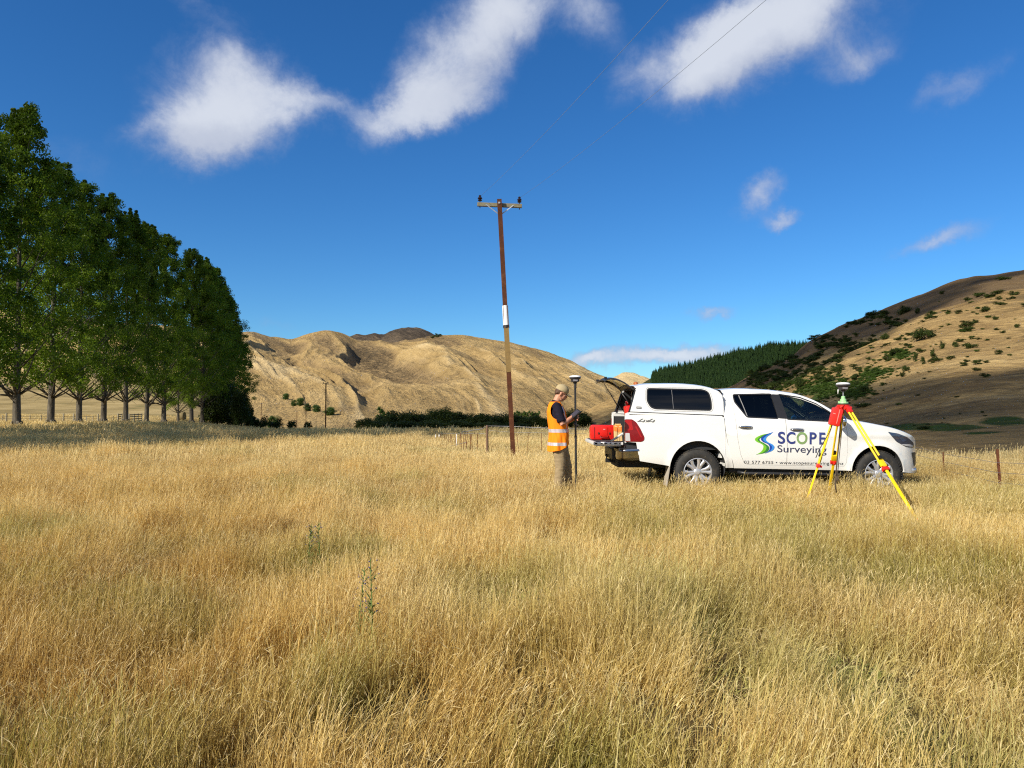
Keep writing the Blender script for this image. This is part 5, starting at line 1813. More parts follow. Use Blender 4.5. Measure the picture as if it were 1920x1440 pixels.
for side in (-1, 1):
    bm = bmesh.new(); box(bm, (-.41, side * .81, 1.07), (1.60, .03, .50)); box(bm, (0, side * .70, .92), (.9, .22, .2), None, .03); bm_obj('tray_liner', bm, DARKIN, ute)
    # rear corner posts, lamps
    bm = bmesh.new(); box(bm, (-1.222, side * .835, 1.11), (.035, .11 if side > 0 else .05, .46), None, .008); cp = bm_obj('corner_post', bm, PAINT, ute)
    if side > 0: bm = bmesh.new(); box(bm, (-1.20, .778, 1.12), (.035, .004, .08)); bm_obj('sticker', bm, simple('sticker_green', (.04, .20, .07), .5), cp)
    tl = panel('tail_light', roundpoly([(-1.245, 1.285), (-1.12, 1.285), (-1.05, 1.235), (-.985, 1.13), (-.915, .985), (-.92, .93), (-.965, .905), (-1.245, .905)], .02, 3), [], REDL, ute, side, .008, .05, step=.06, fn=hwt)
    panel('lamp_cell', roundpoly([(-1.235, 1.27), (-1.13, 1.27), (-1.10, 1.10), (-1.235, 1.09)], .015, 3), [], REDL2, tl, side, .0105, .02, step=.08, fn=hwt)
    panel('reverse_lamp', roundpoly([(-1.235, 1.05), (-1.165, 1.05), (-1.15, .915), (-1.235, .915)], .01, 2), [], CLEARL, tl, side, .0105, .02, step=.08, fn=hwt)
    panel('lamp_edge', roundpoly([(-1.07, 1.16), (-1.045, 1.165), (-.955, .985), (-.975, .975)], .004, 2), [], REDL2, tl, side, .0105, .02, step=.1, fn=hwt)
# badge lettering, small dark plate
badge = panel('badge', roundpoly([(-1.045, 1.505), (-.955, 1.503), (-.955, 1.465), (-1.045, 1.467)], .006, 2), [], simple('badge_grey', (.10, .10, .10), .5), ute, -1, .004, .004, fn=hwc)
for k in range(4):
    u0 = -1.035 + k * .021
    panel('badge_letter', [(u0, 1.497), (u0 + .013, 1.497), (u0 + .013, 1.475), (u0, 1.475)], [], simple('badge_pale', (.45, .45, .45), .5), badge, -1, .006, .003, fn=hwc)

# --- canopy on the tray
def ctop(u): return float(crom([(-1.10, 1.865), (-.95, 1.905), (-.6, 1.925), (-.1, 1.92), (.125, 1.895), (.313, 1.845), (.40, 1.80), (.455, 1.72)], u))
def czs(u): return ctop(u) - .055
can_outer = [(-1.175, 1.412), (-1.06, 1.785)] + [(u, czs(u)) for u in np.linspace(-1.03, .43, 22)] + [(.45, 1.60), (.45, 1.362)]
cwin = roundpoly([(-.855, 1.822), (.10, 1.812), (.205, 1.770), (.245, 1.62), (.245, 1.445), (-.72, 1.462), (-.80, 1.49), (-.865, 1.60)], .055, 5)
bm_all = bmesh.new()
for side in (-1, 1):
    b = sheet2d(can_outer, [cwin], .07); bend(b, side, 0, .02, hwc); merge(bm_all, b)
us2 = np.concatenate([np.linspace(-1.06, -.9, 6), np.linspace(-.82, .25, 14), np.linspace(.29, .45, 8)])
grid = []
for u in us2:
    w0 = float(hwc(u, czs(u))); z0 = czs(u); t_ = ctop(u); row = []
    for j in range(NS):
        ph = math.pi * j / (NS - 1); c_, s_ = math.cos(ph), math.sin(ph)
        row.append(bm_all.verts.new((u, -math.copysign(abs(c_) ** (2 / 2.6), c_) * w0, z0 + (t_ - z0) * abs(s_) ** (2 / 2.6))))
    grid.append(row)
for i in range(len(us2) - 1):
    for j in range(NS - 1): bm_all.faces.new((grid[i][j], grid[i + 1][j], grid[i + 1][j + 1], grid[i][j + 1]))
canopy = bm_obj('canopy', bm_all, PAINT, ute, angle=38); fix_normals(canopy, hwc)
md = canopy.modifiers.new('thick', 'SOLIDIFY'); md.thickness = .006; md.offset = -1
bm = bmesh.new(); box(bm, (.43, 0, 1.58), (.02, 1.5, .42)); bm_obj('front_wall', bm, DARKIN, canopy)
bm = bmesh.new(); box(bm, (-.34, 0, 1.815), (1.40, 1.28, .02)); bm_obj('headlining', bm, DARKIN, canopy)
for side in (-1, 1):
    win = panel('window', inset(cwin, -.010), [], GLASS_C, canopy, side, -.006, .004, fn=hwc, step=.09)
    panel('seal', inset(cwin, -.004), [inset(cwin, .018)], BLACKP, canopy, side, .0025, .006, fn=hwc, step=.12)
    panel('window_rim', inset(cwin, -.028), [inset(cwin, -.016)], simple('rim_grey', (.45, .45, .45), .4), canopy, side, .003, .005, fn=hwc, step=.12)
    panel('window_divider', [(-.434, 1.815), (-.428, 1.815), (-.406, 1.46), (-.412, 1.46)], [], simple('divider_grey', (.18, .18, .19), .4), canopy, side, .001, .008, fn=hwc, step=.1)
    # dark seal between canopy and tray
    panel('canopy_seal', [(-1.19, 1.405), (-1.19, 1.418), (.44, 1.370), (.44, 1.356)], [], BLACKP, canopy, side, .012, .03, fn=hwc, step=.1)
    panel('inner_lining', inset(can_outer, .03), [inset(cwin, -.02)], DARKIN, canopy, side, -.026, .004, fn=hwc, step=.15)
    # dark edge of the rear opening
    panel('rear_frame', [(-1.180, 1.412), (-1.066, 1.79), (-1.046, 1.79), (-1.158, 1.412)], [], BLACKP, canopy, side, .003, .05, fn=hwc, step=.1)
# lifted rear door: tinted glass in a dark frame, bulged
def lift_pt(s, t, off=0):
    """s 0 hinge .. 1 free edge, t -1..1 across"""
    x = -1.065 - .50 * s; z = 1.862 + .148 * s + .075 * math.sin(math.pi * min(1, s * .95)) - .055 * abs(t) ** 3 * (1 - .4 * s)
    if s > .85: z -= (s - .85) * .25
    return (x, t * (.70 - .05 * s - .06 * max(0, s - .75)), z + off)
def lift_sheet(bm, s0, s1, t0, t1, off, th, n=8):
    rows = [[[bm.verts.new(lift_pt(s, t, off + dz)) for t in np.linspace(t0, t1, n)] for s in np.linspace(s0, s1, n)] for dz in (0, -th)]
    for q in rows:
        for a, b in zip(q, q[1:]):
            for j in range(n - 1): bm.faces.new((a[j], a[j + 1], b[j + 1], b[j]))
    for i in range(n - 1):
        for (p, q) in (((i, 0), (i + 1, 0)), ((i, n - 1), (i + 1, n - 1)), ((0, i), (0, i + 1)), ((n - 1, i), (n - 1, i + 1))):
            bm.faces.new((rows[0][p[0]][p[1]], rows[0][q[0]][q[1]], rows[1][q[0]][q[1]], rows[1][p[0]][p[1]]))
bm = bmesh.new()
lift_sheet(bm, 0, .12, -1, 1, 0, .022); lift_sheet(bm, .88, 1, -1, 1, .001, .022); lift_sheet(bm, .1, .9, -1, -.9, .0005, .024); lift_sheet(bm, .1, .9, .9, 1, .0005, .024)
rd = bm_obj('rear_door_frame', bm, BLACKP, canopy, angle=40)
bm = bmesh.new(); lift_sheet(bm, .11, .89, -.91, .91, -.004, .006, 12); bm_obj('glass', bm, glass_mat('smoked_glass', (.16, .13, .07)), rd, angle=40)
bm = bmesh.new(); tube(bm, [(-1.50, -.12, 1.965), (-1.52, 0, 1.95), (-1.50, .12, 1.965)], .018, seg=7); bm_obj('handle', bm, BLACKP, rd, smooth=True)
bm = bmesh.new(); box(bm, (-1.545, -.60, 2.0), (.05, .06, .04), None, .01); box(bm, (-1.545, .60, 2.0), (.05, .06, .04), None, .01); bm_obj('latch', bm, BLACKP, rd)
for side, zb in ((-1, 1.52), (1, 1.48)):
    bm = bmesh.new(); a = Vector((-1.42, side * .655, 1.955)); b = Vector((-1.12, side * .70, zb))
    tube(bm, [a, a.lerp(b, .5)], .006, seg=6); tube(bm, [a.lerp(b, .48), b], .011, seg=7)
    bm_obj('gas_strut', bm, DARKM, canopy, smooth=True)
# beacon on the canopy roof
bm = bmesh.new(); lathe(bm, [(.04, 0), (.045, .01), (.042, .035), (.03, .045), (.01, .05)], 14, 'Z', (-.93, -.10, 1.905)); bm_obj('beacon', bm, simple('amber_lens', (.35, .10, .02), .15, spec=.7), canopy, smooth=True)

# --- tailgate lying open, its cables, rear bumper
bm = bmesh.new()
box(bm, (-1.50, 0, .862), (.50, 1.50, .050), None, .012)
tg = bm_obj('tailgate', bm, PAINT, ute, angle=40)
bm = bmesh.new(); box(bm, (-1.49, 0, .890), (.44, 1.40, .010), None, .003); bm_obj('inner_liner', bm, DARKIN, tg)
bm = bmesh.new(); box(bm, (-1.72, 0, .858), (.075, 1.50, .058), None, .014); bm_obj('top_lip', bm, simple('lip_grey', (.55, .55, .54), .5), tg, angle=40)
bm = bmesh.new()
for x_, w_, c_ in ((-1.62, .03, 0), (-1.55, .045, 0), (-1.47, .02, 0), (-1.38, .05, 0), (-1.31, .018, 0)):
    box(bm, (x_, -.753, .864), (w_, .006, .018))
bm_obj('edge_fitting', bm, BLACKP, tg)
for side in (-1, 1):
    bm = bmesh.new(); a = Vector((-1.46, side * .73, .90)); b = Vector((-1.235, side * .77, 1.05))
    tube(bm, [a, b], [(.018, .004)] * 2, seg=6, ref=(0, 0, 1)); bm_obj('stay', bm, simple('stay_grey', (.45, .44, .42), .5, metal=.4), tg)
bm = bmesh.new(); box(bm, (-1.50, 0, .826), (.44, 1.42, .030), None, .012); box(bm, (-1.58, 0, .808), (.16, .30, .02), None, .008); bm_obj('outer_skin', bm, PAINT, tg, angle=40)
for side in (-1, 1):
    bm = bmesh.new()
    prof = [(-1.02, .865), (-1.02, .62), (-1.10, .60), (-1.32, .575), (-1.40, .60), (-1.41, .72), (-1.34, .765), (-1.06, .785)]
    path = [(-1.00, .893, .02), (-1.08, .893, .01), (-1.20, .885, 0), (-1.28, .862, 0), (-1.335, .81, 0), (-1.362, .72, 0), (-1.370, .48, 0)]
    sec = [(.095, -.030), (.098, -.004), (.080, .004), (.062, .007), (.055, -.006), (.040, -.008), (-.050, -.004), (-.080, -.008), (-.098, -.030)]
    rows = []
    for i_, (px_, py_, dz_) in enumerate(path):
        q0 = Vector(path[max(i_ - 1, 0)][:2]); q1 = Vector(path[min(i_ + 1, len(path) - 1)][:2]); tn = (q1 - q0).normalized(); nx, ny = tn.y, -tn.x
        if nx > 0 and i_ > 3: nx, ny = -nx, -ny
        if ny < 0: nx, ny = -nx, -ny
        if i_ >= 5: nx, ny = -1, .1
        rows.append([bm.verts.new((px_ + nx * o_, side * (py_ + ny * o_), .678 + dz_ * .5 + h_ * (1 - .1 * (i_ > 3)))) for h_, o_ in sec])
    for a_, b_ in zip(rows, rows[1:]):
        for j in range(len(sec) - 1): bm.faces.new((a_[j], b_[j], b_[j + 1], a_[j + 1]))
    bm_obj('bumper_corner', bm, simple('bumper_chrome', (.36, .37, .40), .16, metal=1.0, var=.08), ute, angle=50)
    bm = bmesh.new(); box(bm, (-1.16, side * .80, .775), (.34, .16, .03), None, .01); bm_obj('bumper_step', bm, BLACKP, ute)
bm = bmesh.new(); box(bm, (-1.34, 0, .66), (.14, .98, .19), None, .02); box(bm, (-1.36, 0, .52), (.20, .07, .07)); lathe(bm, [(.012, .55), (.012, .59), (.025, .60), (.027, .62), (.015, .64)], 12, 'Z', (-1.44, 0, 0)); bm_obj('tow_bar', bm, BLACKP, ute)

# --- chassis, cabin floor, seats, dashboard
bm = bmesh.new()
box(bm, (1.55, 0, .47), (2.0, 1.60, .16), None, .02); box(bm, (-.3, .0, .50), (2.0, .9, .14)); box(bm, (3.2, 0, .55), (1.3, .95, .35)); box(bm, (-.85, .3, .52), (.5, .5, .2), None, .08)
tube(bm, [(0, -.7, .40), (0, .7, .40)], .06, seg=8); tube(bm, [(3.085, -.7, .40), (3.085, .7, .40)], .05, seg=8); box(bm, (.2, 0, .68), (.5, 1.0, .2))
bm_obj('chassis', bm, DARKIN, ute)
bm = bmesh.new(); box(bm, (1.5, 0, .60), (1.95, 1.68, .1)); box(bm, (.49, 0, 1.1), (.02, 1.55, .9)); box(bm, (1.2, 0, 1.755), (1.4, 1.2, .012)); bm_obj('cabin_lining', bm, DARKIN, ute)
for side in (-1, 1):
    for x_ in (.78, 1.62):
        bm = bmesh.new()
        tube(bm, [(x_ - .02, side * .36, .98), (x_ + .25, side * .36, 1.00), (x_ + .46, side * .36, .98)], [(.08, .24), (.10, .25), (.07, .23)], seg=12, ref=(0, 0, 1), round_ends=True)
        tube(bm, [(x_ - .02, side * .36, 1.0), (x_ - .10, side * .36, 1.28), (x_ - .16, side * .36, 1.46)], [(.07, .24), (.07, .23), (.05, .19)], seg=12, ref=(1, 0, 0), round_ends=True)
        tube(bm, [(x_ - .17, side * .36, 1.50), (x_ - .19, side * .36, 1.62)], [(.045, .12), (.04, .11)], seg=10, ref=(1, 0, 0), round_ends=True)
        bm_obj('seat', bm, SEATM, ute, smooth=True)
bm = bmesh.new(); tube(bm, [(2.32, -.80, 1.12), (2.32, 0, 1.13), (2.32, .80, 1.12)], [(.13, .22)] * 3, seg=14, ref=(0, 0, 1)); bm_obj('dashboard', bm, DARKIN, ute, smooth=True)
bm = bmesh.new()
ring = [Vector((2.02 + .06 * math.sin(a), -.36 + .185 * math.cos(a), 1.20 + .175 * math.sin(a))) for a in np.linspace(0, 2 * math.pi, 25)]
tube(bm, ring, .014, seg=7, caps=False); tube(bm, [(2.02, -.54, 1.20), (2.03, -.36, 1.19), (2.02, -.18, 1.20)], .02, seg=7); tube(bm, [(2.03, -.36, 1.19), (2.2, -.36, 1.12)], .03, seg=7)
bm_obj('steering_wheel', bm, simple('steering_grey', (.10, .10, .11), .5), ute, smooth=True)

# --- wheels
def wheel(u, side, ang):
    root = empty('wheel', (u, side * .775, .395), (0, 0, 0), ute)
    bm = bmesh.new()
    prof = [(.235, -.115), (.250, -.128), (.30, -.135), (.350, -.128), (.378, -.108), (.390, -.07), (.392, 0), (.390, .07), (.378, .108), (.350, .128), (.30, .135), (.250, .128), (.235, .115)]
    lathe(bm, prof, 56, 'Y')
    for f in list(bm.faces):
        if len(f.verts) > 4: bm.faces.remove(f)
    nb = 56
    for i in range(nb):      # tread blocks and shoulder lugs
        a = 2 * math.pi * (i + .5) / nb
        rot = Matrix.Rotation(-a, 3, 'Y')
        for y_, s_ in ((-.075, .05), (0, .05), (.075, .05)):
            aa = a + (.03 if y_ == 0 else 0)
            rot = Matrix.Rotation(math.pi / 2 - aa, 3, 'Y')
            box(bm, Vector((math.cos(aa) * .393, y_, math.sin(aa) * .393)), (.026, s_, .016), rot)
    bm_obj('tyre', bm, RUBBER, root, angle=35)
    bm = bmesh.new()
    so = side            # outward direction
    lathe(bm, [(.238, so * .118), (.243, so * .122), (.232, so * .126), (.222, so * .112), (.214, so * .06), (.208, -so * .05)], 48, 'Y')
    for f in list(bm.faces):
        if len(f.verts) > 4: bm.faces.remove(f)
    for i in range(6):
        a = 2 * math.pi * i / 6 + ang
        for da in (-.17, .17):
            a2 = a + da; a1 = a + da * .75
            p0 = Vector((.050 * math.cos(a1), so * .088, .050 * math.sin(a1))); p1 = Vector((.15 * math.cos(a2 * 1), so * .104, .15 * math.sin(a2))); p2 = Vector((.222 * math.cos(a + da * 1.35), so * .112, .222 * math.sin(a + da * 1.35)))
            tube(bm, [p0, p1, p2], [(.018, .030), (.015, .025), (.014, .032)], seg=8, ref=(0, 1, 0))
    lathe(bm, [(.066, so * .06), (.070, so * .098), (.058, so * .112), (.035, so * .116), (.034, so * .122), (.004, so * .124)], 20, 'Y')
    bm_obj('rim', bm, ALLOY, root, angle=40)
    bm = bmesh.new(); lathe(bm, [(.17, so * .03), (.17, so * .045), (.02, so * .05)], 30, 'Y'); lathe(bm, [(.205, -so * .06), (.205, -so * .03), (.02, -so * .03)], 24, 'Y')
    bm_obj('brake_disc', bm, simple('disc_grey', (.07, .07, .07), .5, metal=.5), root, angle=40)
    return root


wheel(0, -1, .2); wheel(0, 1, .5); wheel(3.085, -1, .75); wheel(3.085, 1, .1)

# --- lettering and signs on the near side
NAVY = simple('sign_navy', (.030, .045, .19), .45, var=.04)
LGREEN = simple('sign_green', (.17, .50, .025), .45, var=.04)
DGREEN = simple('sign_dark_green', (.030, .19, .04), .45, var=.04)
OLIVE = simple('sign_o_green', (.20, .32, .12), .45, var=.04)
LBLUE = simple('sign_light_blue', (.04, .24, .68), .45, var=.04)
DBLUE = simple('sign_blue', (.008, .055, .36), .45, var=.04)
SLATE = simple('sign_slate', (.035, .045, .10), .45, var=.04)
INK = simple('sign_ink', (.04, .045, .06), .5, var=.04)


def text_mesh(s, bold=0.0, shear=0.0, spacing=1.0):
    cu = bpy.data.curves.new('lettering', 'FONT'); cu.body = s; cu.size = 1.0; cu.offset = bold; cu.shear = shear; cu.space_character = spacing
    cu.resolution_u = 6
    o = bpy.data.objects.new('lettering', cu); C.objects.link(o)
    dg = bpy.context.evaluated_depsgraph_get(); dg.update()
    me = bpy.data.meshes.new_from_object(o.evaluated_get(dg), preserve_all_data_layers=False, depsgraph=dg)
    bpy.data.objects.remove(o); bpy.data.curves.remove(cu)
    return me


def place_text(name, s, u0, u1, z0, z1, mat, parent=None, bold=0., slope=-.0, spacing=1.0, zref=None, off=.003):
    """u0..u1 extent, z0 baseline, z1 cap height (from the letters themselves unless zref gives the font height of z1)"""
    me = text_mesh(s, bold, 0, spacing)
    bm = bmesh.new(); bm.from_mesh(me); bpy.data.meshes.remove(me)
    xs = [v.co.x for v in bm.verts]; ys = [v.co.y for v in bm.verts]
    x0, x1 = min(xs), max(xs); capy = zref or max(ys)
    for v in bm.verts:
        u = u0 + (v.co.x - x0) / (x1 - x0) * (u1 - u0)
        z = z0 + v.co.y / capy * (z1 - z0) + (u - u0) * slope
        v.co = (u, 0, z)
    for k in np.arange(u0, u1, .05): bmesh.ops.bisect_plane(bm, geom=bm.verts[:] + bm.edges[:] + bm.faces[:], plane_co=(k, 0, 0), plane_no=(1, 0, 0))
    for k in np.arange(z0 - .1, z1 + .05, .05): bmesh.ops.bisect_plane(bm, geom=bm.verts[:] + bm.edges[:] + bm.faces[:], plane_co=(0, 0, k), plane_no=(0, 0, 1))
    for v in bm.verts: v.co.y = -(float(hw(v.co.x, v.co.z)) + off)
    return bm_obj(name, bm, mat, parent or ute)


SL = -.012
# one letter at a time so that the O can be green
for ch, a, b, m_ in (('S', 1.353, 1.478, NAVY), ('C', 1.500, 1.652, NAVY), ('O', 1.672, 1.857, OLIVE), ('P', 1.893, 2.012, NAVY), ('E', 2.058, 2.165, NAVY)):
    place_text('lettering', ch, a, b, .902 + (a - 1.35) * SL, 1.102 + (a - 1.35) * SL, m_, bold=.022, slope=SL)
place_text('lettering', 'Surveying', 1.345, 2.185, .752, .872, SLATE, bold=.006, slope=SL, zref=.70)
tag(place_text('lettering', '03 577 6755 \u2022 www.scopesurveying.co.nz', .785, 2.475, .552, .602, INK, bold=.004, slope=-.004, zref=.70, spacing=1.1), kind='stuff')

# the S-shaped emblem: two ribbons of two tones (points read off the sign, u and z)
def ribbon(L_, R_, n=22):
    """smooth closed shape between a left and a right edge, both from top to bottom"""
    def sm(P):
        P = [Vector(p).to_2d() for p in P]; out = []
        for i in range(len(P) - 1):
            p0 = P[max(i - 1, 0)]; p1 = P[i]; p2 = P[i + 1]; p3 = P[min(i + 2, len(P) - 1)]
            for j in range(5):
                t = j / 5
                q = .5 * ((2 * p1) + (-p0 + p2) * t + (2 * p0 - 5 * p1 + 4 * p2 - p3) * t * t + (-p0 + 3 * p1 - 3 * p2 + p3) * t ** 3)
                out.append((q.x, q.y))
        out.append((P[-1].x, P[-1].y)); return out
    a, b = sm(L_), sm(R_)
    return a + b[::-1][1 if (Vector(a[-1]) - Vector(b[-1])).length < 1e-4 else 0: (len(b) - 1) if (Vector(a[0]) - Vector(b[0])).length < 1e-4 else len(b)]


def emb(X, Y): return (.955 + (X - 265) * .001020, 1.098 - (Y - 205) * .001015)
E = lambda P: [emb(*p) for p in P]
gL = [(500, 235), (400, 255), (310, 295), (272, 335), (300, 375), (370, 405), (412, 440), (405, 500), (360, 555), (290, 592)]
gM = [(500, 235), (420, 262), (355, 300), (318, 340), (345, 375), (410, 410), (462, 455), (455, 510), (395, 562), (290, 592)]
gR = [(500, 235), (440, 265), (390, 300), (350, 330), (365, 365), (430, 400), (505, 455), (500, 520), (430, 565), (290, 592)]
bL = [(590, 207), (500, 235), (425, 270), (372, 325), (405, 375), (490, 415), (520, 470), (500, 530), (430, 575)]
bM = [(590, 207), (510, 245), (450, 285), (410, 330), (440, 375), (520, 415), (560, 465), (530, 525), (430, 575)]
bR = [(590, 207), (520, 255), (470, 300), (460, 345), (500, 385), (570, 420), (600, 468), (560, 525), (430, 575)]
for nm, a, b, m_, o_ in (('emblem_ribbon', gL, gM, DGREEN if False else LGREEN, .003), ('emblem_ribbon', gM, gR, DGREEN, .003), ('emblem_ribbon', bL, bM, DBLUE, .0036), ('emblem_ribbon', bM, bR, LBLUE, .0036)):
    panel(nm, ribbon(E(a), E(b)), [], m_, ute, -1, o_, .0, step=.06)
# the slanting 4x4 mark on the tray side
GREYT = simple('sticker_grey', (.13, .13, .13), .5, var=.05)
def seg(a, b, w): return [(a[0], a[1] + w / 2), (b[0], b[1] + w / 2), (b[0], b[1] - w / 2), (a[0], a[1] - w / 2)]
for dx in (0, .165):
    for poly in ([(-1.035 + dx, 1.247), (-.955 + dx, 1.298), (-.925 + dx, 1.298), (-.99 + dx, 1.255), (-.905 + dx, 1.255), (-.905 + dx, 1.243), (-1.035 + dx, 1.243)], [(-.950 + dx, 1.236), (-.915 + dx, 1.280), (-.893 + dx, 1.280), (-.925 + dx, 1.236)]):
        panel('mark_stroke', poly, [], GREYT, ute, -1, .003 if len(poly) > 4 else .0036, 0, fn=hwt)
for poly in ([(-.890, 1.275), (-.876, 1.275), (-.846, 1.238), (-.862, 1.238)], [(-.852, 1.275), (-.836, 1.275), (-.884, 1.238), (-.900, 1.238)]):
    panel('mark_stroke', poly, [], GREYT, ute, -1, .0033 if poly[0][0] < -.88 else .0040, 0, fn=hwt)

# ---------------------------------------------------------------- things in and on the vehicle
def at_ute(p): return ute.matrix_basis @ Vector(p)
UR = Matrix.Rotation(R(.55), 3, 'Y')
UO = Vector(ute.location)
def U(p): return UO + UR @ Vector(p)

RED = simple('case_red', (.62, .012, .008), .38, var=.12, scale=6)
REDD = simple('case_dark_red', (.25, .008, .008), .45, var=.12)
case = empty('equipment_case', U((-1.50, .05, .897)), (0, R(.55), 0))
tag(case, 'bright red hard carry case standing on the open tailgate', 'case')
bm = bmesh.new(); box(bm, (-.02, 0, .125), (.44, .30, .25), None, .045); bm_obj('shell', bm, RED, case, angle=40)
bm = bmesh.new(); box(bm, (-.01, -.10, .135), (.47, .105, .272), None, .038); bm_obj('lid', bm, RED, case, angle=40)
bm = bmesh.new(); box(bm, (0.0, -.152, .15), (.13, .02, .16), None, .006); bm_obj('centre_plate', bm, RED, case, angle=40)
bm = bmesh.new(); box(bm, (0.0, -.165, .19), (.04, .006, .018), None, .002); bm_obj('badge', bm, simple('badge_pink', (.75, .25, .22), .4), case)
for x_ in (-.10, .10):
    bm = bmesh.new(); box(bm, (x_, -.155, .12), (.028, .016, .035), None, .004); bm_obj('latch', bm, simple('latch_dark', (.10, .012, .01), .5), case)
    bm = bmesh.new(); box(bm, (x_ * 1.75, -.150, .13), (.02, .012, .20), None, .004); bm_obj('rib', bm, REDD, case)
bm = bmesh.new(); tube(bm, [(-.07, -.155, .075), (-.065, -.18, .045), (.065, -.18, .045), (.07, -.155, .075)], .010, seg=8); bm_obj('handle', bm, REDD, case, smooth=True)

jer = empty('fuel_can', U((-1.035, -.60, .83)), (0, R(-9.5), 0))
tag(jer, 'tall red plastic can standing in the rear opening of the canopy', 'fuel can')
bm = bmesh.new(); box(bm, (0, 0, .35), (.12, .28, .70), None, .035); bm_obj('can_body', bm, RED, jer, angle=40)
bm = bmesh.new(); tube(bm, [(0, -.08, .72), (0, -.08, .77), (0, .08, .77), (0, .08, .72)], .014, seg=7); bm_obj('handle', bm, REDD, jer, smooth=True)
bm = bmesh.new(); lathe(bm, [(.03, .70), (.03, .75), (.01, .755)], 12, 'Z', (0, .11, 0)); bm_obj('cap', bm, BLACKP, jer, angle=40)

OR = simple('peg_orange', (.72, .24, .04), .6, var=.2); YE = simple('peg_timber', (.62, .45, .20), .8, var=.25)
for i in range(9):
    bm = bmesh.new(); x_ = -1.345 + (i % 3) * .048; y_ = -.50 + (i // 3) * .05
    h_ = .30 - .03 * (i % 2) - .04 * (i // 3 == 0)
    box(bm, (0, 0, h_ / 2), (.038, .038, h_), None, .003); bmesh.ops.translate(bm, verts=bm.verts, vec=(0, 0, 0))
    o = bm_obj('survey_peg', bm, YE); o.location = U((x_, y_, .897)); o.rotation_euler = (R(random.uniform(-3, 3)), R(random.uniform(-4, 4)), 0)
    bm = bmesh.new(); box(bm, (0, 0, h_ * .80), (.041, .041, h_ * .30)); bm_obj('painted_end', bm, OR, o)
    tag(o, 'timber survey peg with an orange painted end standing behind the tail light', 'survey peg', 'survey pegs in the tray')
bx2 = empty('tool_box', U((-.80, .1, .827)))
tag(bx2, 'dark tool box lying deep inside the tray', 'tool box')
bm = bmesh.new(); box(bm, (0, 0, .17), (.5, .6, .32), None, .03); bm_obj('box_body', bm, DARKM, bx2, angle=40)
bm = bmesh.new(); tube(bm, [(0, -.12, .33), (0, -.12, .37), (0, .12, .37), (0, .12, .33)], .012, seg=7); bm_obj('handle', bm, BLACKP, bx2, smooth=True)
# a red and white staff leaning inside, seen through the canopy window
st = empty('survey_staff', U((-.95, -.55, 1.44)))
tag(st, 'thin red and white survey staff lying slantwise behind the dark canopy window', 'survey staff')
a = Vector((0, 0, 0)); b = Vector((1.15, .02, .33))
for k in range(6):
    bm = bmesh.new(); tube(bm, [a.lerp(b, k / 6), a.lerp(b, (k + 1) / 6)], .013, seg=8)
    bm_obj('staff_section', bm, WHITE if k in (1, 3) else RED, st, smooth=True)
# ---------------------------------------------------------------- the surveyor
def remeshed(name, bm, mat, parent, voxel, smooth=3, wrinkle=None):
    me = bpy.data.meshes.new('raw'); bm.to_mesh(me); bm.free()
    o = bpy.data.objects.new('raw', me); C.objects.link(o)
    m1 = o.modifiers.new('r', 'REMESH'); m1.mode = 'VOXEL'; m1.voxel_size = voxel; m1.use_smooth_shade = True
    if smooth:
        m2 = o.modifiers.new('s', 'SMOOTH'); m2.factor = .5; m2.iterations = smooth
    dg = bpy.context.evaluated_depsgraph_get(); dg.update()
    nm = bpy.data.meshes.new_from_object(o.evaluated_get(dg), preserve_all_data_layers=False, depsgraph=dg)
    bpy.data.objects.remove(o); bpy.data.meshes.remove(me)
    n = len(nm.vertices)
    co = np.empty(n * 3, np.float32); nm.vertices.foreach_get('co', co); co = co.reshape(-1, 3)
    if wrinkle:
        amp, s = wrinkle
        no = np.empty(n * 3, np.float32); nm.vertices.foreach_get('normal', no); no = no.reshape(-1, 3)
        w = ridged(co[:, 0] * s + co[:, 2] * s * .9, co[:, 1] * s * .6 + co[:, 2] * s * 1.6, 3, 7) - .6
        co = co + no * (w * amp)[:, None]
        nm.vertices.foreach_set('co', co.ravel())
    nm.materials.clear(); nm.materials.append(mat)
    nm.polygons.foreach_set('use_smooth', np.ones(len(nm.polygons), bool)); nm.update()
    r = bpy.data.objects.new(name, nm); r.parent = parent; C.objects.link(r)
    return r


def ell(bm, c, s, rot=None, sub=3):
    mt = Matrix.Translation(c) @ ((rot.to_4x4() if rot is not None else Matrix.Identity(4)) @ Matrix.Diagonal((s[0], s[1], s[2], 1)))
    bmesh.ops.create_icosphere(bm, subdivisions=sub, radius=1.0, matrix=mt)


PXp, PYp = .78, 12.0
per = empty('person', (PXp, PYp, gh(PXp, PYp)))
tag(per, 'surveyor in orange vest and tan cap looking down at a controller on a pole', 'person')
SKIN = simple('skin', (.50, .235, .150), .55, spec=.35, var=.12, scale=18)
HAIR = simple('hair_brown', (.075, .035, .018), .7, var=.3, scale=60)
CAPM = simple('cap_tan', (.36, .29, .17), .9, spec=.1, var=.15, scale=30, bump=.2)
NAVYC = simple('shirt_navy', (.014, .012, .022), .9, spec=.1, var=.3, scale=30)
ORG = simple('vest_orange', (.92, .235, .010), .75, spec=.15, var=.10, scale=14)
TAPE = simple('reflective_tape', (.52, .47, .52), .35, metal=.2, var=.12, scale=40)
KHAKI = simple('trousers_khaki', (.27, .205, .12), .9, spec=.1, var=.30, scale=14, bump=.2)
BOOT = simple('boot_brown', (.08, .045, .025), .7)

HR = Matrix.Rotation(R(24), 3, 'Y')           # the head is bowed forward
HC = Vector((.022, 0, 1.712))
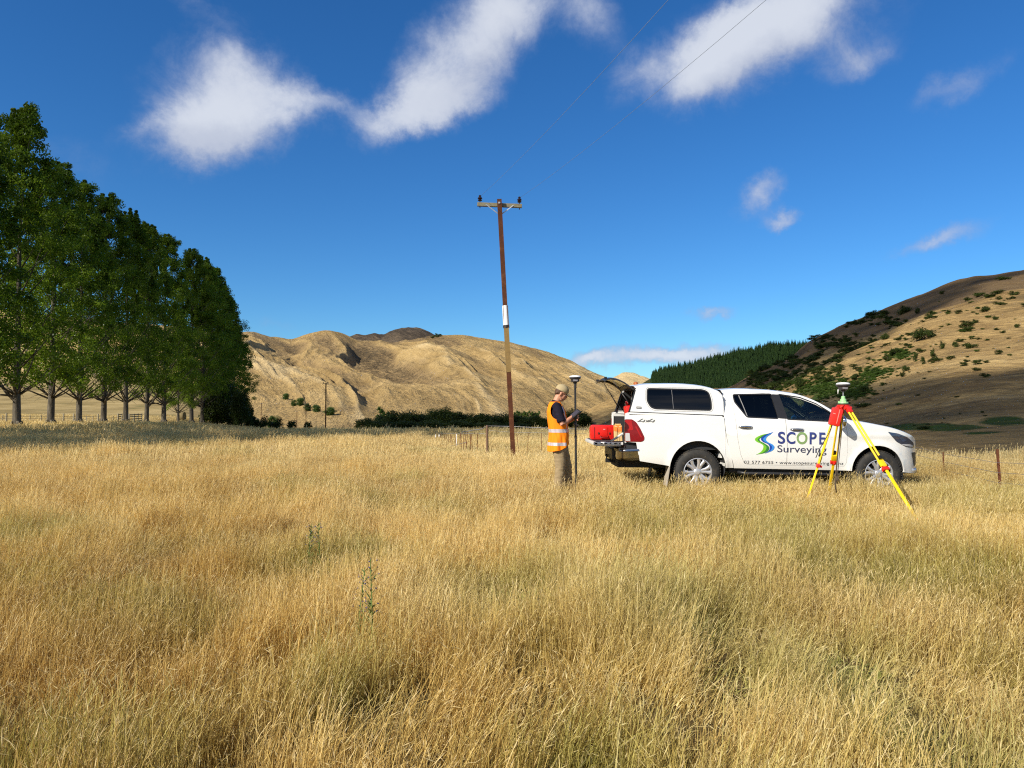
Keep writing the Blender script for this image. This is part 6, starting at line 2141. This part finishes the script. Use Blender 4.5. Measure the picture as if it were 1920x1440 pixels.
# right shoulder (near, -y), elbow, wrist; left arm reaches the controller from the far side
SH = {-1: Vector((-.068, -.185, 1.505)), 1: Vector((-.038, .185, 1.505))}
EL = {-1: Vector((.015, -.255, 1.215)), 1: Vector((.06, .235, 1.215))}
WR = {-1: Vector((.195, -.135, 1.345)), 1: Vector((.235, .085, 1.300))}
HIP = {-1: Vector((-.03, -.095, .93)), 1: Vector((.00, .095, .93))}
KN = {-1: Vector((-.005, -.115, .51)), 1: Vector((.115, .12, .52))}
AN = {-1: Vector((-.055, -.12, .09)), 1: Vector((.13, .14, .09))}


def head_shape(bm, g=1.0):
    P = lambda x, y, z: HC + HR @ Vector((x, y, z))
    ell(bm, P(-.012, 0, .035), (.100 * g, .078 * g, .098 * g), HR)             # skull
    ell(bm, P(.030, 0, -.035), (.062 * g, .060 * g, .080 * g), HR)             # face
    ell(bm, P(.048, 0, -.092), (.034 * g, .036 * g, .026 * g), HR)             # chin
    for s in (-1, 1):
        tube(bm, [P(-.015, s * .058, -.045), P(.035, s * .040, -.098)], [.018, .015], seg=8, round_ends=True)   # jaw
        ell(bm, P(.052, s * .038, -.022), (.022, .020, .018), HR)              # cheek
        ell(bm, P(-.012, s * .079, -.012), (.019, .008, .031), HR)             # ear
        tube(bm, [P(.070, s * .012, .018), P(.064, s * .045, .016)], .010, seg=7, round_ends=True)              # brow
    tube(bm, [P(.082, 0, .008), P(.102, 0, -.028), P(.098, 0, -.040)], [.010, .014, .012], seg=8, round_ends=True)   # nose
    ell(bm, P(.088, 0, -.062), (.010, .022, .006), HR); ell(bm, P(.086, 0, -.074), (.010, .019, .007), HR)      # lips


def hand(bm, w, d, up, side, curl):
    """w wrist, d hand direction, up back-of-hand normal; five separate bent fingers"""
    d = d.normalized(); up = (up - d * up.dot(d)).normalized(); s = d.cross(up)
    tube(bm, [w - d * .02, w + d * .03, w + d * .085], [(.018, .027), (.016, .038), (.014, .041)], seg=12, ref=tuple(up), round_ends=True)
    for i, (o, L_) in enumerate(((-.030, .072), (-.010, .082), (.010, .078), (.029, .062))):
        p = w + d * .088 + s * o
        a = 0; pts = [p - d * .02]
        for k, f in enumerate((.42, .32, .26)):
            a += curl * (.7 + .2 * k)
            q = d * math.cos(a) - up * math.sin(a)
            p = p + q * L_ * f; pts.append(p)
        tube(bm, pts, [.0095, .009, .0083, .0072], seg=8, round_ends=True)
    t = w + d * .03 + s * side * .030
    tube(bm, [t, t + (d * .6 + s * side * .7 - up * .35) * .035, t + (d * 1.3 + s * side * .7 - up * .8) * .045], [.013, .011, .009], seg=8, round_ends=True)


bm = bmesh.new()
head_shape(bm)
tube(bm, [(-.080, 0, 1.48), (-.070, 0, 1.56), (-.038, 0, 1.63), (-.01, 0, 1.68)], [(.072, .08), (.062, .062), (.060, .058), (.062, .056)], seg=14, ref=(1, 0, 0))
tube(bm, [(-.02, 0, .90), (-.02, 0, 1.05), (-.035, 0, 1.2), (-.055, 0, 1.38), (-.07, 0, 1.49)], [(.095, .15), (.085, .135), (.10, .15), (.105, .165), (.06, .12)], seg=18, ref=(1, 0, 0), round_ends=True)
for s in (-1, 1):
    tube(bm, [(-.07, s * .06, 1.51), SH[s], SH[s].lerp(EL[s], .5), EL[s], EL[s].lerp(WR[s], .3), WR[s]], [.05, .052, .046, .039, .041, .024], seg=12, round_ends=True)
    tube(bm, [HIP[s], HIP[s].lerp(KN[s], .5), KN[s], KN[s].lerp(AN[s], .3), AN[s]], [.085, .075, .052, .055, .036], seg=12, round_ends=True)
    tube(bm, [AN[s] + Vector((-.04, 0, -.03)), AN[s] + Vector((.16, 0, -.05))], [.035, .03], seg=10, round_ends=True)
d_ = Vector((.24, -.03, 1.395)) - WR[-1]
hand(bm, WR[-1] + d_ * .1, d_, Vector((-.3, -.6, .75)), 1, .45)
hand(bm, WR[1], Vector((.04, -.06, .035)), Vector((.2, .9, .2)), -1, .8)
remeshed('body', bm, SKIN, per, .0062, 2)

# hair at the back of the head, ears stay free
bm = bmesh.new()
P = lambda x, y, z: HC + HR @ Vector((x, y, z))
ell(bm, P(-.030, 0, .028), (.090, .082, .088), HR); tube(bm, [P(-.075, -.045, -.02), P(-.085, 0, -.035), P(-.075, .045, -.02)], .024, seg=8, round_ends=True)
remeshed('hair', bm, HAIR, per, .007, 2)
# cap with brim
bm = bmesh.new()
ell(bm, P(-.012, 0, .058), (.112, .090, .092), HR)
for v in list(bm.verts):
    q = HR.inverted() @ (v.co - HC)
    if q.z < .028 - q.x * .10: q.z = .028 - q.x * .10; v.co = HC + HR @ q
rows = []
for i in range(9):
    t = i / 8; yy = (t - .5) * .150
    e0 = P(.062 - abs(yy) * .25, yy, .030); e1 = P(.178 - (yy / .075) ** 2 * .055, yy * .95, .018 - abs(yy) * .22)
    rows.append((e0, e0.lerp(e1, .5) + HR @ Vector((0, 0, .008)), e1))
for off in (.004, -.004):
    vs = [[bm.verts.new(q + HR @ Vector((0, 0, off))) for q in r_] for r_ in rows]
    for a_, b_ in zip(vs, vs[1:]):
        for j in range(2): bm.faces.new((a_[j], a_[j + 1], b_[j + 1], b_[j]))
bm_obj('cap', bm, CAPM, per, angle=50)
bm = bmesh.new(); ell(bm, P(-.012, 0, .152), (.010, .010, .006), HR, 2); bm_obj('cap_button', bm, CAPM, per, smooth=True)
for s in (-1, 1):        # eyes under the brim
    bm = bmesh.new(); ell(bm, P(.074, s * .030, -.002), (.012, .013, .010), HR, 2); bm_obj('eye', bm, simple('eye_white', (.55, .52, .50), .2), per, smooth=True)
bm = bmesh.new()         # sunglasses arm and frame, dark line by the temple
for s in (-1, 1):
    tube(bm, [P(-.02, s * .080, .012), P(.068, s * .064, .004)], .003, seg=5)
bm_obj('glasses', bm, BLACKP, per)

# shirt with short sleeves and collar
bm = bmesh.new()
tube(bm, [(-.02, 0, .84), (-.02, 0, 1.05), (-.035, 0, 1.2), (-.055, 0, 1.38), (-.072, 0, 1.505), (-.074, 0, 1.56)], [(.125, .180), (.120, .168), (.130, .178), (.128, .190), (.092, .155), (.072, .085)], seg=20, ref=(1, 0, 0))
for s in (-1, 1):
    tube(bm, [(-.07, s * .08, 1.515), SH[s], SH[s].lerp(EL[s], .45), SH[s].lerp(EL[s], .86)], [.066, .074, .072, .070], seg=14)
tube(bm, [(-.074, 0, 1.54), (-.060, 0, 1.592)], [(.078, .082), (.072, .070)], seg=18, ref=(1, 0, 0))
remeshed('shirt', bm, NAVYC, per, .007, 3, (.008, 14))

# vest: sleeveless shell, longer at the back, with arm holes
def vest_r(z):
    return (float(np.interp(z, [.78, .95, 1.1, 1.25, 1.42, 1.51, 1.575], [.168, .160, .153, .156, .150, .120, .088])), float(np.interp(z, [.78, .95, 1.1, 1.25, 1.42, 1.51, 1.575], [.220, .212, .203, .205, .212, .190, .120])))
def vest_pt(a, z, off=0.0):
    rx, ry = vest_r(z)
    cx = float(np.interp(z, [.78, 1.05, 1.2, 1.38, 1.55], [-.028, -.024, -.038, -.06, -.076]))
    c_, s_ = math.cos(a), math.sin(a)
    # cloth folds grow towards the hem
    k = 1 + (.045 * math.sin(5 * a + z * 6) + .030 * math.sin(9 * a - z * 9) + .015 * math.sin(17 * a + z * 21)) * min(1, max(0, (1.35 - z) / .5))
    return Vector((cx + (rx * k + off) * math.copysign(abs(c_) ** .9, c_), (ry * k + off) * math.copysign(abs(s_) ** .9, s_), z))
bm = bmesh.new()
NA, NZ = 176, 130
vg = {}
for i in range(NA):
    a = 2 * math.pi * i / NA
    hem = .785 + .13 * max(0, math.cos(a)) ** 1.2 + .01 * math.sin(3 * a)
    for j in range(NZ + 1):
        z = hem + (1.575 - hem) * j / NZ
        vg[i, j] = (a, z)
def keep(i, j):
    a, z = vg[i, j]
    sx = abs(math.sin(a)); 
    # arm hole: around the shoulder
    if z > 1.26 and sx > .62:
        p = vest_pt(a, z)
        s = 1 if p.y > 0 else -1
        q = SH[s]
        if math.hypot(p.x - (q.x + .008), (p.z - (q.z - .075)) * .78) < .102: return False
    # open front at the throat
    if math.cos(a) > .75 and z > 1.40 + (1 - math.cos(a)) * .7: return False
    return True
bv = {}
def gv(i, j, off):
    i %= NA
    if (i, j, off) not in bv: bv[i, j, off] = bm.verts.new(vest_pt(vg[i, j][0], vg[i, j][1], off))
    return bv[i, j, off]
for i in range(NA):
    for j in range(NZ):
        if keep(i, j) and keep((i + 1) % NA, j) and keep(i, j + 1) and keep((i + 1) % NA, j + 1):
            bm.faces.new((gv(i, j, 0), gv(i + 1, j, 0), gv(i + 1, j + 1, 0), gv(i, j + 1, 0)))
vest = bm_obj('vest', bm, ORG, per, smooth=True)
md = vest.modifiers.new('t', 'SOLIDIFY'); md.thickness = .005; md.offset = 1
for z0, z1 in ((1.085, 1.140), (.875, .925)):
    bm = bmesh.new(); rows = []
    for i in range(NA + 1):
        a = 2 * math.pi * i / NA
        zz0, zz1 = z0, z1
        hem = .785 + .13 * max(0, math.cos(a)) ** 1.2 + .01 * math.sin(3 * a)
        if zz0 < hem + .02: rows.append(None); continue
        rows.append([bm.verts.new(vest_pt(a, z, .0065)) for z in np.linspace(zz0, zz1, 4)])
    for r0, r1_ in zip(rows, rows[1:]):
        if r0 and r1_:
            for k in range(3): bm.faces.new((r0[k], r1_[k], r1_[k + 1], r0[k + 1]))
    bm_obj('reflective_band', bm, TAPE, vest, smooth=True)
for s in (-1, 1):
    bm = bmesh.new(); a0 = s * .62; rows = []
    for z in np.linspace(1.14, 1.50, 16):
        rows.append([bm.verts.new(vest_pt(a0 + s * w_ + s * (z - 1.14) * .55, z, .0068)) for w_ in (-.09, 0, .09)])
    for r0, r1_ in zip(rows, rows[1:]):
        for k in range(2): bm.faces.new((r0[k], r1_[k], r1_[k + 1], r0[k + 1]))
    bm_obj('shoulder_band', bm, TAPE, vest, smooth=True)

# trousers
bm = bmesh.new()
tube(bm, [(-.02, 0, .78), (-.02, 0, .92), (-.02, 0, 1.02)], [(.125, .165), (.128, .172), (.115, .160)], seg=18, ref=(1, 0, 0))
for s in (-1, 1):
    tube(bm, [HIP[s] + Vector((0, 0, .03)), HIP[s].lerp(KN[s], .35), HIP[s].lerp(KN[s], .75), KN[s], KN[s].lerp(AN[s], .35), KN[s].lerp(AN[s], .75), AN[s] + Vector((0, 0, .01))], [(.112, .098), (.105, .092), (.090, .082), (.082, .076), (.080, .074), (.078, .072), (.080, .074)], seg=16, ref=(1, 0, 0))
remeshed('trousers', bm, KHAKI, per, .010, 2, (.016, 11))
for s in (-1, 1):
    bm = bmesh.new()
    tube(bm, [AN[s] + Vector((0, 0, .12)), AN[s] + Vector((0, 0, .0)), AN[s] + Vector((.01, 0, -.05))], [.052, .052, .05], seg=12, round_ends=True)
    tube(bm, [AN[s] + Vector((-.05, 0, -.055)), AN[s] + Vector((.08, 0, -.05)), AN[s] + Vector((.19, 0, -.062))], [(.040, .042), (.042, .046), (.028, .044)], seg=12, ref=(0, 0, 1), round_ends=True)
    remeshed('boot', bm, BOOT, per, .008, 2)

# ---------------------------------------------------------------- rover pole with receiver and controller
CARB = simple('carbon_black', (.020, .020, .022), .35, spec=.5)
RCV = simple('receiver_dark', (.035, .033, .040), .4)
RCW = simple('receiver_white', (.78, .78, .78), .4, var=.03)


def receiver(parent, c, dark=True, sc_=1.0):
    bm = bmesh.new(); lathe(bm, [(.03, -.02), (.035, .0), (.062, .005), (.068, .02), (.070, .045), (.088, .055), (.093, .065), (.093, .082)], 32, 'Z', c)
    bm_obj('receiver_base', bm, RCV, parent, angle=40)
    bm = bmesh.new(); lathe(bm, [(.093, .082), (.092, .092), (.075, .104), (.04, .110), (.002, .111)], 32, 'Z', c); bm_obj('receiver_dome', bm, RCW, parent, angle=50)
    bm = bmesh.new(); box(bm, Vector(c) + Vector((-.0, -.066, .028)), (.07, .012, .03), None, .003); bm_obj('receiver_panel', bm, simple('panel_grey', (.20, .19, .21), .4), parent)


rov = empty('survey_pole', ((1080 - 960) / FPX * 11.93, 11.93, gh(1.03, 11.93)))
rov.rotation_euler = (0, R(-.4), 0)
tag(rov, 'black survey pole with a disc-shaped receiver on top, held by the surveyor', 'survey pole')
Hr = EYE + (HOR - 719) / FPX * 11.93 - rov.location.z + .02
bm = bmesh.new(); tube(bm, [(0, 0, .10), (0, 0, 1.0), (0, 0, 1.0), (0, 0, Hr - .02)], [.0185, .0185, .017, .017], seg=14); bm_obj('pole', bm, CARB, rov, angle=50)
bm = bmesh.new(); tube(bm, [(0, 0, -.02), (0, 0, .10)], [.004, .014], seg=10); bm_obj('point', bm, GALV, rov, smooth=True)
bm = bmesh.new(); tube(bm, [(0, 0, .98), (0, 0, 1.03)], [.021, .021], seg=14); tube(bm, [(0, 0, Hr - .10), (0, 0, Hr - .02)], [.022, .022], seg=14); bm_obj('clamp_collar', bm, DARKM, rov, angle=50)
receiver(rov, (0, 0, Hr))
bm = bmesh.new(); box(bm, (-.005, -.035, 1.33), (.06, .05, .07), None, .008); box(bm, (-.01, -.02, 1.22), (.05, .06, .04), None, .008); tube(bm, [(-.03, -.03, 1.21), (.05, -.05, 1.20)], .009, seg=8); bm_obj('bracket', bm, DARKM, rov, angle=50)
CR = Euler((R(25), R(-38), R(8))).to_matrix()
bm = bmesh.new(); box(bm, (-.005, -.075, 1.385), (.17, .12, .026), CR, .008); ctrl = bm_obj('controller', bm, BLACKP, rov, angle=50)
bm = bmesh.new(); box(bm, Vector((-.005, -.075, 1.385)) + CR @ Vector((0, .0, .0145)), (.13, .09, .003), CR); bm_obj('screen', bm, simple('screen_grey', (.05, .05, .07), .1, spec=.8), ctrl)

# ---------------------------------------------------------------- tripod with the base receiver
YEL = simple('tripod_yellow', (.86, .58, .012), .38, spec=.4, var=.10, scale=12)
TRED = simple('tripod_red', (.66, .022, .014), .4, var=.10)
TGRN = simple('tribrach_green', (.30, .55, .26), .5, var=.10)
feet = [Vector((4.14, 10.6, 0)), Vector((5.05, 9.2, 0)), Vector((4.87, 11.5, 0))]
feet = [Vector((f.x, f.y, gh(f.x, f.y))) for f in feet]
hx_, hy_ = (1581 - 960) / FPX * 10.45, 10.45
hz_ = EYE + (HOR - 759) / FPX * 10.45
hd = Vector((hx_, hy_, hz_))
tri = empty('survey_tripod', (hx_, hy_, gh(hx_, hy_)))
tag(tri, 'yellow survey tripod with red head and clamps standing in front of the vehicle', 'tripod')
TO = Vector(tri.location)
hl_ = hd - TO
bm = bmesh.new(); lathe(bm, [(.03, -.075), (.06, -.07), (.085, -.03), (.088, -.008), (.082, 0), (.03, 0)], 28, 'Z', hl_); bm_obj('head_plate', bm, TRED, tri, angle=40)
for f in feet:
    out = Vector((f.x - hx_, f.y - hy_, 0)).normalized()
    top = hl_ + out * .085 + Vector((0, 0, -.045)); ft = f - TO
    ax = (ft - top).normalized(); side = ax.cross(out).normalized()
    nrm = ax.cross(side).normalized()
    L_ = (ft - top).length
    M3 = Matrix((side, nrm, ax)).transposed()
    bm = bmesh.new(); box(bm, top + ax * .035, (.075, .048, .10), M3, .012); tube(bm, [top - side * .055, top + side * .055], .022, seg=10); bm_obj('hinge', bm, TRED, tri, angle=40)
    bm = bmesh.new()
    for s in (-1, 1): tube(bm, [top + side * s * .026 + ax * .08, top + side * s * .032 + ax * (L_ * .52)], .0138, seg=10)
    leg = bm_obj('leg', bm, YEL, tri, angle=50)
    bm = bmesh.new(); box(bm, top + ax * (L_ * .50), (.086, .034, .10), M3, .006); bm_obj('leg_block', bm, YEL, leg, angle=40)
    bm = bmesh.new(); box(bm, top + ax * (L_ * .50 + .085), (.096, .046, .05), M3, .008); tube(bm, [top + ax * (L_ * .50 + .085) + nrm * .02, top + ax * (L_ * .50 + .085) + nrm * .055], .016, seg=8); bm_obj('clamp', bm, TRED, leg, angle=40)
    bm = bmesh.new(); tube(bm, [top + ax * (L_ * .455) - nrm * .0, top + ax * (L_ * .455) - nrm * .035], .026, seg=10); bm_obj('knob', bm, BLACKP, leg, angle=40)
    bm = bmesh.new(); box(bm, top + ax * (L_ * .77), (.036, .024, L_ * .50), M3, .004); bm_obj('lower_leg', bm, YEL, leg, angle=40)
    bm = bmesh.new(); tube(bm, [ft - ax * .10, ft + ax * .0, ft + ax * .05], [.022, .018, .004], seg=10); box(bm, ft - ax * .045 + out * .03, (.05, .06, .012), None, .003); bm_obj('foot', bm, TRED, leg, angle=40)
bm = bmesh.new()
st0 = hl_ + Vector((-.01, .05, -.06))
pts = [st0, st0 + Vector((-.01, .02, -.3)), st0 + Vector((-.06, .02, -.75)), st0 + Vector((-.10, 0, -1.05)), st0 + Vector((-.085, 0, -1.18))]
tube(bm, pts, [(.010, .004)] * 5, seg=6, ref=(1, 0, 0)); tube(bm, [p + Vector((.024, 0, 0)) for p in pts[:4]], [(.006, .004)] * 4, seg=6, ref=(1, 0, 0)); box(bm, st0 + Vector((-.07, 0, -.98)), (.04, .02, .06), None, .004)
bm_obj('carry_strap', bm, simple('strap_brown', (.085, .060, .040), .9, var=.3), tri, smooth=True)

gn = empty('base_receiver', (hx_ , hy_, hz_ + .001))
tag(gn, 'white-topped receiver on a green mount on the yellow tripod', 'receiver')
bm = bmesh.new(); lathe(bm, [(.075, 0), (.080, .012), (.078, .020)], 24, 'Z'); bm_obj('base_plate', bm, simple('mount_dark', (.02, .035, .02), .5), gn, angle=40)
bm = bmesh.new(); lathe(bm, [(.07, .020), (.066, .035), (.044, .045), (.040, .075), (.028, .085), (.026, .115), (.018, .122)], 24, 'Z')
for k in range(3):
    a = R(120 * k + 35); tube(bm, [(.055 * math.cos(a), .055 * math.sin(a), .018), (.055 * math.cos(a), .055 * math.sin(a), .05)], .014, seg=10)
bm_obj('tribrach', bm, TGRN, gn, angle=40)
bm = bmesh.new(); tube(bm, [(0, 0, .12), (0, 0, .20)], .0085, seg=10); bm_obj('spigot', bm, GALV, gn, angle=50)
bm = bmesh.new(); tube(bm, [(-.075, -.01, .215), (-.078, -.01, .15)], [.007, .006], seg=8); bm_obj('whip_antenna', bm, RCW, gn, smooth=True)
receiver(gn, (0, 0, .205))
# red radio pack hanging on the left leg
rp = empty('radio_pack', hd + Vector((-.15, -.09, -.17)), (0, R(14), R(-8)))
tag(rp, 'red box hanging from the head of the yellow tripod on the left leg', 'radio pack')
bm = bmesh.new(); box(bm, (0, 0, 0), (.145, .09, .25), None, .022); bm_obj('pack_body', bm, TRED, rp, angle=40)
bm = bmesh.new(); box(bm, (.02, -.046, .01), (.012, .006, .20), None, .002); bm_obj('painted_highlight', bm, simple('highlight_pink', (.72, .20, .17), .3), rp)  # pale strip paints a highlight down the pack
bm = bmesh.new(); box(bm, (-.04, -.046, .04), (.03, .004, .012)); bm_obj('maker_plate', bm, simple('badge_pink', (.75, .25, .22), .4), rp)
bm = bmesh.new(); tube(bm, [(.03, 0, .14), (.08, .03, .19)], .012, seg=7); bm_obj('hook', bm, TRED, rp, smooth=True)
bm = bmesh.new(); tube(bm, [(-.02, 0, -.14), (-.04, .0, -.26), (-.10, .03, -.50), (-.12, .02, -.62)], .006, seg=6); bm_obj('cable', bm, BLACKP, rp, smooth=True)
